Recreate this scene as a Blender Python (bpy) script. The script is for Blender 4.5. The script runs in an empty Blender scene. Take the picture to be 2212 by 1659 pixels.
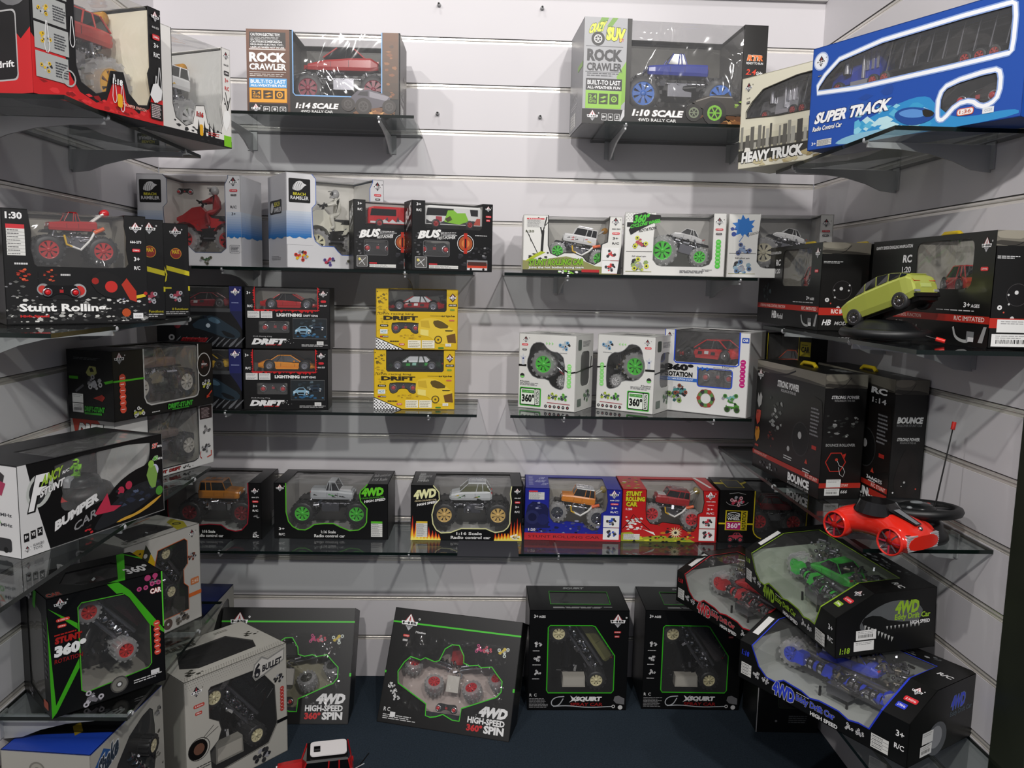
import bpy, math, random
from math import sin, cos, pi, radians, sqrt
from mathutils import Vector, Matrix
from mathutils.geometry import tessellate_polygon
rnd = random.Random(7)
C = bpy.context.scene.collection
SC = bpy.context.scene

# ---------------------------------------------------------------- camera, world, lights
cam_d = bpy.data.cameras.new('camera'); cam = bpy.data.objects.new('camera', cam_d); C.objects.link(cam)
cam_d.sensor_fit = 'HORIZONTAL'; cam_d.sensor_width = 36.0; cam_d.lens = 1733.27 * 36.0 / 2212.0
cam_d.clip_start = .02
_p, _y, _r = .1263, -.034, -.0213
_M = (Matrix.Rotation(_y, 3, 'Z') @ Matrix(((1, 0, 0), (0, cos(_p), sin(_p)), (0, -sin(_p), cos(_p)))) @
      Matrix(((cos(_r), 0, sin(_r)), (0, 1, 0), (-sin(_r), 0, cos(_r)))))
_R = Matrix((_M.col[0], _M.col[2], -_M.col[1])).transposed()
cam.matrix_world = Matrix.Translation((.1359, -1.876, .9675)) @ _R.to_4x4()
SC.camera = cam

w = bpy.data.worlds.new('world'); SC.world = w; w.use_nodes = True
w.node_tree.nodes['Background'].inputs[0].default_value = (.86, .86, .95, 1)
w.node_tree.nodes['Background'].inputs[1].default_value = .26

def lamp(name, loc, power, size, target, spot=None, col=(1, .965, .93), blend=.25):
    d = bpy.data.lights.new(name, 'SPOT'); d.spot_size = radians(spot or 120); d.spot_blend = blend
    d.energy = power; d.shadow_soft_size = size; d.color = col
    o = bpy.data.objects.new(name, d); C.objects.link(o); o.location = loc
    o.rotation_euler = (Vector(target) - Vector(loc)).to_track_quat('-Z', 'Y').to_euler()
lamp('ceiling_or_fill_spot', (-.18, -.62, 2.42), 12, .022, (-.1, .1, 1.0), 118)
lamp('ceiling_or_fill_spot', (.62, -.70, 2.42), 10, .022, (.55, .1, 1.1), 112)
lamp('ceiling_or_fill_spot', (-.30, -2.45, 2.15), 92, .04, (.15, 0, .45), 84)
lamp('ceiling_or_fill_spot', (.70, -2.45, 2.15), 92, .04, (.15, 0, .45), 84)
lamp('ceiling_or_fill_spot', (1.15, -1.75, 2.3), 30, .03, (-.6, -.5, .8), 70)  # side fill, added to brighten the left wall
lamp('ceiling_or_fill_spot', (-.95, -1.85, 2.3), 44, .03, (.88, -.5, .7), 70)  # opposite fill, put in to lift the right wall's brightness
SC.view_settings.view_transform = 'Standard'; SC.view_settings.look = 'None'
SC.view_settings.exposure = -0.14; SC.view_settings.gamma = 1.0
SC.view_settings.use_curve_mapping = False
try: SC.cycles.transparent_max_bounces = 32
except Exception: pass

# ---------------------------------------------------------------- materials
def lin(h):
    h = h.lstrip('#'); h = h if len(h) == 6 else h[0] * 2 + h[1] * 2 + h[2] * 2; r = []
    for i in (0, 2, 4):
        c = int(h[i:i + 2], 16) / 255; r.append(c / 12.92 if c <= .04045 else ((c + .055) / 1.055) ** 2.4)
    return tuple(r) + (1,)
_mats = {}
def mat(h, rough=.38, metal=0.0, spec=.5, name=None):
    k = (h, rough, metal, spec)
    if k in _mats: return _mats[k]
    m = bpy.data.materials.new(name or 'printed_card'); m.use_nodes = True
    nt = m.node_tree; b = nt.nodes['Principled BSDF']
    c_ = lin(h); dk_ = .45 if max(c_[:3]) < .019 else 1
    b.inputs['Base Color'].default_value = tuple(x * dk_ for x in c_[:3]) + (1,); b.inputs['Roughness'].default_value = rough
    b.inputs['Metallic'].default_value = metal; b.inputs['Specular IOR Level'].default_value = spec
    _mats[k] = m; return m
def noisy(m, scale, amount, bump=.0, detail=4):
    nt = m.node_tree; b = nt.nodes['Principled BSDF']; base = b.inputs['Base Color'].default_value[:]
    tc = nt.nodes.new('ShaderNodeTexCoord'); n = nt.nodes.new('ShaderNodeTexNoise')
    n.inputs['Scale'].default_value = scale; n.inputs['Detail'].default_value = detail
    nt.links.new(tc.outputs['Object'], n.inputs['Vector'])
    cr = nt.nodes.new('ShaderNodeValToRGB')
    cr.color_ramp.elements[0].position = .3; cr.color_ramp.elements[1].position = .7
    cr.color_ramp.elements[0].color = tuple(max(0, c * (1 - amount)) for c in base[:3]) + (1,)
    cr.color_ramp.elements[1].color = tuple(min(1, c * (1 + amount)) for c in base[:3]) + (1,)
    nt.links.new(n.outputs['Fac'], cr.inputs['Fac']); nt.links.new(cr.outputs['Color'], b.inputs['Base Color'])
    if bump:
        bp = nt.nodes.new('ShaderNodeBump'); bp.inputs['Strength'].default_value = bump; bp.inputs['Distance'].default_value = .002
        nt.links.new(n.outputs['Fac'], bp.inputs['Height']); nt.links.new(bp.outputs['Normal'], b.inputs['Normal'])
    return m
def clear_mat(name, tint, gloss_rough, base_fac, scale=14, bump=.35, f0=1.45, haze=0):
    m = bpy.data.materials.new(name); m.use_nodes = True; nt = m.node_tree; nt.nodes.clear()
    o = nt.nodes.new('ShaderNodeOutputMaterial'); t = nt.nodes.new('ShaderNodeBsdfTransparent'); g = nt.nodes.new('ShaderNodeBsdfGlossy')
    t.inputs[0].default_value = tint; g.inputs['Roughness'].default_value = gloss_rough
    lw = nt.nodes.new('ShaderNodeLayerWeight'); lw.inputs['Blend'].default_value = .5
    pw = nt.nodes.new('ShaderNodeMath'); pw.operation = 'POWER'; pw.inputs[1].default_value = 4.5; nt.links.new(lw.outputs['Facing'], pw.inputs[0])
    fr = nt.nodes.new('ShaderNodeMath'); fr.operation = 'MULTIPLY'; fr.inputs[1].default_value = .75; nt.links.new(pw.outputs[0], fr.inputs[0])
    ad = nt.nodes.new('ShaderNodeMath'); ad.operation = 'ADD'; ad.use_clamp = True; ad.inputs[1].default_value = base_fac
    nt.links.new(fr.outputs[0], ad.inputs[0])
    mx = nt.nodes.new('ShaderNodeMixShader'); nt.links.new(ad.outputs[0], mx.inputs[0])
    nt.links.new(t.outputs[0], mx.inputs[1]); nt.links.new(g.outputs[0], mx.inputs[2])
    last = mx
    if haze:
        df = nt.nodes.new('ShaderNodeBsdfDiffuse'); df.inputs[0].default_value = (.75, .75, .75, 1)
        m2 = nt.nodes.new('ShaderNodeMixShader'); m2.inputs[0].default_value = haze
        nt.links.new(mx.outputs[0], m2.inputs[1]); nt.links.new(df.outputs[0], m2.inputs[2]); last = m2
    if bump:
        tc = nt.nodes.new('ShaderNodeTexCoord'); n = nt.nodes.new('ShaderNodeTexNoise'); n.inputs['Scale'].default_value = scale
        n.inputs['Detail'].default_value = 1.5; n.inputs['Distortion'].default_value = 1.2
        nt.links.new(tc.outputs['Object'], n.inputs['Vector'])
        bp = nt.nodes.new('ShaderNodeBump'); bp.inputs['Strength'].default_value = bump; bp.inputs['Distance'].default_value = .02
        nt.links.new(n.outputs['Fac'], bp.inputs['Height']); nt.links.new(bp.outputs['Normal'], g.inputs['Normal'])
    nt.links.new(last.outputs[0], o.inputs['Surface']); return m
FILM = clear_mat('clear_plastic_film', (.95, .95, .95, 1), .06, .05, 9, .35, 1.5, .035)
CRINK = clear_mat('crinkled_plastic_film', (.93, .93, .93, 1), .07, .07, 11, .8, 1.5, .07)
GLASS = clear_mat('shelf_glass', (.85, .88, .87, 1), .015, .05, bump=0, f0=1.5)
GEDGE = mat('10201c', .15, 0, .6, 'glass_edge')
CTYRE = clear_mat('clear_rubber', (.80, .80, .80, 1), .15, .03, 60, .4, 1.4, .30)
CHROME = mat('d2d2d6', .16, 1.0, .5, 'chrome_plastic')
DCHROME = mat('8a8a90', .25, .85, .5, 'smoked_chrome')
RUBBER = mat('262627', .45, 0, .5, 'black_rubber')
BLACKP = mat('121213', .30, 0, .5, 'black_plastic')
DGLASS = mat('141518', .08, 0, .6, 'dark_window')
METAL = mat('b4b5b6', .36, .4, .5, 'brushed_metal')

# ---------------------------------------------------------------- mesh builder
I4 = Matrix.Identity(4)
def T(x, y, z): return Matrix.Translation((x, y, z))
def RZ(a): return Matrix.Rotation(a, 4, 'Z')
def RY(a): return Matrix.Rotation(a, 4, 'Y')
def RX(a): return Matrix.Rotation(a, 4, 'X')
class G:
    def __init__(s): s.v = []; s.f = []; s.m = []; s.ml = []; s.sm = []
    def mi(s, m):
        if isinstance(m, str): m = mat(m)
        if m not in s.ml: s.ml.append(m)
        return s.ml.index(m)
    def add(s, vs, fs, m, M=None, smooth=False):
        b = len(s.v); k = s.mi(m)
        for p in vs: s.v.append(tuple(M @ Vector(p)) if M is not None else tuple(p))
        for f in fs: s.f.append(tuple(b + i for i in f)); s.m.append(k); s.sm.append(smooth)
        return s
    def box(s, x0, x1, y0, y1, z0, z1, m, M=None, tx=0, ty=0):
        v = [(x0, y0, z0), (x1, y0, z0), (x1, y1, z0), (x0, y1, z0), (x0 + tx, y0 + ty, z1), (x1 - tx, y0 + ty, z1), (x1 - tx, y1 - ty, z1), (x0 + tx, y1 - ty, z1)]
        return s.add(v, [(3, 2, 1, 0), (4, 5, 6, 7), (0, 1, 5, 4), (1, 2, 6, 5), (2, 3, 7, 6), (3, 0, 4, 7)], m, M)
    def loft(s, rings, m, M=None, caps=True, smooth=False):
        n = len(rings[0]); v = [p for r in rings for p in r]; f = []
        for i in range(len(rings) - 1):
            for j in range(n):
                a = i * n + j; b = i * n + (j + 1) % n; f.append((a, b, b + n, a + n))
        s.add(v, f, m, M, smooth)
        if caps:
            s.add(rings[0], [tuple(range(n))[::-1]], m, M); s.add(rings[-1], [tuple(range(n))], m, M)
        return s
    def lathe(s, prof, m, M=None, n=20, smooth=True, axis='Y'):
        rings = []
        for k in range(n):
            a = 2 * pi * k / n
            rings.append([(r * cos(a), y, r * sin(a)) if axis == 'Y' else (r * cos(a), r * sin(a), y) for r, y in prof])
        v = [p for r in rings for p in r]; L = len(prof); f = []
        for k in range(n):
            for j in range(L - 1):
                a = k * L + j; b = ((k + 1) % n) * L + j
                f.append((a, b, b + 1, a + 1))
        return s.add(v, f, m, M, smooth)
    def tube(s, pts, r, m, n=6, M=None, r2=None):
        rings = []; P = [Vector(p) for p in pts]
        for i, p in enumerate(P):
            d = (P[min(i + 1, len(P) - 1)] - P[max(i - 1, 0)]).normalized()
            u = d.cross(Vector((0, 0, 1)));
            if u.length < .1: u = d.cross(Vector((0, 1, 0)))
            u.normalize(); w_ = d.cross(u); rr = r if r2 is None else r + (r2 - r) * i / (len(P) - 1)
            rings.append([tuple(p + rr * (u * cos(2 * pi * k / n) + w_ * sin(2 * pi * k / n))) for k in range(n)])
        return s.loft(rings, m, M, True, True)
    def ball(s, c, r, m, n=10, M=None, sz=1, sy=1, sx=1):
        v = []; f = []; h = n // 2
        for i in range(h + 1):
            for j in range(n):
                a = pi * i / h; b = 2 * pi * j / n
                v.append((c[0] + sx * r * sin(a) * cos(b), c[1] + sy * r * sin(a) * sin(b), c[2] + sz * r * cos(a)))
        for i in range(h):
            for j in range(n): f.append((i * n + j, (i + 1) * n + j, (i + 1) * n + (j + 1) % n, i * n + (j + 1) % n))
        return s.add(v, f, m, M, True)
    def flat(s, polys, m, M=None):
        """polys: [outer, hole, ...] in 2-D -> triangles in the plane z=0 of M"""
        P = [[Vector((p[0], p[1], 0)) for p in q] for q in polys]; allp = [p for q in P for p in q]
        if len(polys) == 1 and len(polys[0]) <= 4: tr = [tuple(range(len(allp)))]
        else: tr = tessellate_polygon(P)
        s.add([tuple(p) for p in allp], [tuple(t) for t in tr], m, M); return s
    def slab(s, polys, th, m, M):
        """extruded flat polygon with holes"""
        for dz in (0, -th):
            s.flat(polys, m, M @ T(0, 0, dz))
        for q in polys:
            n = len(q); v = [(p[0], p[1], 0) for p in q] + [(p[0], p[1], -th) for p in q]
            s.add(v, [(i, (i + 1) % n, n + (i + 1) % n, n + i) for i in range(n)], m, M)
        return s
    def merge(s, o):
        b = len(s.v); s.v += o.v; ix = [s.mi(m) for m in o.ml]
        s.f += [tuple(b + i for i in f) for f in o.f]; s.m += [ix[i] for i in o.m]; s.sm += o.sm; return s
    def mesh(s, name):
        me = bpy.data.meshes.new(name); me.from_pydata(s.v, [], s.f)
        for m in s.ml: me.materials.append(m)
        me.polygons.foreach_set('material_index', s.m); me.polygons.foreach_set('use_smooth', s.sm); me.update(); return me
    def obj(s, name, parent=None, M=None, **kw):
        return link(name, s.mesh(name), parent, M, **kw)
def link(name, me, parent=None, M=None, label=None, cat=None, group=None, kind=None):
    o = bpy.data.objects.new(name, me); C.objects.link(o)
    if parent is not None: o.parent = parent
    if M is not None: o.matrix_local = M
    if label: o['label'] = label
    if cat: o['category'] = cat
    if group: o['group'] = group
    if kind: o['kind'] = kind
    return o
def thing(name, M, label, cat, group=None):
    o = bpy.data.objects.new(name, None); C.objects.link(o); o.matrix_world = M; o.empty_display_size = .02
    o['label'] = label; o['category'] = cat
    if group: o['group'] = group
    return o

# ---------------------------------------------------------------- lettering (cached text outlines)
_fc = bpy.data.curves.new('lettering', 'FONT'); _fo = bpy.data.objects.new('lettering', _fc); _tc = {}
def glyphs(s, bold):
    k = (s, bold)
    if k not in _tc:
        _fc.body = s; _fc.offset = bold; _fc.resolution_u = 2; _fc.size = 1; _fc.fill_mode = 'FRONT'
        me = _fo.to_mesh()
        v = [tuple(x.co)[:2] for x in me.vertices]; f = [tuple(p.vertices) for p in me.polygons]; _fo.to_mesh_clear()
        if not v: v = [(0, 0), (1, 0), (1, 1)]; f = [(0, 1, 2)]
        x0 = min(p[0] for p in v); x1 = max(p[0] for p in v); y0 = min(p[1] for p in v); y1 = max(p[1] for p in v)
        _tc[k] = ([((p[0] - x0) / (x1 - x0), (p[1] - y0) / (y1 - y0)) for p in v], f)
    return _tc[k]

# ---------------------------------------------------------------- flat print on a face (u, v in percent of the face)
class Art:
    def __init__(s, M, W, H, step=.000012):
        s.M = M; s.W = W / 100; s.H = H / 100; s.g = G(); s.t = G(); s.ex = []; s.z = .00016; s.st = step
    def lay(s): s.z += s.st; return s.M @ T(0, 0, s.z)
    def P(s, pts): return [(p[0] * s.W, p[1] * s.H) for p in pts]
    def poly(s, pts, col, holes=()): s.g.flat([s.P(pts)] + [s.P(h) for h in holes], col, s.lay()); return s
    def rect(s, a, b, c, d, col): return s.poly([(a, b), (c, b), (c, d), (a, d)], col)
    def rr(s, a, b, c, d, col, r=2, line=None):
        p = rrect(a, b, c, d, r, s.H / s.W)
        if line:
            q = rrect(a + line, b + line * s.W / s.H, c - line, d - line * s.W / s.H, r, s.H / s.W); return s.poly(p, col, [q])
        return s.poly(p, col)
    def circ(s, u, v, r, col, n=14, e=1, inner=None):
        k = s.W / s.H
        p = [(u + r * cos(2 * pi * i / n), v + r * e * k * sin(2 * pi * i / n)) for i in range(n)]
        h = [[(u + inner * cos(2 * pi * i / n), v + inner * e * k * sin(2 * pi * i / n)) for i in range(n)]] if inner else ()
        return s.poly(p, col, h)
    def line(s, pts, wd, col, closed=False):
        """stroke; wd in percent of the width"""
        P = [Vector(p) for p in s.P(pts)]; h = wd * s.W / 2; M = s.lay(); n = len(P); L = []; R = []
        for i in range(n):
            a = P[i - 1] if (i > 0 or closed) else P[i]; b = P[(i + 1) % n] if (i < n - 1 or closed) else P[i]
            d = (b - a); d = d.normalized() if d.length else Vector((1, 0)); nn = Vector((-d.y, d.x)) * h
            L.append(P[i] + nn); R.append(P[i] - nn)
        f = []; m = n if closed else n - 1
        for i in range(m): j = (i + 1) % n; f.append((i, j, n + j, n + i))
        s.g.add([(p.x, p.y, 0) for p in L + R], f, col, M); return s
    def text(s, t, a, b, c, d, col='f2f2f2', sh=0, bold=.02, out=None, rise=0):
        v, f = glyphs(t, bold)
        def put(gl, col, ox, oy, M):
            pts = []
            for x, y in gl[0]:
                U = (a + x * (c - a)) * s.W + sh * y * (d - b) * s.H; V = (b + y * (d - b)) * s.H + rise * x * (c - a) * s.W
                pts.append((U + ox, V + oy, 0))
            s.t.add(pts, gl[1], col, M)
        if out:
            g2 = glyphs(t, bold + .05); e = (d - b) * s.H * .045; M = s.lay()
            a, b, c, d = a - e / s.W, b - e / s.H, c + e / s.W, d + e / s.H
            put(g2, out, 0, 0, M)
            a, b, c, d = a + e / s.W, b + e / s.H, c - e / s.W, d - e / s.H
        put((v, f), col, 0, 0, s.lay()); return s
    def lines(s, a, b, c, d, n, col='c8c8c8', th=.45):
        """rows of tiny unreadable copy: thin broken bars"""
        for i in range(n):
            y = d - (i + .5) * (d - b) / n; x = a; e = c - (rnd.random() * .25 * (c - a) if i == n - 1 or n > 2 else 0); M = s.lay(); hh = (d - b) / n * th / 2
            while x < e:
                w_ = min(e - x, (c - a) * (.08 + .16 * rnd.random()))
                s.g.flat([s.P([(x, y - hh), (x + w_, y - hh), (x + w_, y + hh), (x, y + hh)])], col, M); x += w_ + (c - a) * .025
        return s
    def logo(s, u, v, r, dark=False, word=True):
        """triangle-over-letters emblem in a diamond; r = half width in percent of width"""
        k = s.W / s.H; X = lambda pts: [(u + x * r, v + y * r * k) for x, y in pts]
        a, b = ('2c2c30', 'f4f4f4') if dark else ('f4f4f4', '1c1c1e')
        s.poly(X([(-.62, .28), (0, 1.15), (.62, .28)]), '9a2a30' if not dark else a)
        s.poly(X([(-.5, .28), (0, 1.1), (.5, .28)]), a)
        s.poly(X([(-.14, .3), (-.03, .85), (.03, .85), (.14, .3), (.04, .3), (0, .5), (-.04, .3)]), 'b03038')
        s.poly(X([(-1.0, .3), (-.9, -.12), (.9, -.12), (1.0, .3)]), a if not dark else b)
        s.text('HB', u - .85 * r, v - .04 * r * k, u + .85 * r, v + .24 * r * k, b if not dark else a, bold=.03)
        s.poly(X([(-.45, -.2), (.45, -.2), (0, -.75)]), 'b8b8bc' if not dark else a)
        s.text('666', u - .3 * r, v - .42 * r * k, u + .3 * r, v - .22 * r * k, b if not dark else 'f4f4f4', bold=0)
        s.circ(u + 1.12 * r, v + .62 * r * k, .12 * r, a, 8, inner=.06 * r)
        return s
    def tag(s, a, b, c, d, col='d83038', t='2.4GHz'):
        s.rr(a, b, c, d, col, (c - a) * .12); s.text(t, a + (c - a) * .12, b + (d - b) * .3, c - (c - a) * .12, b + (d - b) * .72, 'f6f0f0', bold=.01); return s
    def table(s, a, b, c, d, n=7, head=None):
        s.rect(a, b, c, d, 'd8d8d4')
        for i in range(1, n): s.line([(a, b + (d - b) * i / n), (c, b + (d - b) * i / n)], .25, '8a8a8a')
        for i in range(n): s.lines(a + .6, b + (d - b) * i / n, a + (c - a) * .8, b + (d - b) * (i + 1) / n, 1, '777777', .3)
        if head:
            s.rect(a, d, c, d + (d - b) / n * 1.1, head); s.text('8 Functions:', a + (c - a) * .1, d + (d - b) / n * .25, c - (c - a) * .2, d + (d - b) / n * .85, 'f4f4f4')
        return s
    def pic(s, u, v, r, body, rim='c8c8c8', tyre='2a2a2c', seed=1, chrome='9a9aa0', style=0):
        """small printed picture of a car"""
        k = s.W / s.H; X = lambda pts: [(u + x * r, v + y * r * k) for x, y in pts]; q = random.Random(seed)
        if style == 0:
            for _ in range(9):
                x, y, t = q.uniform(-.8, .8), q.uniform(-.15, .2), q.uniform(.05, .14)
                s.poly(X([(x - t, y - t * .6), (x + t, y - t * .3), (x + t * .7, y + t * .6), (x - t * .8, y + t * .5)]), chrome if q.random() < .6 else '333338')
            s.poly(X([(-.75, .1), (-.72, .32), (-.3, .4), (-.12, .66), (.4, .68), (.62, .42), (.78, .36), (.8, .12), (.3, .0), (-.3, .02)]), body)
            s.poly(X([(-.22, .42), (-.08, .6), (.1, .62), (.1, .42)]), '202226'); s.poly(X([(.16, .42), (.16, .62), (.36, .62), (.48, .42)]), '202226')
            for x in (-.55, .55):
                s.circ(u + x * r, v - .12 * r * k, .33 * r, tyre, 14); s.circ(u + x * r, v - .12 * r * k, .18 * r, rim, 10)
                s.circ(u + x * r, v - .12 * r * k, .06 * r, '303030', 6)
        elif style == 1:
            for i in range(16):
                a = q.uniform(0, 2 * pi); d = q.uniform(.1, .75); t = q.uniform(.1, .24); x, y = d * cos(a), d * sin(a) * .6
                s.poly(X([(x - t, y - t * .5), (x, y - t), (x + t, y), (x + t * .3, y + t * .8), (x - t * .7, y + t * .5)]), (body, chrome, '2a2a2e', body, rim)[i % 5])
            for i in range(3):
                a = i * 2.1 + seed; s.circ(u + .6 * r * cos(a), v + .45 * r * k * sin(a), .2 * r, rim, 10); s.circ(u + .6 * r * cos(a), v + .45 * r * k * sin(a), .09 * r, '303030', 7)
        elif style == 2:   # road car, three-quarter view
            s.poly(X([(-1, -.3), (-1, 0), (-.7, .22), (-.3, .5), (.35, .52), (.62, .22), (1, .05), (1, -.28), (.7, -.42), (-.6, -.42)]), body)
            s.poly(X([(-.5, .2), (-.24, .44), (.3, .45), (.46, .2)]), '22252a')
            s.poly(X([(-.95, -.05), (-.7, .0), (-.72, -.12), (-.92, -.14)]), 'eef2f4'); s.poly(X([(.9, -.02), (.6, .04), (.64, -.1), (.88, -.1)]), 'eef2f4')
            s.poly(X([(-.4, -.32), (-.34, -.12), (.34, -.12), (.4, -.32)]), '15171a')
            s.circ(u - .62 * r, v - .38 * r * k, .2 * r, tyre, 12); s.circ(u + .7 * r, v - .34 * r * k, .2 * r, tyre, 12); s.circ(u + .7 * r, v - .34 * r * k, .11 * r, rim, 10)
        return s
    def rocks(s, a, b, c, d, n, cols, size=3, seed=3):
        q = random.Random(seed); k = s.W / s.H; s.st = .000003
        for i in range(n):
            x, y = q.uniform(a, c), b + (d - b) * q.random() ** 1.3; t = size * q.uniform(.4, 1.1); m = q.randint(4, 6)
            s.poly([(min(c, max(a, x + t * q.uniform(.5, 1) * cos(2 * pi * j / m))), min(d, max(b, y + .55 * k * t * q.uniform(.5, 1) * sin(2 * pi * j / m)))) for j in range(m)], q.choice(cols))
        s.st = .000012; s.z += .00002
        return s
    def grad(s, a, b, c, d, c0, c1, n=10):
        A, B = lin(c0), lin(c1)
        for i in range(n):
            t = (i + .5) / n; x = [A[j] + (B[j] - A[j]) * t for j in range(3)]
            hx = ''.join('%02x' % int(255 * (12.92 * q if q <= .0031308 else 1.055 * q ** (1 / 2.4) - .055) + .5) for q in x)
            s.rect(a, b + (d - b) * i / n, c, b + (d - b) * (i + 1) / n, hx)
        return s
    def pills(s, u, b, d, r, col, n=6):
        for i in range(n): s.circ(u, b + (d - b) * (i + .5) / n, r, col, 10, 1)
        for i in range(n): s.lines(u - r * .6, b + (d - b) * (i + .38) / n, u + r * .6, b + (d - b) * (i + .62) / n, 1, 'f4e8e8', .5)
        s.rect(u - r * .6, b + (d - b) * .5 / n, u + r * .6, b + (d - b) * (n - .5) / n, col) if False else None
        return s
    def sticker(s, a, b, c, d, bar=True):
        keep = s.g; s.g = G(); s.g.bar = bar; s.z += .0001; s.rect(a, b, c, d, 'dcdcda'); w_ = (c - a)
        s.lines(a + w_ * .1, b + (d - b) * .6, c - w_ * .1, b + (d - b) * .92, 2, '8a8a8a', .35)
        if bar:
            x = a + w_ * .12; M = s.lay()
            while x < c - w_ * .14:
                t = w_ * rnd.choice((.012, .02, .035)); s.g.flat([s.P([(x, b + (d - b) * .22), (x + t, b + (d - b) * .22), (x + t, b + (d - b) * .55), (x, b + (d - b) * .55)])], '2a2a2a', M); x += t + w_ * rnd.choice((.018, .03))
        s.ex.append(s.g); s.g = keep
        return s
    def flush(s, parent, into):
        into.merge(s.g).merge(s.t)
        for g in s.ex: g.obj('barcode_sticker' if g.bar else 'price_sticker', parent)
def rrect(a, b, c, d, r, k=1):
    """rounded rectangle; r in u-percent"""
    rv = r / k; o = []
    for cx, cy, s0 in ((c - r, d - rv, 0), (a + r, d - rv, 1), (a + r, b + rv, 2), (c - r, b + rv, 3)):
        for i in range(4):
            t = (s0 + i / 3) * pi / 2; o.append((cx + r * cos(t), cy + rv * sin(t)))
    return o
def smooth(p, n=2, closed=True):
    for _ in range(n):
        q = []
        N = len(p)
        for i in range(N if closed else N - 1):
            a, b = p[i], p[(i + 1) % N]
            q += [(a[0] * .75 + b[0] * .25, a[1] * .75 + b[1] * .25), (a[0] * .25 + b[0] * .75, a[1] * .25 + b[1] * .75)]
        if not closed: q = [p[0]] + q + [p[-1]]
        p = q
    return p

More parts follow.
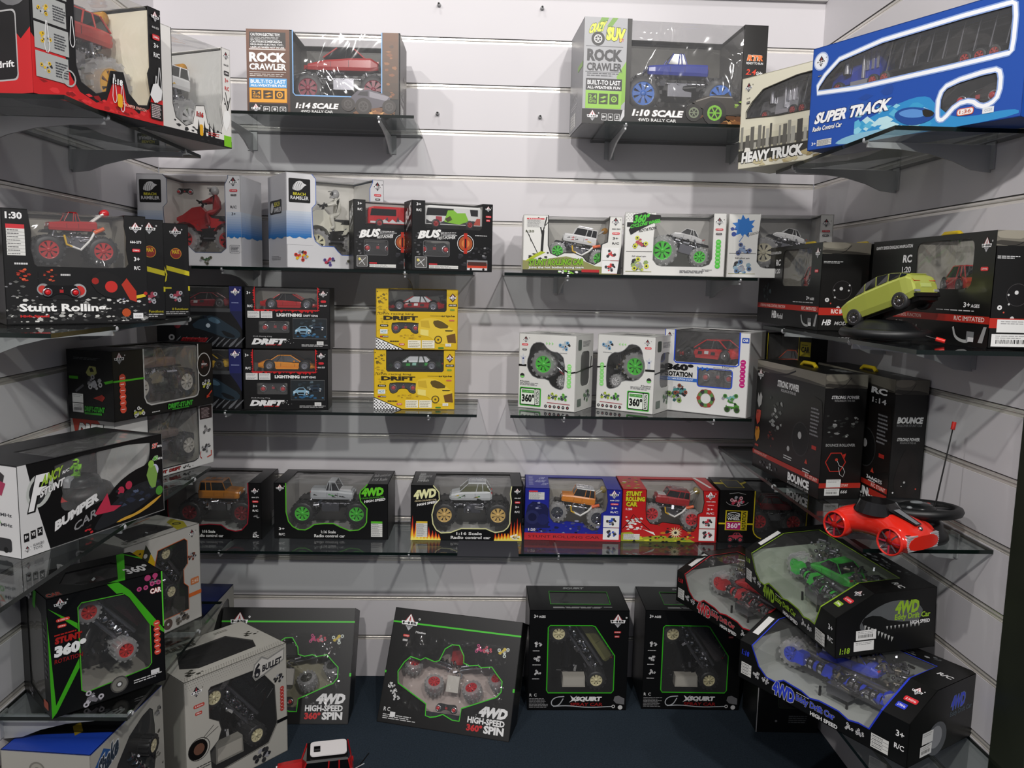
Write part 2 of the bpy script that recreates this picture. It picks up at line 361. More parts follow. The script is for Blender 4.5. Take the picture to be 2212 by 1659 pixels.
# ---------------------------------------------------------------- window carton
class Carton:
    """cardboard display carton; local frame: x right along the front, y to the back, z up; origin front bottom left"""
    def __init__(s, name, label, x, y, z, yaw, w, d, h, col, holes=(), front=None, topgap=None, side=None, top=None, inner='b8b6b0',
                 edge=None, edgew=.9, film=None, M=None, group=None, backcol=None, sidehole=None, sides=None, floorcol=None, tophole=None):
        s.M = M or (T(x, y, z + .0004) @ RZ(radians(yaw))); s.w, s.d, s.h = w, d, h
        s.r = thing(name, s.M, label, 'toy box', group); th = .0012
        s.FM = {'F': Matrix(((1, 0, 0, 0), (0, 0, -1, 0), (0, 1, 0, 0), (0, 0, 0, 1))),
                'R': T(w, 0, 0) @ Matrix(((0, 0, 1, 0), (1, 0, 0, 0), (0, 1, 0, 0), (0, 0, 0, 1))),
                'L': T(0, d, 0) @ Matrix(((0, 0, -1, 0), (-1, 0, 0, 0), (0, 1, 0, 0), (0, 0, 0, 1))),
                'T': T(0, 0, h) @ I4}
        s.S = {'F': (w, h), 'R': (d, h), 'L': (d, h), 'T': (w, d)}
        def sc(pts, W, H): return [(p[0] * W / 100, p[1] * H / 100) for p in pts]
        g = G(); side = side or col; top = top or col
        fr = front or [(0, 0), (100, 0), (100, 100), (0, 100)]
        g.slab([sc(fr, w, h)] + [sc(q, w, h) for q in holes], th, mat(col), s.FM['F'])
        for f, hs in (('R', sidehole), ('L', sidehole)):
            if sides and f not in sides: hs = None
            g.slab([sc([(0, 0), (100, 0), (100, 100), (0, 100)], d, h)] + ([sc(hs, d, h)] if hs else []), th, mat(side), s.FM[f] @ T(0, 0, -.0001))
        if topgap:
            for a, b in ((0, topgap[0]), (topgap[1], 100)):
                if b > a: g.slab([sc([(a, 0), (b, 0), (b, 100), (a, 100)], w, d)], th, mat(top), s.FM['T'])
            g.slab([sc([(topgap[0], 84), (topgap[1], 84), (topgap[1], 100), (topgap[0], 100)], w, d)], th, mat(top), s.FM['T'])
        else: g.slab([sc([(0, 0), (100, 0), (100, 100), (0, 100)], w, d)] + ([sc(tophole, w, d)] if tophole else []), th, mat(top), s.FM['T'])
        g.box(0, w, d - th, d, 0, h, mat(side)); g.box(0, w, 0, d, 0, th, mat(side))
        s.cg = g
        if holes or front or topgap:
            g = G(); e = .003; yb = d - e
            X0, X1 = e, w - e
            if topgap: X0, X1 = max(e, w * topgap[0] / 100 - .012), min(w - e, w * topgap[1] / 100 + .006)
            g.box(X0, X1, yb - .001, yb, e, h - .003, mat(backcol or inner)); g.box(X0, X1, .004, yb, .0025, .004, mat(floorcol or inner))
            g.box(X0, X0 + .001, .004, yb, e, h - .004, mat(inner)); g.box(X1 - .001, X1, .004, yb, e, h - .004, mat(inner))
            g.obj('inner_tray', s.r)
            g = G(); fm = film or FILM
            if topgap:
                a, b = w * topgap[0] / 100 + .0005, w * topgap[1] / 100 - .0005
                n = 6
                prof = [(.002, h * .04), (.002, h - .004), (.004, h - .0018), (d * .83, h - .0018)]
                v = []; f = []
                for i in range(n + 1):
                    x = a + (b - a) * i / n
                    for q in prof: v.append((x, q[0], q[1]))
                for i in range(n):
                    for j in range(3): f.append((i * 4 + j, i * 4 + 4 + j, i * 4 + 5 + j, i * 4 + 1 + j))
                g.add(v, f, fm, None, False)
                for q in holes: g.flat([sc(grow(q), w, h)], fm, s.FM['F'] @ T(0, 0, -.0016))
            else:
                for q in list(holes): g.flat([sc(grow(q), w, h)], fm, s.FM['F'] @ T(0, 0, -.0016))
                if sidehole:
                    for f in (sides or 'RL'): g.flat([sc(grow(sidehole), d, h)], fm, s.FM[f] @ T(0, 0, -.0016))
                if tophole: g.flat([sc(grow(tophole), w, d)], fm, s.FM['T'] @ T(0, 0, -.0016))
            g.obj('clear_window', s.r)
        s.edge = edge; s.ew = edgew; s.art = {}
        if edge:
            A = s.on('F')
            for q in holes: A.line(q, edgew, edge, True)
            if front and not holes:
                A.line(front[3:-1] if len(front) > 6 else front[2:], edgew, edge)
    def on(s, f):
        if f not in s.art: s.art[f] = Art(s.FM[f], *s.S[f])
        return s.art[f]
    def done(s):
        for a in s.art.values(): a.flush(s.r, s.cg)
        s.cg.obj('carton', s.r); return s
    def at(s, x, y, z, rz=0, extra=None):
        """world matrix of a place inside the carton, x,y,z in percent of w,d,h"""
        return s.M @ T(s.w * x / 100, s.d * y / 100, s.h * z / 100) @ RZ(radians(rz)) @ (extra or I4)
def grow(q, e=1.2):
    cx = sum(p[0] for p in q) / len(q); cy = sum(p[1] for p in q) / len(q)
    return [(p[0] + (e if p[0] > cx else -e), p[1] + (e if p[1] > cy else -e)) for p in q]
# ---------------------------------------------------------------- toy vehicle parts
_wc = {}
def wheel_mesh(R, W, tyre, rim, spokes=8, tread=True):
    k = (round(R, 4), round(W, 4), tyre, rim, spokes)
    if k in _wc: return _wc[k]
    g = G(); m = CTYRE if tyre == 'clear' else (RUBBER if tyre == 'black' else mat(tyre, .5))
    n = 20
    g.lathe([(.60 * R, -W / 2), (.84 * R, -W / 2), (.92 * R, -W * .42), (.95 * R, -W * .2), (.95 * R, W * .2), (.92 * R, W * .42), (.84 * R, W / 2), (.60 * R, W / 2), (.60 * R, -W / 2)], m, n=n)
    if tread:
        for i in range(14):
            for s_ in (-1, 1):
                a = 2 * pi * (i + .25 * s_) / 14
                g.box(.86 * R, 1.0 * R, min(s_ * .04 * W, s_ * .47 * W), max(s_ * .04 * W, s_ * .47 * W), -.09 * R, .09 * R, m, RY(a))
    a_ = g.mesh('tyre')
    g = G(); rm = CHROME if rim == 'chrome' else mat(rim, .3); y = -W * .46
    g.lathe([(.62 * R, y), (.62 * R, -y)], rm, n=18)
    g.lathe([(.63 * R, y), (.52 * R, y - .01 * R), (.50 * R, y + .10 * W)], rm, n=18)
    g.lathe([(.52 * R, y + .12 * W), (.0005, y + .16 * W)], mat('1b1b1d') if rim != 'chrome' else DCHROME, n=18)
    for i in range(spokes):
        g.add([(.10 * R, y - .01 * R, -.05 * R), (.55 * R, y - .01 * R, -.135 * R), (.55 * R, y - .01 * R, .135 * R), (.10 * R, y - .01 * R, .05 * R), (.10 * R, y + .12 * W, -.05 * R), (.55 * R, y + .12 * W, -.135 * R), (.55 * R, y + .12 * W, .135 * R), (.10 * R, y + .12 * W, .05 * R)], [(0, 3, 2, 1), (0, 1, 5, 4), (2, 3, 7, 6)], rm, RY(2 * pi * i / spokes))
    g.lathe([(.22 * R, y + .10 * W), (.21 * R, y - .015 * R)], rm, n=12); g.lathe([(.17 * R, y + .08 * W), (.15 * R, y - .05 * R), (.05 * R, y - .07 * R), (.0004, y - .07 * R)], rm, n=12)
    b_ = g.mesh('rim'); _wc[k] = (a_, b_); return _wc[k]
def wheel(root, x, y, z, R, W, tyre, rim, flip=False, tilt=0, M=None, spokes=8, tread=True):
    a_, b_ = wheel_mesh(R, W, tyre, rim, spokes, tread)
    L = (M or I4) @ T(x, y, z) @ RZ((pi if flip else 0) + tilt)
    o = link('wheel', a_, root, L); link('rim', b_, o)
    return o
SHP = {  # shoulder line (x,z), cabin belt x0 x1, roof x0 x1, roof height
    'jeep': ([(0, .34), (.02, .50), (.34, .56), (.98, .56), (1, .40)], .33, .97, .40, .93, 1.0, .90),
    'hummer': ([(0, .40), (.03, .54), (.30, .58), (.98, .58), (1, .40)], .28, .98, .36, .96, .96, .88),
    'pickup': ([(0, .34), (.02, .48), (.34, .56), (.6, .58), (.98, .60), (1, .42)], .32, .64, .42, .58, 1.0, .84),
    'suv': ([(0, .30), (.05, .44), (.30, .56), (.95, .60), (1, .42)], .24, .97, .44, .86, .98, .80),
    'beetle': ([(0, .24), (.08, .46), (.28, .56), (.7, .58), (.92, .46), (1, .22)], .26, .80, .40, .66, .98, .74),
    'sport': ([(0, .20), (.06, .36), (.30, .52), (.60, .60), (.90, .62), (1, .46)], .26, .82, .44, .66, 1.0, .70),
    'sedan': ([(0, .26), (.05, .42), (.28, .54), (.75, .58), (.96, .58), (1, .40)], .25, .82, .40, .70, 1.0, .76)}
def car_body(root, L, W, H, z0, body, style='jeep', M=None, win=None, roofcol=None, low=.12, hoodcol=None, pname='body'):
    """lower shell, glazed cabin, roof; nose at -x"""
    sh, b0, b1, r0, r1, rz, tp = SHP[style]; M = M or I4; hw = W / 2; bm = mat(body, .22, 0, .6)
    def X(f): return (f - .5) * L
    xs = sorted(set([p[0] for p in sh] + [.12, .5, .8])); rings = []
    def zs(f):
        for (xa, za), (xb, zb) in zip(sh, sh[1:]):
            if xa <= f <= xb: return za + (zb - za) * (f - xa) / (xb - xa)
    for f in xs:
        e = .86 if f in (0, 1) else (.95 if f < .06 or f > .94 else 1.0); zz = zs(f); wv = hw * e; lo = low + (.06 if f in (0, 1) else 0)
        rings.append([(X(f), -wv * .94, z0 + H * lo), (X(f), -wv, z0 + H * (lo + .12)), (X(f), -wv, z0 + H * (zz - .10)), (X(f), -wv * .92, z0 + H * (zz - .02)), (X(f), -wv * .5, z0 + H * (zz + .02)),
                      (X(f), wv * .5, z0 + H * (zz + .02)), (X(f), wv * .92, z0 + H * (zz - .02)), (X(f), wv, z0 + H * (zz - .10)), (X(f), wv, z0 + H * (lo + .12)), (X(f), wv * .94, z0 + H * lo)])
    g = G(); g.loft(rings, bm, M)
    g.box(X(0) - .006 * L, X(.03), -hw * .8, hw * .8, z0 + H * (low + .02), z0 + H * (low + .14), BLACKP, M)
    for s_ in (-1, 1):   # lamps and door line
        g.box(X(0) - .002 * L, X(.02), s_ * hw * .62 - hw * .16, s_ * hw * .62 + hw * .16, z0 + H * (zs(.02) - .16), z0 + H * (zs(.02) - .06), mat('e8ecee', .1), M)
        g.box(X(.98), X(1) + .002 * L, s_ * hw * .66 - hw * .14, s_ * hw * .66 + hw * .14, z0 + H * .42, z0 + H * .5, mat('c01c1c', .2), M)
        for f in (.36, .60): g.box(X(f), X(f) + .004 * L, s_ * hw * 1.0 - .0004, s_ * hw * 1.0 + .0004, z0 + H * (low + .12), z0 + H * (zs(f) - .1), mat('1a1a1a'), M)
    if hoodcol: g.box(X(.06), X(b0 + .02), -hw * .6, hw * .6, z0 + H * (zs(.1)), z0 + H * (zs(b0) + .035), mat(hoodcol, .3), M)
    g.obj(pname, root)
    g = G(); zb_ = z0 + H * (zs(min(.6, b1)) - .02); zt = z0 + H * rz; q = tp
    base = [(X(b0), -hw * .90, zb_), (X(b1), -hw * .90, zb_), (X(b1), hw * .90, zb_), (X(b0), hw * .90, zb_)]
    topr = [(X(r0), -hw * q, zt - H * .03), (X(r1), -hw * q, zt - H * .03), (X(r1), hw * q, zt - H * .03), (X(r0), hw * q, zt - H * .03)]
    g.loft([base, topr], DGLASS if not win else mat(win, .12, 0, .6), M); g.obj('window', root)
    g = G(); rc = mat(roofcol or body, .22, 0, .6)
    g.loft([[(p[0], p[1] * 1.03, p[2]) for p in topr], [(p[0] * .985 + .0, p[1] * .94, p[2] + H * .045) for p in topr]], rc, M)
    for s_ in (-1, 1):
        for fb, ft in ((b0, r0), (b1, r1), ((b0 + b1) / 2 + .02, (r0 + r1) / 2 + .02), (b0 + (b1 - b0) * .75, r0 + (r1 - r0) * .78)):
            g.tube([(X(fb), s_ * hw * .905, zb_), (X(ft), s_ * hw * q * 1.02, zt - H * .02)], L * .011, bm if fb in (b0, b1) or style != 'sport' else mat('18181a'), 5, M)
    g.obj('roof', root)
def junk(g, a, M, n, q, cols=None):
    """engine block clutter inside box a=(x0,x1,y0,y1,z0,z1)"""
    cols = cols or (CHROME, DCHROME, BLACKP, CHROME)
    for i in range(n):
        c = [q.uniform(a[2 * k], a[2 * k + 1]) for k in range(3)]; s_ = (a[1] - a[0]) * q.uniform(.05, .12); m = cols[i % len(cols)]
        R_ = M @ T(*c) @ RZ(q.uniform(0, 3)) @ RY(q.uniform(0, 3))
        if i % 3 == 0: g.lathe([(s_ * .5, -s_), (s_ * .5, s_)], m, R_, 8); g.ball((0, s_, 0), s_ * .5, m, 6, R_)
        elif i % 3 == 1: g.box(-s_, s_, -s_ * .4, s_ * .4, -s_ * .35, s_ * .35, m, R_)
        else: g.ball((0, 0, 0), s_ * .55, m, 8, R_)
def monster(label, M, L, body, rim, tyre='black', style='jeep', wr=.15, rear=None, wb=.35, bl=.56, lift=.27, bh=.26, bw=.30, tw=.34, roofcol=None, seed=1,
            flame=False, chrome=CHROME, group=None, win=None, ww=.15, hood=None, wing=None, bt=0, cat='toy car', name='toy_monster_truck', spokes=8, zf=0, decal=None):
    r = thing(name, M, label, cat, group); R1 = wr * L; R2 = (rear or wr) * L; q = random.Random(seed)
    for s_ in (-1, 1):
        wheel(r, -wb * L, s_ * tw / 2 * L, R1 + zf * L, R1, ww * L, tyre, rim, s_ > 0, spokes=spokes)
        wheel(r, wb * L, s_ * tw / 2 * L, R2, R2, ww * L, tyre, rim, s_ > 0, spokes=spokes)
    BM = T(0, 0, 0) @ RY(bt)
    g = G(); zc = lift * L
    for s_ in (-1, 1):
        g.tube([(-.36 * L, s_ * .09 * L, zc * .9), (.36 * L, s_ * .09 * L, zc * .9)], .016 * L, chrome, 6, BM)
        for i in range(7): g.lathe([(.022 * L, -.012 * L), (.026 * L, 0), (.022 * L, .012 * L)], chrome if i % 2 else CHROME, BM @ T((-.28 + .093 * i) * L, s_ * .12 * L, zc * .92), 8)
        for x in (-wb, wb):
            g.tube([(x * L, s_ * .12 * L, (R1 if x < 0 else R2)), (x * .72 * L, s_ * .12 * L, zc * 1.08)], .018 * L, DCHROME, 6)
            for k in range(4):
                t = .2 + .18 * k; g.lathe([(.026 * L, -.005 * L), (.026 * L, .005 * L)], CHROME, T(x * L * (1 - .28 * t), s_ * .12 * L, (R1 if x < 0 else R2) * (1 - t) + zc * 1.08 * t) @ RX(pi / 2 * .9), 8)
    for x, Rr in ((-wb, R1), (wb, R2)): g.tube([(x * L, -tw * .5 * L, Rr), (x * L, tw * .5 * L, Rr)], .02 * L, BLACKP, 8)
    g.box(-.24 * L, .24 * L, -.10 * L, .10 * L, zc * .72, zc * 1.0, BLACKP, BM)
    g.box(-.10 * L, .12 * L, -.125 * L, .125 * L, zc * .55, zc * .9, DCHROME, BM)
    junk(g, (-.26 * L, .26 * L, -.13 * L, -.06 * L, zc * .7, zc * 1.12), BM, 16, q); junk(g, (-.26 * L, .26 * L, .06 * L, .13 * L, zc * .7, zc * 1.12), BM, 8, q)
    g.box(-wb * L * 1.2, -wb * L * .6, -.10 * L, .10 * L, zc * 1.02, zc * 1.10, BLACKP, BM, .02 * L); g.box(wb * L * .6, wb * L * 1.22, -.10 * L, .10 * L, zc * 1.02, zc * 1.10, BLACKP, BM, .02 * L)
    if flame:
        g.tube([(-.06 * L, -.15 * L, zc * .62), (.06 * L, -.16 * L, zc * .5), (.17 * L, -.16 * L, zc * .8), (.24 * L, -.15 * L, zc * 1.12)], .017 * L, mat('e8e8e4', .2), 8, BM)
        g.tube([(.22 * L, -.15 * L, zc * 1.05), (.34 * L, -.15 * L, zc * 1.2)], .026 * L, mat('e2622a', .25), 8, BM)
        g.tube([(-.12 * L, -.15 * L, zc * .95), (-.10 * L, -.155 * L, zc * .66), (0, -.155 * L, zc * .56)], .014 * L, mat('e0b422', .3), 8, BM)
    g.obj('chassis', r)
    car_body(r, bl * L, bw * L, bh * L, zc * 1.02, body, style, BM @ T(-.01 * L, 0, 0), win, roofcol, hoodcol=hood)
    if decal:
        g = G(); z0 = zc * 1.02
        for i in range(7):
            x = q.uniform(-.22, .2) * L; z = z0 + bh * L * q.uniform(.22, .42); t = .03 * L
            for s_ in (-1, 1): g.add([(x - t, s_ * (bw / 2 * L + .0004), z - t * .3), (x + t, s_ * (bw / 2 * L + .0004), z - t * .1), (x + t * .5, s_ * (bw / 2 * L + .0004), z + t * .4)], [(0, 1, 2)], decal[i % len(decal)], BM)
        g.obj('side_decal', r)
    g = G()
    if wing is not None:
        for s_ in (-1, 1): g.tube([(.20 * L, s_ * .05 * L, zc + bh * L * .55), (.36 * L, s_ * .05 * L, zc + bh * L * 1.05)], .018 * L, mat('e4e2dc', .3), 6, BM)
        g.lathe([(.0005, -.06 * L), (.05 * L, -.06 * L), (.05 * L, .06 * L), (.0005, .06 * L)], mat(wing, .25), BM @ T(.38 * L, 0, zc + bh * L * 1.08), 14)
        g.obj('wheelie_arm', r)
    if style in ('jeep', 'hummer', 'suv'):
        zt = zc * 1.02 + bh * L * 1.06
        for s_ in (-1, 1): g.tube([(-.06 * L, s_ * .08 * L, zt), (.18 * L, s_ * .08 * L, zt)], .007 * L, CHROME, 5, BM)
        for i in range(3): g.tube([((-.02 + .08 * i) * L, -.08 * L, zt), ((-.02 + .08 * i) * L, .08 * L, zt)], .006 * L, CHROME, 5, BM)
        g.obj('roof_rack', r)
    return r
def racer(label, M, L, body, style='sport', win='141518', roofcol=None, spoiler=None, decal=None, H=.27, wr=.088, group=None, hood=None, seed=2, rim='chrome'):
    r = thing('toy_race_car', M, label, 'toy car', group); W = .42 * L
    for s_ in (-1, 1):
        for x in (-.31, .30): wheel(r, x * L, s_ * (W / 2 - .025 * L), wr * L, wr * L, .07 * L, 'black', rim, s_ > 0, spokes=10, tread=False)
    car_body(r, L, W * .94, H * L, 0, body, style, None, win, roofcol, low=.16, hoodcol=hood)
    g = G()
    for s_ in (-1, 1):
        for x in (-.31, .30): g.lathe([(wr * L * 1.16, -.004 * L), (wr * L * 1.16, .004 * L), (.0004, .004 * L)], mat('0c0c0d', .6), T(x * L, s_ * (W * .47 - .002 * L), wr * L * 1.08), 18)
        g.box(-.2 * L, .19 * L, s_ * W * .475 - .006 * L, s_ * W * .475 + .006 * L, .03 * L, .06 * L, mat(body if spoiler is None else '1a1a1a', .3))
        g.ball((-.13 * L, s_ * W * .50, .17 * L), .018 * L, mat(roofcol or body, .3), 8)
    g.obj('wheel_arch', r)
    if spoiler:
        g = G()
        for s_ in (-1, 1): g.box(.42 * L, .45 * L, s_ * W * .32 - .006 * L, s_ * W * .32 + .006 * L, .14 * L, .25 * L, BLACKP)
        g.box(.40 * L, .50 * L, -W * .46, W * .46, .245 * L, .26 * L, mat(spoiler, .3)); g.obj('spoiler', r)
    if decal:
        g = G(); q = random.Random(seed)
        for s_ in (-1, 1):
            yy = s_ * (W * .47 + .0005)
            for i, c in enumerate(decal):
                x = (-.16 + .11 * i) * L; z = .085 * L + .01 * L * (i % 2)
                g.add([(x, yy, z), (x + .07 * L, yy, z), (x + .075 * L, yy, z + .045 * L), (x + .005 * L, yy, z + .045 * L)], [(0, 1, 2, 3)], c)
        g.obj('side_decal', r)
    return r
def remote(label, M, Wd=.07, knob='c81e24', group=None, ring=CHROME, base=None):
    """game-pad style remote control, face towards -y"""
    r = thing('remote_control', M, label, 'remote control', group); H_ = Wd * .42
    prof = smooth([(-.5, -.30), (-.42, .5), (-.1, .42), (.1, .42), (.42, .5), (.5, -.30), (.30, -.46), (.14, -.14), (-.14, -.14), (-.30, -.46)], 2)
    g = G(); P = [(x * Wd, z * H_) for x, z in prof]
    g.slab([P], Wd * .16, mat(base, .3) if base else BLACKP, Matrix(((1, 0, 0, 0), (0, 0, -1, 0), (0, 1, 0, 0), (0, 0, 0, 1)))); g.obj('casing', r)
    for s_ in (-1, 1):
        c = T(s_ * .36 * Wd, 0, -.02 * Wd); g = G()
        g.lathe([(.135 * Wd, 0), (.135 * Wd, -.02 * Wd), (.10 * Wd, -.045 * Wd), (.085 * Wd, -.02 * Wd), (.0004, -.015 * Wd)], ring, c, 18); o = g.obj('joystick_ring', r)
        g = G(); g.lathe([(.03 * Wd, -.01 * Wd), (.03 * Wd, -.06 * Wd), (.075 * Wd, -.065 * Wd), (.075 * Wd, -.085 * Wd), (.05 * Wd, -.10 * Wd), (.0004, -.10 * Wd)], mat(knob, .25), c, 14); g.obj('joystick_knob', o)
    g = G(); g.box(-.05 * Wd, .05 * Wd, -.012 * Wd, 0, -.03 * Wd, .06 * Wd, mat('a82428', .3)); g.ball((0, -.006, .11 * Wd), .012 * Wd, mat('dddddd'), 6); g.obj('power_button', r)
    return r
def battery(label, M, a=.05, b=.03, c=.03, col='aaa69c'):
    g = G(); g.box(0, a, 0, b, 0, c, mat(col, .7), None, .001, .001); g.box(.06 * a, .94 * a, -.0003, 0, .12 * c, .88 * c, mat('b8b4aa', .6))
    o = g.obj('battery_cover', None, M, label=label, cat='packing block'); return o
def bus(label, M, L, body, skirt, pict, group=None):
    r = thing('toy_bus', M, label, 'toy bus', group); W, H_ = .34 * L, .36 * L
    for s_ in (-1, 1):
        for x in (-.30, .28): wheel(r, x * L, s_ * W * .42, .075 * L, .075 * L, .08 * L, 'black', 'a01c20', s_ > 0, tread=False)
    g = G(); rings = []
    for x, e, zt in ((-.5, .86, .80), (-.48, .95, .93), (-.40, 1, 1), (.46, 1, 1), (.5, .93, .92)):
        hw = W / 2 * e; rings.append([(x * L, -hw, .06 * L), (x * L, -hw, H_ * zt * .92), (x * L, -hw * .86, H_ * zt), (x * L, hw * .86, H_ * zt), (x * L, hw, H_ * zt * .92), (x * L, hw, .06 * L)])
    g.loft(rings, mat(body, .25)); g.obj('body', r)
    g = G(); yy = W / 2 + .0004; c = lambda x, z: (x * L, -yy, z * H_)
    g.add([c(-.46, .56), c(.0, .56), c(.0, .88), c(-.44, .88)], [(0, 1, 2, 3)], DGLASS); g.add([c(.30, .60), c(.42, .60), c(.42, .88), c(.28, .88)], [(0, 1, 2, 3)], DGLASS)
    g.box(-.502 * L, -.46 * L, -W * .40, W * .40, H_ * .5, H_ * .82, DGLASS); g.obj('window', r)
    g = G(); q = random.Random(int(L * 1e4))
    base = [c(-.46, .2)] + [c(-.46 + .92 * i / 14, .22 + .18 * q.random()) for i in range(15)] + [c(.46, .2)]
    yy2 = .0003
    g.add([(p[0], p[1] + yy2 * .5, p[2]) for p in base], [tuple(range(len(base)))], skirt)
    for pts, col in pict: g.add([(x * L, -yy - .0003, z * H_) for x, z in pts], [tuple(range(len(pts)))], col)
    g.obj('side_decal', r); return r
def truck(label, M, L, cab, M2=None):
    """semi truck with a see-through car carrier, nose at -x"""
    r = thing('toy_semi_truck', M, label, 'toy truck'); W = .15 * L
    for s_ in (-1, 1):
        for x in (-.42, -.20, -.13, .30, .37, .44): wheel(r, x * L, s_ * W * .42, .036 * L, .036 * L, .035 * L, 'black', 'b0342c', s_ > 0, tread=False, spokes=6)
    g = G(); c = mat(cab, .2, 0 if cab != 'b8b8bc' else .7)
    g.box(-.48 * L, -.34 * L, -W * .36, W * .36, .05 * L, .13 * L, c, None, .012 * L, .01 * L); g.box(-.35 * L, -.27 * L, -W * .42, W * .42, .05 * L, .19 * L, c, None, .012 * L, .008 * L)
    g.box(-.27 * L, -.17 * L, -W * .42, W * .42, .05 * L, .21 * L, c, None, .006 * L, .008 * L); g.obj('cab', r)
    g = G()
    for s_ in (-1, 1):
        g.tube([(-.262 * L, s_ * W * .48, .06 * L), (-.262 * L, s_ * W * .48, .25 * L)], .011 * L, CHROME, 10); g.lathe([(.022 * L, -.04 * L), (.022 * L, .04 * L)], CHROME, T(-.37 * L, s_ * W * .45, .14 * L) @ RX(pi / 2), 10)
        g.box(-.34 * L, -.17 * L, s_ * W * .46 - .006 * L, s_ * W * .46 + .006 * L, .03 * L, .055 * L, CHROME)
        for k in range(3): g.box((-.25 + .03 * k) * L, (-.235 + .03 * k) * L, s_ * W * .43 - .002 * L, s_ * W * .43 + .002 * L, .10 * L, .19 * L, CHROME)
    g.box(-.492 * L, -.478 * L, -W * .34, W * .34, .03 * L, .11 * L, CHROME); g.obj('chrome_trim', r)
    g = G(); g.box(-.343 * L, -.338 * L, -W * .36, W * .36, .135 * L, .175 * L, DGLASS); g.box(-.34 * L, -.29 * L, -W * .425, W * .425, .14 * L, .175 * L, DGLASS); g.obj('window', r)
    g = G(); g.box(-.16 * L, .49 * L, -W * .40, W * .40, .06 * L, .072 * L, BLACKP); g.box(-.14 * L, .49 * L, -W * .40, W * .40, .15 * L, .158 * L, BLACKP)
    for i in range(9):
        for s_ in (-1, 1): g.tube([((-.13 + .077 * i) * L, s_ * W * .42, .065 * L), ((-.10 + .077 * i) * L, s_ * W * .42, .225 * L)], .005 * L, DCHROME, 5)
    for s_ in (-1, 1): g.tube([(-.12 * L, s_ * W * .42, .225 * L), (.49 * L, s_ * W * .42, .225 * L)], .006 * L, DCHROME, 5)
    g.obj('trailer', r); return r
def figure(root, M, h, suit, helmet, visor='101012', glove='1a1a1c', name='rider', rname=None):
    """seated toy rider grown from a jointed skeleton: facing -x, hip at the origin"""
    J = {'hip': (0, 0, 0), 'waist': (-.01, 0, .10), 'chest': (-.05, 0, .26), 'neck': (-.06, 0, .36), 'head': (-.07, 0, .42),
         'shl': (-.05, .10, .31), 'ell': (-.17, .13, .24), 'hal': (-.29, .10, .22), 'shr': (-.05, -.10, .31), 'elr': (-.17, -.13, .24), 'har': (-.29, -.10, .22),
         'kl': (-.20, .12, .02), 'fl': (-.14, .12, -.20), 'tl': (-.22, .12, -.23), 'kr': (-.20, -.12, .02), 'fr': (-.14, -.12, -.20), 'tr': (-.22, -.12, -.23)}
    E = [('hip', 'waist'), ('waist', 'chest'), ('chest', 'neck'), ('neck', 'head'), ('chest', 'shl'), ('shl', 'ell'), ('ell', 'hal'), ('chest', 'shr'), ('shr', 'elr'), ('elr', 'har'),
         ('hip', 'kl'), ('kl', 'fl'), ('fl', 'tl'), ('hip', 'kr'), ('kr', 'fr'), ('fr', 'tr')]
    Rr = dict(hip=.085, waist=.075, chest=.09, neck=.04, head=.05, shl=.055, shr=.055, ell=.04, elr=.04, hal=.03, har=.03, kl=.05, kr=.05, fl=.035, fr=.035, tl=.03, tr=.03)
    names = list(J); me = bpy.data.meshes.new(name); me.from_pydata([tuple(c * h for c in J[n]) for n in names], [(names.index(a), names.index(b)) for a, b in E], []); me.materials.append(mat(suit, .35))
    o = link(name, me, root, M)
    o.modifiers.new('skin', 'SKIN'); o.modifiers.new('smooth', 'SUBSURF').levels = 1; o.modifiers['smooth'].render_levels = 1
    for i, n in enumerate(names):
        sv = me.skin_vertices[0].data[i] if me.skin_vertices else None
        if sv: sv.radius = (Rr[n] * h, Rr[n] * h); sv.use_root = (n == 'hip')
    g = G(); g.ball((-.07 * h, 0, .45 * h), .085 * h, mat(helmet, .25), 12, None, 1.12); g.box(-.175 * h, -.10 * h, -.045 * h, .045 * h, .375 * h, .415 * h, mat(helmet, .25), None, .01 * h); g.box(-.158 * h, -.10 * h, -.055 * h, .055 * h, .43 * h, .48 * h, mat(visor, .1))
    g.box(-.20 * h, -.09 * h, -.06 * h, .06 * h, .495 * h, .51 * h, mat(helmet, .25)); g.obj('helmet', o)
    for s_, n in ((1, 'hal'), (-1, 'har')):
        g = G(); p = [c * h for c in J[n]]; g.ball(p, .036 * h, mat(glove, .5), 8)
        for k in range(4): g.tube([(p[0] - .01 * h, p[1] + (-.027 + .018 * k) * h, p[2] + .012 * h), (p[0] - .05 * h, p[1] + (-.027 + .018 * k) * h, p[2] + .01 * h), (p[0] - .055 * h, p[1] + (-.027 + .018 * k) * h, p[2] - .03 * h)], .009 * h, mat(glove, .5), 5)
        g.tube([(p[0], p[1] - s_ * .03 * h, p[2]), (p[0] - .04 * h, p[1] - s_ * .04 * h, p[2] - .015 * h)], .01 * h, mat(glove, .5), 5); g.obj('glove', o)
    return o
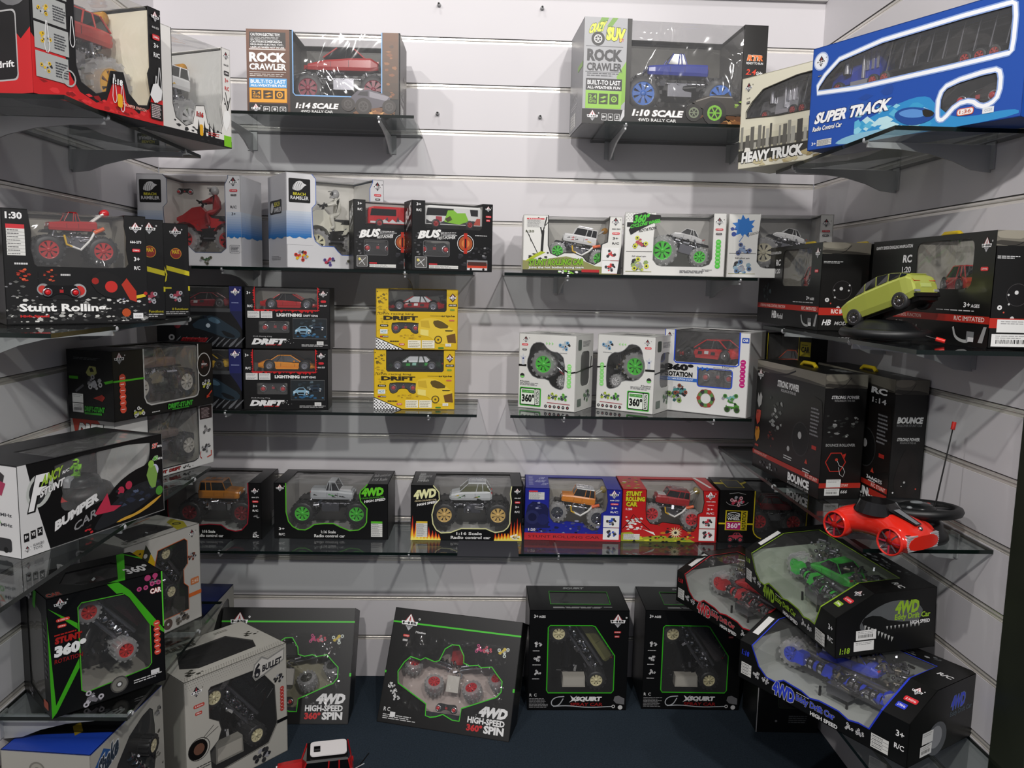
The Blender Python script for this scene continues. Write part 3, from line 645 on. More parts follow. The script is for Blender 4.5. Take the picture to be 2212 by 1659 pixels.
def quad(label, M, L, body, rim, suit, helmet, seat='1c1c1e', rider='red', tyre='clear'):
    r = thing('toy_quad_bike', M, label, 'toy quad bike')
    for s_ in (-1, 1):
        for x in (-.30, .30): wheel(r, x * L, s_ * .17 * L, .185 * L, .185 * L, .15 * L, tyre, rim, s_ > 0, spokes=7)
    g = G(); bm = mat(body, .25)
    g.loft([[(x * L, -w_ * L, z0 * L), (x * L, -w_ * L * .8, z1 * L), (x * L, w_ * L * .8, z1 * L), (x * L, w_ * L, z0 * L)] for x, w_, z0, z1 in ((-.50, .03, .46, .50), (-.40, .06, .40, .54), (-.26, .07, .34, .64), (-.14, .08, .34, .66), (.02, .07, .36, .50), (.20, .06, .38, .48), (.36, .07, .42, .52), (.47, .05, .48, .56))], bm)
    for s_ in (-1, 1):
        for x0 in (-.30, .30):   # mudguards
            pr = [(x0 * L + .21 * L * cos(a), .185 * L + .24 * L * sin(a)) for a in [radians(30 + 20 * i) for i in range(7)]]
            v = []; 
            for px, pz in pr: v += [(px, s_ * .07 * L, pz), (px, s_ * .24 * L, pz), (px, s_ * .24 * L, pz + .012 * L), (px, s_ * .07 * L, pz + .012 * L)]
            g.loft([v[i:i + 4] for i in range(0, len(v), 4)], bm)
    g.obj('body', r)
    g = G(); g.box(-.02 * L, .26 * L, -.055 * L, .055 * L, .46 * L, .53 * L, mat(seat, .5), None, .01 * L, .01 * L); g.obj('seat', r)
    g = G(); g.tube([(-.16 * L, -.13 * L, .74 * L), (-.12 * L, 0, .70 * L), (-.16 * L, .13 * L, .74 * L)], .012 * L, BLACKP, 6); g.tube([(-.12 * L, 0, .70 * L), (-.18 * L, 0, .56 * L)], .018 * L, BLACKP, 6); g.obj('handlebar', r)
    g = G(); g.box(-.30 * L, .30 * L, -.06 * L, .06 * L, .17 * L, .36 * L, BLACKP)
    for s_ in (-1, 1):
        for x in (-.30, .30): g.tube([(x * L, s_ * .10 * L, .185 * L), (x * .6 * L, s_ * .06 * L, .40 * L)], .018 * L, DCHROME, 6)
        g.box(-.08 * L, .14 * L, s_ * .10 * L - .02 * L, s_ * .10 * L + .02 * L, .20 * L, .22 * L, DCHROME)
    q = random.Random(4); junk(g, (-.18 * L, .18 * L, -.09 * L, .09 * L, .2 * L, .38 * L), I4, 14, q); g.obj('chassis', r)
    figure(r, T(.10 * L, 0, .56 * L), .72 * L, suit, helmet); return r
def folded(label, M, w_, h_, rim, tyre, body, pos, ang=-55, R=.13, big=None, bstyle='suv', cat='toy car', brim=None, arm=True, wd=.05, rtyre=None):
    """stunt car standing on its tail: pos = wheel centres (fractions of w_,h_), upright against the back of its box"""
    r = thing('toy_stunt_car', M, label, cat)
    for i, (x, z) in enumerate(pos):
        Rr = (big if (big and i == 0) else R) * w_; wheel(r, x * w_, -.012, z * h_, Rr, wd, tyre, (brim if (brim and i == 0) else rim), False, spokes=8)
        wheel(r, x * w_ + .004, wd + .006, z * h_, Rr * .97, wd * .5, rtyre or 'black', rim, True, spokes=8)
    g = G(); q = random.Random(len(label)); (x0, z0), (x1, z1) = pos[0], pos[1]
    cx, cz = (x0 + x1) / 2 * w_, (z0 + z1) / 2 * h_
    BM = T(cx + (.13 * w_ if not big else .1 * w_), .012, cz + .12 * h_) @ RY(radians(-ang))
    Lb = .62 * w_
    g.tube([(x0 * w_, 0, z0 * h_), (x0 * w_ + .16 * w_, 0, z0 * h_ - .02 * h_)], .012, DCHROME, 8); g.tube([(x1 * w_, 0, z1 * h_), (x1 * w_ - .05 * w_, 0, z1 * h_ + .14 * h_)], .010, DCHROME, 8)
    for k in (-1, 1): g.tube([(-.45 * Lb, -.02, -.02 + .012 * k), (.48 * Lb, -.02, -.02 + .012 * k)], .004, DCHROME, 7, BM)
    for i in range(6): g.lathe([(.007, -.004), (.009, 0), (.007, .004)], CHROME, BM @ T((-.4 + .16 * i) * Lb, -.024, -.02) @ RZ(pi / 2), 8)
    g.box(-.42 * Lb, .42 * Lb, -.016, .016, -.03, -.005, BLACKP, BM)
    junk(g, (-.4 * Lb, .4 * Lb, -.024, -.01, -.04, -.012), BM, 20, q, (DCHROME, BLACKP, BLACKP, CHROME))
    junk(g, ((x1 - .40) * w_, (x1 - .08) * w_, -.01, .01, z1 * h_ - .01, z1 * h_ + .10 * h_), I4, 16, q, (BLACKP, DCHROME, BLACKP, BLACKP))
    if arm: g.tube([((x0 + .06) * w_, 0, z0 * h_ - .03 * h_), ((x0 + .1) * w_, 0, cz), ((x1 - .3) * w_, 0, z1 * h_ + .08 * h_)], .012, BLACKP, 8)
    g.obj('chassis', r)
    car_body(r, Lb * .95, .045, .055, -.006, body, bstyle, BM)
    return r

# ---------------------------------------------------------------- setting
XL, XR, YE, TOPZ = -.6055, .8878, -.7934, 1.605
WALL = noisy(mat('d3d0d3', .42, 0, .35, 'white_laminate'), 3, .025)
BACKING = mat('8d8a8a', .6); INS = mat('e4e0da', .25, .6, .5, 'aluminium_insert'); GROOVE_SHADE = mat('3a3838', .6)
def slatwall(name, M, L, notes=''):
    """boards between grooves every 10 cm; local x along the wall, y = 0 at the face (room towards -y), z up"""
    g = G(); g.box(0, L, .012, .03, 0, TOPZ, BACKING); root = g.obj(name, None, M, kind='structure')
    gz = [1.5 - .1 * k for k in range(15)]; ed = [0.0] + gz[::-1] + [TOPZ]
    bm = G(); h_ = .1 - .0125
    bm.box(0, L, 0, .012, 0, h_, WALL); me = bm.mesh('wall_board')
    bm = G(); bm.box(0, L, .0020, .006, -.00625, .00625, INS); bm.box(0, L, .0004, .006, -.00625, -.0048, INS); bm.box(0, L, .0012, .0021, .0046, .00625, GROOVE_SHADE); bm.tube([(0, .0020, 0), (L, .0020, 0)], .0016, INS, 8); ins = bm.mesh('groove_insert')  # dark strip paints the shade line under each groove's upper edge
    for i in range(15):
        z0 = 0 if i == 0 else gz[::-1][i - 1] + .00625
        if i == 0:
            b2 = G(); b2.box(0, L, 0, .012, 0, .09375, WALL); b2.obj('wall_board', root)
        else: link('wall_board', me, root, T(0, 0, z0))
    b2 = G(); b2.box(0, L, 0, .012, 1.50625, TOPZ, WALL); b2.obj('wall_board', root)
    for z in gz: link('groove_insert', ins, root, T(0, 0, z))
    return root
slatwall('wall_back', T(XL, 0, 0), XR - XL)
YN = -1.15
slatwall('wall_right', T(XR, 0, 0) @ RZ(-pi / 2), -YE)
slatwall('wall_left', T(XL, YN, 0) @ RZ(pi / 2), -YN)
g = G(); CARPET = noisy(mat('28313a', .95, 0, .1, 'blue_grey_carpet'), 320, .22, .4); noisy
g.box(-1.6, 2.2, -3.2, .02, -.03, 0, CARPET); g.obj('floor', kind='structure')
g = G(); g.box(XL - .02, XR + .02, -.012, .03, TOPZ, TOPZ + .2, mat('a8a6a6', .6)); g.box(XR - .0, XR + .03, YE, 0, TOPZ, TOPZ + .2, mat('a8a6a6', .6)); g.obj('trim_1', kind='structure')
g = G(); PM = noisy(mat('25291f', .5, 0, .3, 'dark_post'), 5, .3); g.box(XR - .002, XR + .35, YE - .075, YE - .004, 0, 2.0, PM); g.obj('trim_2', kind='structure')
for i, (x, z, t) in enumerate(((.020, 1.573, 'upper left'), (.249, 1.573, 'upper right'), (.019, 1.340, 'lower left'), (.250, 1.339, 'lower right'))):
    g = G(); g.lathe([(.0031, 0), (.0031, -.012), (.0024, -.0125), (.0024, -.008)], METAL, None, 12); g.lathe([(.0024, -.0095), (.0003, -.0095)], mat('151515', .6), None, 12); g.lathe([(.0045, -.0004), (.0045, -.0015), (.003, -.002)], METAL, None, 12)
    g.obj('wall_pin', None, T(x, -.0003, z), label='small round metal pin in the white back wall, %s of the four' % t, cat='pin')

def glass(label, x0, x1, y0, y1, zt, th=.006):
    g = G(); z0 = zt - th
    g.add([(x0, y0, zt), (x1, y0, zt), (x1, y1, zt), (x0, y1, zt)], [(0, 1, 2, 3)], GLASS)
    g.add([(x0, y0, z0), (x1, y0, z0), (x1, y1, z0), (x0, y1, z0)], [(3, 2, 1, 0)], GLASS)
    g.add([(x0, y0, z0), (x1, y0, z0), (x1, y1, z0), (x0, y1, z0), (x0, y0, zt), (x1, y0, zt), (x1, y1, zt), (x0, y1, zt)], [(0, 1, 5, 4), (1, 2, 6, 5), (2, 3, 7, 6), (3, 0, 4, 7)], GEDGE)
    g.obj('glass_shelf', label=label, cat='shelf')
def bracket(M, label, D=.215, group=None):
    """blade standing out from the wall along -y with foot plate and round tip; z = 0 is the shelf underside"""
    r = thing('shelf_bracket', M, label, 'shelf bracket', group)
    pr = [(0, 0), (-D, 0), (-D, -.008), (-D * .75, -.0095), (-D * .5, -.015), (-D * .3, -.025), (-D * .15, -.037), (0, -.040)]
    g = G(); g.slab([pr], .0035, METAL, Matrix(((0, 0, 1, .00175), (1, 0, 0, 0), (0, 1, 0, 0), (0, 0, 0, 1)))); g.obj('blade', r)
    g = G(); g.box(-.011, .011, -.0025, 0, -.036, .004, METAL); g.obj('foot_plate', r)
    g = G(); g.ball((0, -D - .002, .002), .0052, mat('c8cacc', .2, .4), 10); g.obj('tip_stop', r)
D = .222
for nm, z, xa, xb, bx in (('under the brown box, top left', 1.292, -.47, -.014, (-.395, -.084)), ('under the shell badge and bus boxes', .987, -.46, .108, (-.40, -.031)),
                      ('under the yellow boxes', .692, -.56, .120, (-.40, .019)), ('under the flame print car box', .392, -.56, .083, (-.42, -.02)),
                      ('under the silver and lime box, top right', 1.292, .366, .80, (.41, .69)), ('under the bare tree and splash boxes', .987, .172, .695, (.302, .66)),
                      ('under the two white cut-out boxes', .692, .190, .70, (.303, .62)), ('under the deep blue and red comic boxes', .392, .214, .88, (.30, .62))):
    glass('clear glass shelf on the back wall ' + nm, xa, xb, -D, -.001, z - .0002)
    for i, x in enumerate(bx): bracket(T(x, -.0005, z - .0068), '%s metal bracket of the glass shelf ' % ('left', 'right')[i] + nm)
for nm, z, y0, y1 in (('under the flame print truck box', 1.192, -.80, -.308), ('under the rubble print box', .892, -.86, -.30), ('under the bumper car box', .592, -1.0, -.297), ('under the green zigzag box', .292, -.70, -.25)):
    glass('clear glass shelf on the left wall ' + nm, XL + .001, -.405, y0, y1, z - .0002)
    for i, y in enumerate((-.386, -.68)): bracket(T(XL + .0005, y, z - .0068) @ RZ(pi / 2), '%s metal bracket of the glass shelf ' % ('farther', 'nearer')[i] + nm, .195)
for nm, z, y0, y1 in (('under the bright blue truck box', 1.192, -.757, -.30), ('under the tilted green car', .892, -.86, -.28), ('under the glossy red car', .592, -.76, -.02), ('under the blue lettered slanted box', .292, -.90, -.20)):
    glass('clear glass shelf on the right wall ' + nm, .692, XR - .001, y0, y1, z - .0002)
    for i, y in enumerate((-.385, -.665)): bracket(T(XR - .0005, y, z - .0068) @ RZ(-pi / 2), '%s metal bracket of the glass shelf ' % ('farther', 'nearer')[i] + nm, .19)
# ---------------------------------------------------------------- cartons, back wall, top row
def ucut(p): return [(0, 0), (100, 0), (100, 100)] + p[::-1] + [(0, 100)]
PICC = ('c81e24', 'd8d8d8', '2a2a2c')
def icon_set(A, u0, u1, v0, v1, fg, bg):
    n = 3; w_ = (u1 - u0) / (n + .6 * (n - 1) / n)
    for i in range(n):
        a = u0 + i * (u1 - u0 - w_) / (n - 1); A.rect(a, v0, a + w_, v1, fg)
    A.text('2.4', u0 + w_ * .1, v0 + (v1 - v0) * .5, u0 + w_ * .9, v0 + (v1 - v0) * .88, bg); A.text('GHz', u0 + w_ * .1, v0 + (v1 - v0) * .12, u0 + w_ * .9, v0 + (v1 - v0) * .42, bg)
    a = u0 + (u1 - u0 - w_) / 2
    for k in (.2, .58): A.poly([(a + w_ * .12, v0 + (v1 - v0) * k), (a + w_ * .6, v0 + (v1 - v0) * (k + .2)), (a + w_ * .9, v0 + (v1 - v0) * (k + .12)), (a + w_ * .5, v0 + (v1 - v0) * (k - .05))], bg)
    A.circ(u1 - w_ / 2, (v0 + v1) / 2, w_ * .34, bg, 14, inner=w_ * .2); A.circ(u1 - w_ / 2, (v0 + v1) / 2, w_ * .1, bg, 8)
def small_icons(A, u0, u1, v0, v1):
    w_ = (u1 - u0) / 3.5
    for i in range(3):
        a = u0 + i * w_ * 1.25; A.rr(a, v0, a + w_, v1, 'c8c8c8', w_ * .12, w_ * .1)
    A.text('8+', u0 + w_ * .18, v0 + (v1 - v0) * .3, u0 + w_ * .8, v0 + (v1 - v0) * .75); A.circ(u0 + w_ * 1.75, (v0 + v1) / 2, w_ * .25, 'c8c8c8', 6); a = u0 + w_ * 2.5
    A.line([(a + w_ * .25, v0 + (v1 - v0) * .25), (a + w_ * .75, v0 + (v1 - v0) * .75)], .3, 'c8c8c8'); A.line([(a + w_ * .75, v0 + (v1 - v0) * .25), (a + w_ * .25, v0 + (v1 - v0) * .75)], .3, 'c8c8c8'); A.line([(a + w_ * .5, v0 + (v1 - v0) * .2), (a + w_ * .5, v0 + (v1 - v0) * .8)], .3, 'c8c8c8')
def wheel_pic(A, u, v, r, rim, tyre='2c2a28'):
    A.circ(u, v, r, tyre, 18); A.circ(u, v, r * .62, rim, 16); A.circ(u, v, r * .45, tyre, 14)
    for i in range(6): A.line([(u, v), (u + r * .45 * cos(i * 1.047), v + r * .45 * A.W / A.H * sin(i * 1.047))], r * .1, rim)
def rock_crawler(name, label, x, y, yaw, w, d, h, pw, wl, wr, vb, cols, scale, brown):
    card, panel, txt, bandc, band2, ico, icobg, edge = cols
    B = Carton(name, label, x, y, 1.292, yaw, w, d, h, '1c1917', front=ucut([(wl, 100), (wl, vb + 3), (wl + 1.5, vb), (wr - 2, vb), (wr, vb + 4), (wr, 100)]), topgap=(wl, wr), inner='4a4844', film=CRINK, edge=edge, edgew=.7, side='8a8b8e' if not brown else '4a4644', backcol='54524c')
    A = B.on('F')
    if brown:
        A.grad(0, 0, pw, 100, '4a2f22', '6e4630', 8); A.rect(1.2, 0, pw - 1.5, 13, '1b1918')
        A.rect(2, 79, pw - 2.5, 96.5, '2a2522')
        A.text('CAUTION-ELECTRIC TOY:', 2.8, 92, pw - 6, 95.2); A.lines(2.8, 86.5, pw - 5, 91, 3, 'b8b8b8')
        for i, s_ in enumerate(('CAUTION-SUPERVISION', 'REQUIRED-ELECTRIC TOY-', 'UNPLUG WHEN NOT IN USE.')): A.text(s_, 2.8, 84 - 3.2 * i, pw - (5, 4, 3.2)[i], 86.2 - 3.2 * i)
        A.line([(1.8, 76.5), (pw - 2.5, 76.5)], .5, 'e8e4e0'); A.line([(1.8, 50), (pw - 2.5, 50)], .3, 'c8c4c0')
        A.grad(wr + .6, 22, 99, 100, '3a3026', '6a4326', 8); A.rocks(wr + 1, 24, 98, 96, 14, ['7a4a2a', '4c3626', '8a5a34'], 3)
        top = 61.5
    else:
        A.rect(0, 14, pw, 100, 'a2a3a6'); A.rect(0, 0, pw, 14, '201e1e'); A.poly([(pw - 2, 18), (pw, 22), (pw, 60), (pw - 5, 45)], '7fae3a'); A.poly([(pw - 3, 0), (pw, 8), (pw, 14), (pw - 1, 14)], 'c8c8ca')
        A.poly([(6, 88), (9, 100), (13, 100), (9, 86)], '6c9a30'); A.poly([(12, 92), (15, 100), (18, 100), (14, 90)], '6c9a30')
        A.text('CRAZY', 2, 84, 10.5, 93.5, 'd8e03c', .3, .06, '26301c', .22); A.text('SUV', 11.5, 79, 21.5, 92, 'd8e03c', .1, .07, '26301c', -.1)
        wheel_pic(A, 7.4, 80, 3.6, 'c8c8c8', '1c1c1c'); A.text('TOY', 18.5, 78, 21.3, 81, 'c82020')
        A.line([(1, 73), (pw - 2, 73)], .25, '55565a'); A.line([(1, 49), (pw - 2, 49)], .25, '55565a'); A.rect(wl - 2, 0, wl, 100, '1c1917')
        A.text('RTR', wr + 2, 66, 98, 71.5, 'e87a3a', .2, .05, 'f4e8d8'); A.text('READY TO RUN', wr + 1.8, 62.6, 98, 64.8)
        A.text('2.4', wr + 1.6, 52.5, wr + 7, 58, 'e04028', .25); A.text('GHz', wr + 7.4, 52.5, 98, 56); A.text('1:10', wr + 1.5, 43, 98, 48, sh=.2); top = 59
    A.text('ROCK', 1.8, top, pw - 2.2, top + 11.5, txt, 0, .05); A.text('CRAWLER', 1.8, top - 9, pw - 2.2, top - 1.5, txt, 0, .035)
    A.lines(2, 44.5, pw - 4, 48.5, 2, 'c8c0b8' if brown else '55565a'); A.rect(1.6, 31.8, pw - 2, 42.8, bandc); A.text('BUILT-TO LAST', 2.4, 36.8, pw - 2.8, 41.2); A.text('ALL-WEATHER FUN', 2.4, 33, pw - 2.8, 35.6)
    A.rect(1.6, 14.4, pw - 2, 31.4, band2); icon_set(A, 3, pw - 3.6, 18.6, 28.6, ico, icobg)
    A.logo(5.6, 6.6, 3.0); small_icons(A, 10.5, pw - 2.6, 3.2, 9.8)
    A.text(scale, wl + 1.5, 8.6, wl + 29, 15.2, 'f0f0ee', .25, .04, '77726e'); A.text('4WD RALLY CAR', wl + 5, 3.8, wl + 26, 6.8, 'e0e0de')
    A.rocks(62, 1, 97, 12, 30, ['b07a44', '8a5a30', 'c8965c', '6a4426'], 4, 5)
    if brown:
        A.poly([(66, 12), (68, 24), (72, 31), (80, 33), (88, 29), (94, 24), (92, 14), (80, 10)], '56525a'); A.poly([(72, 26), (74, 30), (79, 31), (79, 25)], '2a282c'); A.poly([(80, 31), (93, 25), (91, 20), (80, 24)], '8a868e')
        for u in (66, 76, 93): wheel_pic(A, u, 13 if u > 70 else 15, 4.6 if u != 76 else 5.5, '4a4644', '332d2a')
    else:
        A.poly([(60, 24), (66, 30), (80, 33), (84, 26), (90, 20), (86, 12), (70, 14)], '3a3632'); A.line([(62, 25), (70, 30), (82, 30)], .5, '8a8680'); A.rocks(80, 14, 97, 30, 8, ['5e7a2a', '4a4a3a', '88a848'], 2)
        wheel_pic(A, 61, 14, 4.6, '77806a'); wheel_pic(A, 72.5, 14.5, 6.6, '74b03a')
    A2 = B.on('L') if not brown else B.on('R')
    A2.text(scale, 12, 30, 60, 38, 'b8b8b8', .1); A2.lines(12, 22, 60, 27, 2); A2.table(10, 4, 50, 18, 5); A2.rect(60, 55, 96, 60, '7fae3a' if not brown else '77726e')
    B.done(); return B
B = rock_crawler('toy_box', 'brown and black box with light blue framed window and red off-roader, top left shelf', -.352, -.185, 0, .306, .13, .165, 28, 30, 88, 24,
             ('1c1917', '', 'f0eeec', '5a9fd4', 'df9a22', '3a2a18', 'df9a22', '7fb0e4'), '1:14 SCALE', True)
monster('red toy off-roader with big black tyres behind the film of the brown box', B.at(60, 50, 16), .19, 'b02a28', '8a2038', 'black', 'sport', .17, lift=.34, bh=.28, bw=.34, bl=.8, roofcol='26282a', seed=11)
B = rock_crawler('toy_box', 'silver, black and lime box with dark window and blue off-roader, top right shelf', .324, -.191, 3.2, .381, .163, .207, 23, 25.5, 87, 18,
             ('1c1917', '', '2a2a2e', '242326', '8cc040', '2c3818', '8cc040', None), '1:10 SCALE', False)
monster('blue toy off-roader with roll cage behind the film of the silver and lime box', B.at(56, 50, 14), .235, '2a3a9c', '2f6cc4', 'black', 'pickup', .17, lift=.33, bh=.22, bw=.28, roofcol='2a2c34', seed=12)

# ---------------------------------------------------------------- top row side walls
EX = ucut([(30, 100), (30, 30), (33, 18), (44, 12), (52, 16), (56, 34), (66, 36), (70, 20), (78, 12), (86, 14), (89, 24), (87, 42), (89, 48), (89, 100)])
def eighteen(x, y, yaw, w, d, h, white):
    c = 'e6e4e0' if white else '1a1a1c'; c2 = 'e6e4e0' if white else 'c41c20'; ink = '1c1c1e' if white else 'd0d0d0'
    lab = 'white toy jeep box with black tree print and lime label, behind the red flame box' if white else 'red and black flame print box, nearest box on the topmost left shelf'
    B = Carton('toy_box', lab, x, y, 1.192, yaw, w, d, h, c, front=EX, topgap=(30, 89), inner='e8e2cc' if not white else 'd8d8d4', edge='1a1a1c' if white else '26262a', edgew=.6, film=CRINK)
    A = B.on('F')
    if not white:
        A.poly([(0, 0), (100, 0), (100, 22), (90, 26), (88, 12), (78, 5), (68, 12), (66, 26), (57, 24), (52, 9), (44, 5), (32, 10), (26, 20), (22, 36), (14, 42), (6, 36), (0, 44)], c2)
        A.rocks(0, 1, 98, 12, 30, ['8a1014', 'a01418', 'd83034'], 4)
        for i in range(4): A.rect(2, 76 - 21 * i, 25 - i % 2, 95 - 21 * i, 'a8aaa8'); A.pic(9, 85 - 21 * i, 5.5, 'b8b8b4' if i else '3a3a3c', 'd8b020', '77777a', i, style=1 if i else 0); A.lines(15, 79 - 21 * i, 24, 91 - 21 * i, 6, '44464a', .5) if i else A.circ(18, 82, 4, 'd8b020', 12, inner=2)
        A.circ(24, 18, 5, 'a8aaa8', 14, inner=4); A.pic(24, 18, 4, 'd8b020', '333', '77777a', 8, style=1) if False else None
        for u, t in ((10, 60), (27.5, 70), (58, 36), (64, 30), (94, 46), (97, 54)):
            q = smooth([(u, t), (u + 1.2, t - 16), (u + 1.8, t - 24), (u, t - 28), (u - 1.8, t - 24), (u - 1.2, t - 16)], 1); A.line(q, .5, 'e0e0e0', True)
        A.poly([(88, 24), (91, 34), (95, 36), (99, 30), (98, 22), (92, 18)], 'dedede'); A.rect(88, 4, 99, 18, '1c1a1a'); A.lines(89, 5, 98, 17, 8, 'c0b0b0', .6); A.text('BUMPER SWITCH', 66, 8, 84, 10.5, 'f0b0a0')
        A.line([(66, 9), (63, 10.5), (66, 12)], .5, 'f0b0a0')
    else:
        A.rect(0, 0, 100, 7, '1c1c1e'); A.rocks(30, 2, 88, 16, 26, ['1c1c1e', '2a2a2c'], 3.4)
        for u in (57, 64, 70, 75): A.poly([(u, 6), (u + 2, 22), (u + 4, 6)], '1c1c1e')
        for a in ((95, 20, 96, 48), (96, 36, 91, 50), (96, 40, 99, 52), (95.6, 44, 93, 56), (93.5, 44, 91, 44)): A.line([(a[0], a[1]), (a[2], a[3])], .8, '1c1c1e')
        A.poly([(89, 26), (91, 36), (96, 38), (99, 32), (97, 24), (93, 16), (90, 22)], 'f4f4f2'); A.rect(90, 1, 99.5, 12, '7ec624'); A.lines(70, 8, 84, 12, 2, 'c03030')
    A.text('1:1' + ('6' if white else '8'), 56.5, 24, 64.5, 29, 'f4f4f4' if not white else 'c82828', .1, .04, '1a1a1a'); A.rr(60, 6, 64, 17, 'e2a91c', 1.4)
    A.logo(94.5, 92, 3.6, white); A.text('666-253', 91.5, 82.6, 97.5, 84.4, ink); A.tag(91.5, 73, 98, 77.5, 'c82a30' if not white else '3a3a3c', '27MHz'); A.text('3+', 92.5, 66, 96.8, 70, 'f0f0f0' if not white else 'c82828'); A.text('R/C', 92.2, 58, 97.6, 62, 'f0f0f0' if not white else 'c82828')
    L = B.on('L')
    if not white:
        L.poly([(0, 0), (100, 0), (100, 48), (90, 40), (80, 50), (60, 44), (0, 50)], 'c41c20'); L.rr(20, 10, 86, 62, '141416', 4); L.rr(20, 10, 86, 62, 'b0b0b0', 4, 1.2); L.text('stunt & drift', 30, 20, 82, 25)
        L.circ(84, 84, 20, '6a6a6c', 20, 1); L.circ(84, 84, 12, '4a4438', 14); L.rocks(70, 70, 96, 98, 16, ['8a8a8c', '3a3a3c', '9a9440'], 6)
        L.text('SPEED', 4, 14, 24, 20, 'e8a0a0', .2)
    B.done(); return B
B = eighteen(-.441, -.804, 68.9, .223, .165, .167, False)
monster('toy stunt truck with red shell and yellow wheel centres in the flame box', B.at(53, 52, 5), .19, 'a82a22', 'e2a51e', 'clear', 'suv', .21, lift=.48, bh=.26, bw=.3, bl=.8, wing='e2a51e', seed=21, tw=.36, wb=.25)
B = eighteen(-.400, -.567, 66, .193, .165, .168, True)
monster('white toy stunt jeep with clear tyres in the white box behind the flame box', B.at(52, 52, 5), .165, 'dedede', 'c8c8c8', 'clear', 'hummer', .21, lift=.48, bh=.27, bw=.3, bl=.8, wing='e2a51e', seed=22, tw=.36, wb=.25, decal=('c82828', 'e0b020', '2a2a2a'))
def truck_box(x, y, yaw, w, d, h, blue):
    W1 = smooth([(4, 52), (93, 51), (94.5, 54), (94.5, 88), (92, 92), (19, 89), (4, 66)], 1)
    W2 = smooth([(66, 12), (66, 30), (70, 38), (88, 42), (91, 38), (91, 20), (88, 14), (84, 13), (80, 20), (74, 19), (69, 8), (67, 8)], 1)
    B = Carton('toy_box', 'bright blue boxed toy truck with white glowing window frame, top right' if blue else 'cream boxed toy truck with grey city print, behind the bright blue truck box', x, y, 1.192, yaw, w, d, h,
               '1f4ea8' if blue else 'dcd8c4', holes=[W1, W2] if blue else [W1], inner='26282c', film=CRINK, side='1f4ea8' if blue else 'dcd8c4')
    A = B.on('F')
    if blue:
        A.rocks(12, 22, 60, 48, 7, ['2c58a8', '21499a'], 6)
        A.poly(smooth([(24, 14), (40, 26), (60, 34), (66, 20), (74, 6), (99, 8), (99, 0), (30, 0)], 2), '2f8cc8'); A.rocks(26, 2, 64, 30, 26, ['5ab0d4', '8ccce0', '3a9ccc', 'b8dce4'], 6, 9)
        A.poly(smooth([(14, 0), (20, 8), (40, 10), (60, 4), (62, 0)], 2), '86b8d0')
        for q, wd in ((W1, 1.5), (W2, 1.5)): A.line(q, wd * 1.7, '8aa4d8', True); A.line(q, wd, 'f2f4f8', True)
        A.circ(5, 86, 4.2, 'a8b8dc', 20); A.circ(5, 86, 3.6, 'e8ecf4', 20); A.logo(5, 85, 2.6, True); A.tag(3.6, 71, 6, 72.6, '26304a', 'RC')
        A.text('SUPER TRACK', 3, 25, 43, 36, 'f4f4f4', .35, .05, '16285c'); A.text('Radio Control Car', 2.5, 18, 19, 22.6, 'f0f0f0', .2, .03, '16285c')
        A.text('3+', 2.5, 4.5, 5, 7.5); A.table(5.6, 3, 14, 9, 4)
        A.poly(smooth([(46, 22), (52, 25), (62, 20), (66, 13), (62, 8), (54, 7), (47, 15)], 2), '1d4a94'); A.poly(smooth([(47, 21), (54, 23), (62, 17), (60, 13), (52, 15)], 2), '5a90d0'); A.poly(smooth([(59, 21), (65, 16), (64, 12), (60, 13)], 1), '26241c')
        A.rr(74.5, 8.5, 81.5, 14.5, 'f0e8e4', 1); A.rr(74.5, 8.5, 81.5, 14.5, 'd06040', 1, .3); A.text('1:36', 75.6, 10, 80.4, 13.2, 'b85a48'); A.rect(85, 7, 89.5, 12, 'e0e4e8'); A.text('CC20', 85.8, 8.4, 88.8, 10.6, 'a8b0b8')
    else:
        A.grad(0, 8, 100, 50, 'a8a284', 'e0dcc8', 6); q = random.Random(8); x = 1
        A.poly([(0, 22), (100, 22), (100, 30), (0, 30)], '5c5a54')
        while x < 98:
            t = q.uniform(1.2, 3.6); A.rect(x, 20, x + t, q.uniform(27, 47), q.choice(['77756e', '8f8d84', 'a8a69c', '66645e', '4c4a46'])); x += t + q.uniform(0, 1.5)
        A.rect(0, 8, 100, 20, '3a3934'); A.rocks(0, 1, 99, 12, 30, ['b8a87c', '9a8a60', 'cabf98'], 4)
        A.text('HEAVY TRUCK', 2.5, 6, 44, 18, 'f2f2ee', .06, .06, '24231f'); A.poly([(4, 18), (5, 23), (8, 22), (9, 18)], 'e8e6de'); A.line(W1, .5, '3a3832', True)
        A.logo(5, 88, 2.6, True); A.text('666-307', 4, 76.5, 6.6, 77.8, '55524a'); A.tag(4, 71, 6.4, 73.6, '33312c', 'RC')
    B.done()
    return B
B = truck_box(.661, -.529, -62.6, .341, .078, .161, True)
truck('blue and chrome toy semi truck with car carrier in the bright blue box', B.at(47, 50, 52), .29, '1f3aa8')
remote('black remote control with red knobs in the bright blue truck box', B.at(79, 25, 24), .062)
B = truck_box(.617, -.300, -60, .342, .09, .168, False)
truck('silver chrome toy semi truck in the cream city print box', B.at(47, 50, 52), .29, 'b8b8bc')

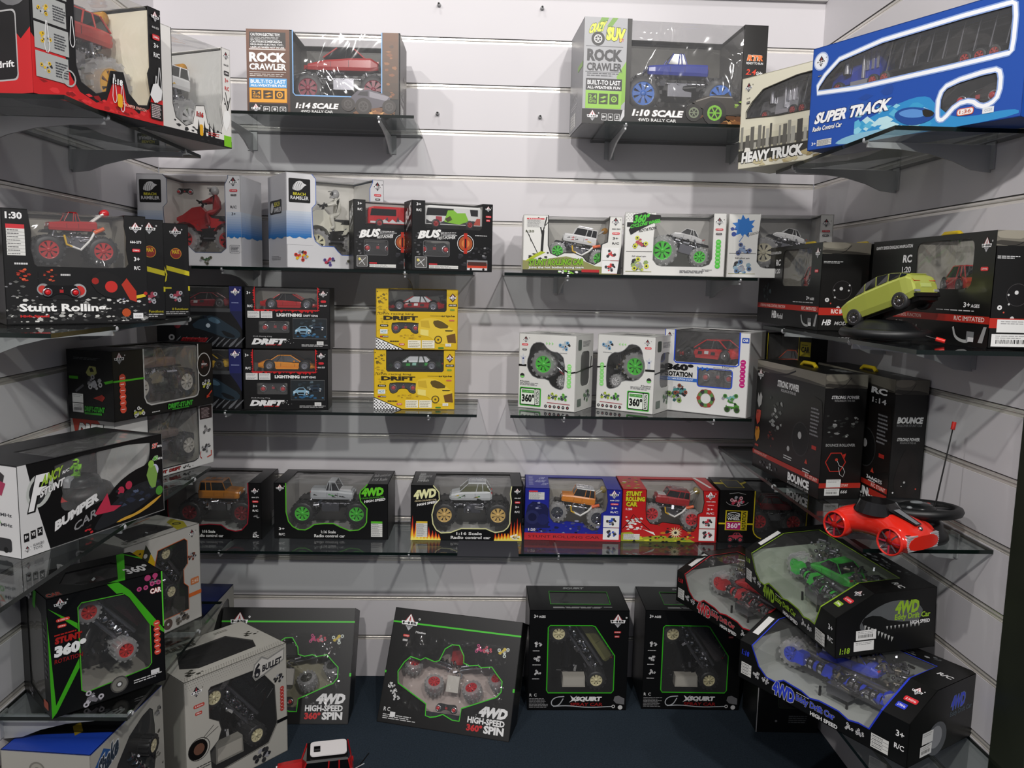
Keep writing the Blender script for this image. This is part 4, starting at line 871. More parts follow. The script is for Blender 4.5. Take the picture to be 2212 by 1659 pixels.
# ---------------------------------------------------------------- second row, back wall
BW = ucut([(25, 100), (29, 95), (29, 69), (25, 64), (26, 37), (28, 29), (34, 24), (47, 24), (51, 19), (55, 15), (80, 15), (85, 20), (85, 90), (88, 97), (88, 100)])
def shell(A, a, b, c, d):
    X = lambda x, y: (a + x * (c - a), b + y * (d - b))
    A.poly([X(*p) for p in smooth([(.02, .10), (.10, .55), (.32, .92), (.62, 1.0), (.80, .70), (1.0, .62), (.80, .45), (.62, .10), (.40, -.02), (.18, .02)], 1)], 'd6d6d6')
    for k in range(4): A.line([X(.14 + .13 * k, .02), X(.12 + .14 * k, .4), X(.26 + .13 * k, .86 - .03 * k)], .35, '3a3a3a')
def badge(A, a, b, c, d):
    A.rr(a, b, c, d, '161616', (c - a) * .05); w_, h_ = c - a, d - b; shell(A, a + w_ * .15, b + h_ * .50, a + w_ * .85, b + h_ * .92)
    A.text('BEACH', a + w_ * .2, b + h_ * .30, a + w_ * .78, b + h_ * .42, 'd4cc30'); A.text('RAMBLER', a + w_ * .08, b + h_ * .12, a + w_ * .92, b + h_ * .27, 'd8d8d8')
def beach(label, x, y, yaw, w, d, h, white):
    B = Carton('toy_box', label, x, y, .987, yaw, w, d, h, 'd2d2d4', front=BW, topgap=(25, 88), inner='e0ded8', edge='3a62b8' if white else '55607a', edgew=.6, side='c4c4c8')
    for f in 'FLR':
        A = B.on(f); u1 = 24.5 if f == 'F' else 100
        regs = [(0, 24.5), (86, 100)] if f == 'F' else [(0, 100)]
        for a, b in regs:
            A.grad(a, 34, b, 60, '2670b4', 'c4ccd6', 10)
            n = 8; A.poly([(a, 34.3)] + [(a + (b - a) * i / n, 32 + 1.2 * sin(i * 1.9)) for i in range(n + 1)] + [(b, 34.3)], '2670b4')
    A = B.on('F'); A.poly([(0, 24.5), (26, 24.5), (26, 31), (20, 30), (14, 31.5), (7, 30), (0, 32)], 'd2d2d4')
    badge(A, 2.5, 69, 23.5, 94); A.logo(93, 92, 4.6, True); A.tag(89.5, 82, 97, 84.6, 'd03038'); A.tag(90.5, 77.5, 96, 79.6, '3a3a3c', '27MHz'); A.text('R/C', 90, 64, 96, 67, '33333a'); A.text('3+', 91, 56.5, 95, 59.5, '33333a')
    A.rr(88.5, 15, 98.5, 24, '77777c', 1, .3); A.lines(89.5, 16.5, 97.5, 22.5, 4, '55555a')
    A.pic(14, 13, 9, 'd8b020', 'c83020', '3a3a20', 5, style=1); A.pic(42, 8, 8, 'b03048', '5a4a90', '3a3a50', 7, style=1); A.pic(66, 7, 8, '3e5a3e', '6a6a5a', '2a2e2a', 9, style=1)
    L = B.on('L'); L.rr(12, 58, 76, 73, '161616', 3); shell(L, 14, 60, 34, 71); L.text('BEACH', 36, 66, 66, 71, 'd4cc30'); L.text('RAMBLER', 34, 60, 74, 65, 'd8d8d8'); L.lines(18, 8, 70, 13, 3, '8a8a8e')
    B.done(); return B
B = beach('blue and white shell badge box holding a red quad bike, in the left corner', -.593, -.15, -3, .217, .13, .187, False)
quad('red toy quad bike ridden by a red suited rider with grey helmet', B.at(60, 50, 15), .150, 'c01c20', 'b82226', 'a02024', '9a9a9a', tyre='clear')
remote('small remote control with red knobs in the upper corner of the red quad box', B.at(36, 40, 84), .035)
B = beach('blue and white shell badge box holding a white quad bike, beside the bus boxes', -.27, -.215, 31, .212, .125, .190, True)
quad('white toy quad bike ridden by a white suited rider with silver helmet', B.at(56, 50, 14), .150, 'd8d6c8', 'dcd8b8', 'd4d2c8', 'a8a8a8', tyre='clear')
BU = ucut([(16, 100), (16, 64), (18, 61), (84, 61), (87, 65), (87, 100)])
def busbox(label, x, y, yaw, w, d, h):
    hole = rrect(14, 21, 46, 43, 2.5, 1.2)
    B = Carton('toy_box', label, x, y, .987, yaw, w, d, h, '1a1a1c', holes=[hole], front=BU, topgap=(16, 87), inner='b4b2ae', floorcol='3a3a3a', backcol='a8a6a2', sides='')
    A = B.on('F'); A.rocks(1, 22, 13, 60, 14, ['4a4a4c', '77777a', '2a2a2c'], 3); A.rocks(46, 4, 99, 40, 20, ['2a2a2e', '222226', '3a3a40'], 5); A.line(hole, .5, '6a6a6c', True)
    A.text('BUS', 7, 45, 33, 57, 'ececea', .35, .06, '111', .1); A.text('HOT-POWER', 31, 45, 53, 49.5, 'e0e0de', .2, .03, None, .08); A.lines(35, 51, 58, 57, 3); A.text('3+', 5.5, 92.5, 11, 96.5); A.text('R/C', 5.5, 84.5, 11.5, 88)
    A.circ(66, 41, 10.5, 'e0e0e0', 24, inner=9.8); A.circ(66, 41, 8.6, 'a8542c', 18); A.circ(66, 41, 5, 'd08040', 12); A.rect(63.8, 26, 68, 56, 'b83020'); A.rect(65, 34, 66.8, 48, '1a1a1a'); A.lines(78, 52, 96, 54.5, 1)
    A.rect(68, 2, 94, 17, '8a8a8c'); A.rect(68.4, 4, 93.6, 12, 'c84028'); A.rect(69, 9, 93, 14.5, '4a2a24'); A.rect(68.4, 2.4, 93.6, 5.5, 'd8d8d8'); A.circ(73, 3.6, 1.6, '222', 8); A.circ(89, 3.6, 1.6, '222', 8)
    A.rr(4, 4, 18.5, 20, 'b0b0b0', 1, .6); A.rr(4.6, 5, 17.9, 19, '5c5a58', 1); A.circ(8, 15, 1.8, 'd8c860', 8); A.line([(7, 8), (16, 17)], .8, 'c8c8c8'); A.line([(8, 17), (15, 6)], .8, 'c8c8c8')
    A.table(21, 3.4, 57, 8, 2); A.rect(21, 8.6, 31, 10.4, 'c82830')
    A.rocks(78, 22, 98, 38, 12, ['4a4a4c', '88888a', '2a2a2c'], 3); A.logo(94, 92, 3.6); A.tag(91, 80, 98, 83, 'd03038'); A.tag(91.5, 74.5, 96.5, 77.5, 'd03038', '27MHz')
    L = B.on('L'); L.text('BUS', 20, 66, 92, 84, 'dededc', 0, .05, None, .5); L.text('HOT POWER', 30, 56, 90, 61, 'c8c8c8', 0, .02, None, .5); L.rocks(10, 16, 90, 46, 12, ['4a4a4c', '77777a'], 8)
    B.done(); return B
B = busbox('black and silver box with a red bus inside', -.138, -.199, 20, .155, .050, .141)
bus('red toy bus with grey skyline print in the left bus box', B.at(58, 50, 62), .118, 'b81c22', 'c8c8c8', [([(-.2, .35), (-.16, .5), (-.14, .35)], '3a3a44'), ([(0, .3), (.03, .55), (.06, .3)], '3a3a44'), ([(.14, .45), (.2, .5), (.2, .42)], 'e8e4e0')])
remote('black remote control with chrome ringed red knobs in the left bus box', B.at(34, 25, 32), .062)
B = busbox('black and silver box holding a white bus with lime green creature print', -.018, -.215, 21, .176, .058, .141)
bus('white toy bus with lime green beast print in the right bus box', B.at(52, 50, 62), .128, 'dcdcda', '2a2a2c', [([(-.16, .3), (-.10, .80), (.0, .82), (.06, .70), (.2, .72), (.26, .36), (.1, .2), (-.04, .24)], '86c626'), ([(-.15, .42), (-.06, .56), (-.02, .40), (-.1, .28)], '5a3a2a'), ([(-.30, .30), (-.30, .52), (-.2, .52), (-.2, .30)], 'a83040'), ([(.34, .2), (.40, .5), (.46, .5), (.46, .2)], 'b84a38')])
remote('black remote control with chrome ringed red knobs in the right bus box', B.at(30, 25, 32), .066)
def strip(A, a, b, top, dark, code='666-264', c='d83038', step=9, sz=1):
    """narrow right-hand strip: emblem, code, tag, 3+, R/C"""
    m = (a + b) / 2; w_ = (b - a); ink = 'f0f0f0' if not dark else '2c2c2e'
    A.logo(m - w_ * .05, top - 3, w_ * .34, dark); A.text(code, a + w_ * .16, top - step * 1.6, b - w_ * .16, top - step * 1.6 + 2.2 * sz, ink); A.tag(a + w_ * .2, top - step * 2.5, b - w_ * .2, top - step * 2.5 + 3.6 * sz, c, '27MHz')
    A.text('3+', a + w_ * .25, top - step * 3.4, b - w_ * .3, top - step * 3.4 + 4 * sz, ink); A.text('R/C', a + w_ * .22, top - step * 4.3, b - w_ * .22, top - step * 4.3 + 3.6 * sz, ink)
def minipics(A, a, b, c, d, col, seed):
    h_ = (d - b) / 2
    for i in range(2): A.rect(a, b + h_ * i + .8, c, b + h_ * (i + 1) - .8, 'e8e8e6'); A.pic((a + c) / 2, b + h_ * (i + .5), (c - a) * .42, col, '3a3a3c', '77777a', seed + i, style=1); A.rect(a + (c - a) * .5, b + h_ * i, c, b + h_ * i + .7, 'b02838')
SW = ucut([(25, 100), (25.5, 48), (28, 35), (35, 30), (42, 36), (52, 36), (61, 30), (65, 22), (73, 17), (79, 23), (79, 40), (80, 52), (85.5, 56), (86, 70), (87, 98), (87, 100)])
B = Carton('toy_box', 'white box with black bare tree, green lettering and a white jeep inside', .210, -.190, .987, -1, .205, .115, .119, 'deded9', front=SW, topgap=(25, 87), inner='bcbab4', edge='161616', edgew=.9)
A = B.on('F'); A.poly([(0, 0), (100, 0), (100, 8), (88, 12), (74, 14), (60, 24), (44, 30), (28, 26), (14, 20), (0, 22)], '8a8a54'); A.rect(0, 0, 78, 6, '1c1c1c')
for a in ((19, 34, 20, 74, 2.6), (19.5, 64, 15, 96, 1.3), (20, 72, 23.5, 97, 1.2), (17, 80, 11, 92, .8), (15, 34, 3, 74, .8), (22, 82, 25, 88, .7), (8, 54, 6, 66, .5)): A.line([(a[0], a[1]), (a[2], a[3])], a[4], '161616')
A.rocks(0, 18, 28, 38, 16, ['1a1a1a', '4c5a1e', '2a2a22'], 3); A.poly([(2, 20), (10, 30), (18, 38), (23, 36), (16, 30), (8, 22)], 'a8b820')
A.text('STUNT ROLLING CAR', 6, 12.5, 62, 24, '7ab020', .1, .05, '141a0a', .03); A.text('Joins the hot bodies racing team', 6, 6.5, 62, 11.5, 'f0f0f0', 0, .02, '141414', .02)
A.rocks(30, 0, 60, 6, 14, ['7ac030', '1a1a1a', 'e8e8e8'], 3); A.rect(60, 3, 78, 8, 'b01c22'); A.table(3.5, 79, 21, 92, 6, 'c83038'); A.text('1:20', 2.5, 70, 11, 74, '3c4418')
strip(A, 87.5, 100, 93, True, step=9.5); minipics(A, 80.5, 1, 97.5, 47, 'd04040', 3); A.poly([(96, 1), (100, 1), (100, 54)], '222'); B.done()
monster('white toy jeep with green wheel centres and lifted nose in the bare tree box', B.at(56, 50, 18, 0, RY(.16)), .128, 'dcdcdc', '4cc63a', 'clear', 'hummer', .15, lift=.30, bh=.30, bw=.32, wing='e2a51e', flame=True, seed=31, tw=.3, decal=('c02828', '2a2a2a', 'e0c030'))
def cyclone(label, x, y, yaw, w, d, h, green):
    cw = ucut([(31, 100), (29, 60), (29, 25), (33, 17), (38, 15), (78, 15), (85, 19), (87.5, 28), (87.5, 100)])
    B = Carton('toy_box', label, x, y, .987, yaw, w, d, h, 'dededa', front=cw, topgap=(30, 87.5), inner='b8b6b2', edge='8a8a8a', edgew=.4); A = B.on('F')
    if green:
        for i in range(9):
            for j in range(5): A.circ(1.5 + 3 * i + 1.5 * (j % 2), 98 - 2.6 * j, .45, '8a8a88', 6)
        A.rect(2, 77, 8, 84, '1a1a1a'); A.poly([(4, 72), (6, 64), (12, 70), (24, 80), (36, 90), (35, 96), (24, 97), (20, 100), (8, 96), (8, 84)], '161616')
        A.text("360°", 8, 82, 23, 96, '44c030', .2, .05, None, .1); A.text('CYCLONE WHEEL', 5, 74, 35, 80, '44c030', .2, .05, None, .22); A.text('ROTATION', 14, 68, 31, 73, '222', .2, .02, None, .2)
        A.pic(15, 52, 11, 'b04858', 'c8cc40', '3a3a3a', 4, style=1); A.pic(16, 17, 12, '8aa060', 'c8cc40', '4a4a4a', 6, style=1)
    else:
        q = random.Random(3); pts = []
        for i in range(22): a = 2 * pi * i / 22; r = (8.5 if i % 2 else (13.5 if i % 4 else 11)); pts.append((15 + r * cos(a) * .9, 80 + r * sin(a) * 1.4))
        A.poly(pts, '2a74c4'); A.line([(15, 66), (11, 56)], .6, '2a74c4'); A.circ(4, 76, 1.8, '28489a', 8); A.circ(5.5, 68, 2.4, '28489a', 8); A.line([(2, 77), (8, 75)], 1.2, '28489a'); A.text('Rotation', 18, 64, 30, 70, '3a3a3a', .3, 0, None, .3)
        A.pic(15, 44, 11, '8aa0c0', '5a6a9a', '2a2a2e', 4, style=1); A.pic(15, 16, 12, '8aa8b8', '5a7aa0', '4a4a4a', 6, style=1)
    A.line([(2, 38), (28, 38)], .4, '3a3a3a'); A.text('360 wheel spin', 8, 29, 22, 31.5, '44444a'); A.line([(2, 6), (28, 6)], .4, '8a8a30')
    A.logo(93, 86, 4, True); A.tag(89.5, 73, 97, 76, 'd03038'); A.tag(90, 66, 96, 69, '3a3a3c', '27MHz'); A.pills(93, 14, 58, 2.6, '4cc63a' if green else '6a6a6c', 7); A.lines(56, 5, 86, 9.5, 3, '77777a'); A.text('8 Functions:', 78, 9.8, 88, 11.6, '44444a')
    B.done(); return B
B = cyclone('white box with green starburst title and big green wheel car, second row', .421, -.190, -8, .206, .115, .129, True)
monster('toy buggy with one huge green wheel and small front wheel, black arm', B.at(58, 50, 16), .125, 'c8c8c8', '46c636', 'clear', 'beetle', .26, rear=.16, lift=.42, bh=.22, bw=.26, seed=33, wb=.31, tw=.3, bt=.25)
B = cyclone('white box with blue splash print and silver buggy, partly hidden by black box', .638, -.190, -10, .209, .115, .131, False)
monster('silver toy buggy with big clear wheel behind the black corner boxes', B.at(56, 50, 16), .125, 'd0d0d0', 'c8c2a8', 'clear', 'beetle', .26, rear=.16, lift=.46, bh=.22, bw=.26, seed=34, wb=.31, tw=.3, bt=.25)
# ---------------------------------------------------------------- third row, back wall
def lightning(label, x, y, z, yaw, code):
    cw = ucut([(12, 100), (12, 68), (13.5, 64), (83, 64), (85, 68), (85, 100)]); hole = rrect(16, 26, 52, 45, 2, 1.3)
    B = Carton('toy_box', label, x, y, z, yaw, .172, .07, .1265, '141415', holes=[hole], front=cw, topgap=(12, 85), inner='77756f', side='181819')
    A = B.on('F'); q = random.Random(5)
    for i in range(22):
        t = i / 21; u = 12 + 73 * t; A.poly([(u - 3, 64), (u + 3, 64), (u + q.uniform(-2, 2), 64 - q.uniform(2, 5.5))], 'c01c20')
    for i in range(10): v = 64 + 34 * i / 9; A.poly([(12, v - 3), (12, v + 3), (12 - q.uniform(1.2, 3.4), v)], 'c01c20'); A.poly([(85, v - 3), (85, v + 3), (85 + q.uniform(1.2, 3.4), v)], 'c01c20')
    A.text('3+', 2.5, 88, 7, 92.5); A.text('R/C', 3, 67, 9, 71); A.text('LIGHTNING', 37, 52.6, 66.5, 58, 'e8e8e6', 0, .06); A.text('DRIFT KING', 68.5, 53, 85.5, 56.4)
    A.rect(3, 50, 17, 61, 'd8d8d6'); A.lines(4, 51, 16, 60, 4, '77777a', .3); A.rect(18.5, 50, 32, 61, 'd8d8d6'); A.lines(19.5, 51, 31, 60, 4, '8a8a8c', .3)
    A.line([(56, 17), (96, 17), (96, 50), (56, 50)], .3, '8a8a8c', True); A.rect(56.3, 17.4, 95.7, 49.6, '22282c'); A.rocks(57, 36, 95, 49, 12, ['3c4850', '5a6a74', '2c3840'], 4); A.rocks(58, 19, 95, 26, 12, ['2a5a80', '4c7a9c'], 4)
    A.pic(68, 31, 9.5, '8ab0c8', 'c8c8c8', '15181c', 2, style=2); A.pic(85, 36, 8, '2c3a48', 'c8c8c8', '15181c', 2, style=2)
    A.text('Drift Racing King', 9, 18.6, 31, 21, 'c8c8c8', .3, 0); A.text('DRIFT', 7, 6.5, 45, 16.5, 'e6e6e6', .45, .07); A.rocks(42, 8, 57, 17, 12, ['c8c8c8'], 1); A.text('power car', 24, 4.4, 42, 7.4, 'b02024', .3, .03)
    A.lines(66, 4, 97, 8, 2); A.rect(84, 7.6, 92, 13, 'dcdcda'); A.text('CC20', 85.4, 9, 90.6, 11.2, '8a8a8a')
    A.logo(92, 89, 4.4); A.rr(89, 76, 95.4, 80, 'd02c34', 1.4); A.text(code, 88, 70, 96.5, 72.6); A.line(hole, .3, '3a3a3c', True)
    B.done(); return B
def blue_drift(label, x, y, z, yaw):
    cw = ucut([(12, 100), (12, 68), (14, 64), (83, 64), (85, 68), (85, 100)])
    B = Carton('toy_box', label, x, y, z, yaw, .172, .09, .1265, '17181c', front=cw, topgap=(12, 85), inner='2c2b2b', side='17181c')
    A = B.on('F'); A.rect(85.5, 60, 100, 100, '1c2058'); A.poly([(85.5, 60), (100, 60), (100, 30), (94, 44)], '181c40'); A.rect(12, 58, 86, 64, '3a3c3e')
    q = random.Random(9)
    for i in range(12):
        u = 8 + 7.5 * i; A.poly(smooth([(u, 0), (u + 6, 4 + q.uniform(0, 6)), (u + 14, 20), (u + 7, 12), (u + 2, 6)], 1), '5a5c60')
    A.poly([(26, 8), (56, 8), (60, 16), (30, 16)], '8a2024'); A.text('THUNDER', 29, 9.5, 57, 14.6, '5a1418', .3, .04)
    A.poly(smooth([(38, 34), (52, 48), (66, 54), (82, 40), (98, 26), (97, 16), (84, 14), (60, 26)], 1), '1c2a34'); A.poly(smooth([(58, 46), (66, 51), (76, 42), (70, 38)], 1), '3e5666'); A.poly(smooth([(74, 30), (90, 22), (92, 16), (80, 18)], 1), '0e141a'); A.circ(60, 36, 2.6, 'a8b4bc', 10); A.circ(24, 36, 4, '5a1a20', 12); A.circ(17, 16, 3.6, 'a0a0a2', 12, inner=1.6)
    A.logo(92.5, 90, 5); A.lines(88, 72, 98, 75, 1, '8088b0'); B.done(); return B
LZ = .692
B = blue_drift('dark blue cornered box with yellow car, below the one with the maroon car', -.540, -.213, LZ, 1.5)
racer('yellow and black toy race car in the lower dark blue cornered box', B.at(50, 50, 64), .115, 'c8a020', 'sport', decal=('1a1a1a', '1a1a1a', '2a2a2a'))
B = blue_drift('dark blue cornered box with maroon car, on top of the one with the yellow car', -.538, -.208, LZ + .128, 1.5)
racer('maroon toy race car in the upper dark blue cornered box', B.at(50, 50, 64), .115, '6a1420', 'sport', decal=('a0a0a0', '2a2a2a'))
B = lightning('black box with red jagged window edge and orange car, bottom of its stack of two', -.364, -.211, LZ, 4, '666-223')
racer('glossy orange toy sports car in the lower red edged black box', B.at(50, 52, 64, 180), .118, 'e8921c', 'sport', win='2c2c30')
remote('remote control with red knobs in the lower red edged black box', B.at(34, 14, 35), .056)
B = lightning('black box with red jagged window edge and red car, on top of its stack', -.359, -.207, LZ + .128, 3.5, '666-227')
racer('red toy race car with black cabin in the upper red edged black box', B.at(50, 52, 64, 180), .118, 'b01c1e', 'sport', win='101012', roofcol='161618', hood='161618')
remote('remote control with red knobs in the upper red edged black box', B.at(34, 14, 35), .056)
def yellow(label, x, y, z, yaw, code):
    cw = ucut([(15, 100), (15, 66), (17, 63), (84, 63), (86, 66), (86, 100)]); hole = smooth([(20, 45), (51, 45), (53, 40), (53, 32), (50, 26), (44, 28), (41, 35), (31, 35), (28, 28), (22, 26), (19, 32), (19, 40)], 1)
    B = Carton('toy_box', label, x, y, z, yaw, .172, .09, .1275, 'd6b21a', holes=[hole], front=cw, topgap=(15, 86), inner='8a8884', side='c8a418', edge='1c1a12', edgew=.5)
    A = B.on('F'); A.rocks(1, 60, 14, 97, 26, ['a88a1c', '8a7020', 'c09c1c', '6a5a20'], 3.2); A.rocks(1, 22, 16, 60, 14, ['c0a01a', 'b0901a'], 3); A.rocks(20, 18, 60, 26, 14, ['c8a41c', 'b8961c', 'a8861e'], 3)
    A.text('Drift racing king', 4, 56.6, 46, 61, '3a3210', 0, .0); A.text('DRIFT', 9, 48.5, 51, 55.5, '2a230c', 0, .06)
    A.poly(smooth([(51, 30), (52, 46), (56, 52), (70, 53), (80, 50), (90, 38), (98, 30), (99, 12), (84, 8), (72, 14), (66, 22), (54, 24)], 1), 'e0c038'); A.poly(smooth([(68, 48), (78, 50), (92, 37), (74, 35)], 1), '5c4a1c'); A.poly([(54, 34), (64, 33), (64, 23), (54, 25)], 'e8d878'); A.poly([(54, 48), (64, 49), (66, 36), (55, 38)], 'c8a82c'); A.poly([(86, 24), (97, 28), (98, 12), (88, 12)], '6a4a20'); A.poly([(84, 33), (95, 33), (93, 31), (85, 31)], '2a230c')
    A.circ(76, 17, 5, '5c4a1c', 16); A.circ(76, 17, 3.7, 'd6b21a', 12); A.circ(76, 17, 1.4, '5c4a1c', 8)
    A.poly([(0, 0), (33, 0), (1, 19), (0, 19)], 'e8e8e8')
    k = A.W / A.H
    A.lay(); A.st = 0
    for i in range(17):
        for j in range(8):
            u, v = 1 + 1.9 * i, 1.2 + 1.9 * k * j
            if (i + j) % 2 == 0 and v < 17.6 - u * .57: A.circ(u, v, .95, '161616', 6)
    A.st = .000012
    A.line([(0, 19.4), (1, 19.4), (34, 0)], 1, '2a230c')
    A.rr(5, 37.6, 15, 41.4, '2a230c', 1); A.text('G-Force', 6.4, 38.6, 13.6, 40.6); A.rect(5, 26, 14, 33, 'e0e4e0'); A.text('HOT', 6, 27.6, 13, 31.6, '4a8aa8'); A.rect(5, 20, 15, 22.6, '26221a'); A.text('ADVAN', 8, 20.4, 14.6, 22.2, 'e8e0e0', .2); A.rect(5.2, 20, 7.6, 22.6, 'b02820')
    A.lines(17, 12, 30, 15, 1, '4a3a14', .7); A.rr(28, 7, 35, 10.6, 'c04030', 1.4); A.text('OHM', 29.2, 7.8, 33.8, 9.8); A.text('triple', 79, 54.5, 96, 58, '3a3210', .3); A.line([(66, 56.5), (82, 56.5)], .4, '8a7420'); A.rr(89, 48, 96, 50.6, 'c86a50', 1.2)
    for a in (39, 56): A.rect(a, 2.6, a + 15.6, 15.6, 'e8e4d0'); A.lines(a + 1, 3.6, a + 14.6, 14.6, 4, '77704c', .3)
    A.rr(76, 2, 83, 4.6, '3a7a30', 1); A.rect(85, 6, 92, 10.6, 'e4e4e0'); A.text('CC20', 86, 7, 91, 9.4, '9a9a96'); A.rect(88.4, 72.6, 98.6, 76.4, '26221a'); A.text(code, 89.4, 73.4, 97.6, 75.6); A.rr(90, 65.6, 96, 68.6, '7a9a3a', 1)
    A.circ(93.4, 87, 0.1, '222'); A.poly([(93.4 - 4.6, 87), (93.4, 94.4), (93.4 + 4.6, 87), (93.4, 79.6)], '4a2018'); A.logo(93.4, 86, 4.2); B.done(); return B
B = yellow('yellow box with green and black car, bottom of the yellow stack', -.1005, -.173, LZ, 3, '666-201')
racer('black and green toy sedan with white windows in the lower yellow box', B.at(50, 52, 63.5), .120, '15301c', 'sedan', win='d4d8dc', roofcol='17171a', spoiler='17171a', decal=('2c9a3c', '8ac0b0', '1a1a1a', '2c9a3c'), seed=5)
remote('remote control with red knobs in the lower yellow box', B.at(36, 12, 36), .058)
B = yellow('yellow box with red and black car, top of the yellow stack', -.0955, -.176, LZ + .1285, 4, '666-202')
racer('red and black toy race car with black rear wing in the upper yellow box', B.at(49, 52, 63.5), .118, '9c1a1e', 'sport', win='c8ccd0', roofcol='15151a', spoiler='15151a', decal=('2a1a1a', 'd8d8d8', '2a1a1a'), seed=6)
remote('remote control with red knobs in the upper yellow box', B.at(36, 12, 36), .058)
def cyc360(label, x, y, yaw, w, d, h, mirror):
    hp = [(20, 80), (27, 88), (42, 89), (47, 84), (52, 80), (60, 77), (70, 77), (81, 68), (81, 32), (76, 28), (68, 29), (58, 33), (53, 41), (28, 41), (16, 52), (15, 64), (19, 72)]
    X = (lambda u: 98 - u) if mirror else (lambda u: u)
    hp = [(X(a), b) for a, b in hp]; hp = hp[::-1] if mirror else hp; sh = rrect(28, 32, 82, 78, 14, h / d)
    B = Carton('toy_box', label, x, y, LZ, yaw, w, d, h, 'dedeDA', holes=[smooth(hp, 1)], sidehole=sh, sides='R', tophole=[(20, 20), (82, 20), (74, 78), (28, 78)], inner='4c4c4c', edge='77787a', edgew=1.1, side='d2d2ce', top='d2d2ce')
    A = B.on('F'); a, b = sorted((X(96), X(83)))
    A.logo(X(12), 91, 5.6, True); A.tag(*sorted((X(5), X(16)))[:1], 83.6, sorted((X(5), X(16)))[1], 86.4, 'd83038'); A.tag(sorted((X(6), X(14)))[0], 77, sorted((X(6), X(14)))[1], 79.4, '3a3a3c', '27MHz') if not mirror else None
    A.pic(X(80), 86, 13, 'b8c0c4', '6aa0c8', '3a3a3e', 3, style=1); A.lines(min(X(72), X(88)), 75.6, max(X(72), X(88)), 77, 1, '77777a')
    for i in range(3):
        u = X(48 + 5 * i); s_ = -1 if mirror else 1; A.poly([(u, 90), (u + 3 * s_, 88), (u, 86)], 'a0dc90')
    A.rect(0, 56, 14, 58.6, '1a1a1a') if not mirror else A.rect(84, 55, 100, 57.6, '1a1a1a')
    A.line([(81, 54), (90, 50.6), (100, 52.5)], 2.2, '1a1a1a') if not mirror else A.line([(0, 56), (16, 57.6)], 2.2, '1a1a1a')
    u = X(8); A.poly([(u - 2.4, 58), (u - 2.4, 66), (u - 5.4, 70), (u - 1.4, 69), (u, 73), (u + 1.4, 69), (u + 5.4, 70), (u + 2.4, 66), (u + 2.4, 58)], 'c8ccd4'); A.circ(u, 66.4, 1.5, '26307a', 8); A.circ(X(7), 43.4, 4, '2a2a2a', 14); A.poly([(X(7) - 3.8, 43), (X(7) + 3.8, 43), (X(7) + 2, 40.4), (X(7) - 2, 40.4)], '7cd06a')
    A.lines(min(X(3), X(38)), 30.4, max(X(3), X(38)), 34.6, 3, '77777a'); A.text('8 Functions:', min(X(3), X(20)), 35, max(X(3), X(20)), 37, '3a3a3c'); A.pills(X(89), 31.5, 62, 3.8, '8ee07c', 6)
    a = 3 if not mirror else 55; A.rr(a, 3, a + 38, 28, '46b83a', 2); A.rr(a + 1.4, 4, a + 36.6, 27, '16201a', 1.6); A.rr(a + 2.6, 5.2, a + 27, 25.8, 'e6eee2', 1); A.rr(a + 28, 5.2, a + 35.6, 25.8, 'e6eee2', 1)
    A.rect(a + 4, 20.4, a + 26, 24.4, '2c7a28'); A.text('CYCLONE WHEEL', a + 5, 21.2, a + 25, 23.6, '9ae08a'); A.text("360°", a + 4, 8, a + 26.4, 19, '161c16', 0, .05)
    gl, ff = glyphs('ROTATION', .03); M = A.lay(); A.t.add([((a + 34.6 - y * 5.4) * A.W, (6.4 + x * 18) * A.H, 0) for x, y in gl], ff, '161c16', M)
    c = 70 if not mirror else 25; A.pic(c - 9, 18, 11, '4a5a5a', 'b8d040', '2a3a3a', 12, style=1); A.pic(c + 9, 18, 11, '4a5a5a', '6ac040', '2a3a3a', 14, style=1); A.line([(c - 18, 10), (c + 22, 9.4)], .8, 'a8283c')
    for i in range(6): A.circ(c - 20 + 7.6 * i, 5, 2.5, '26262a', 10); A.circ(c - 20 + 7.6 * i, 5, 1, ('c8c8c8', 'd86a6a')[i % 2], 6)
    R = B.on('R'); R.line([(0, 52), (100, 56)], 3, '1a1a1a'); R.line([(86, 54), (90, 70)], 4, '1a1a1a'); R.rr(10, 80, 30, 94, '3a4a3e', 4); R.lines(38, 84, 84, 92, 5, '6a6a6c'); R.pic(66, 18, 24, '3a4a46', '6a8a6a', '2a2c2e', 5, style=1); R.rr(12, 6, 34, 16, '5a6a60', 2)
    B.done(); return B
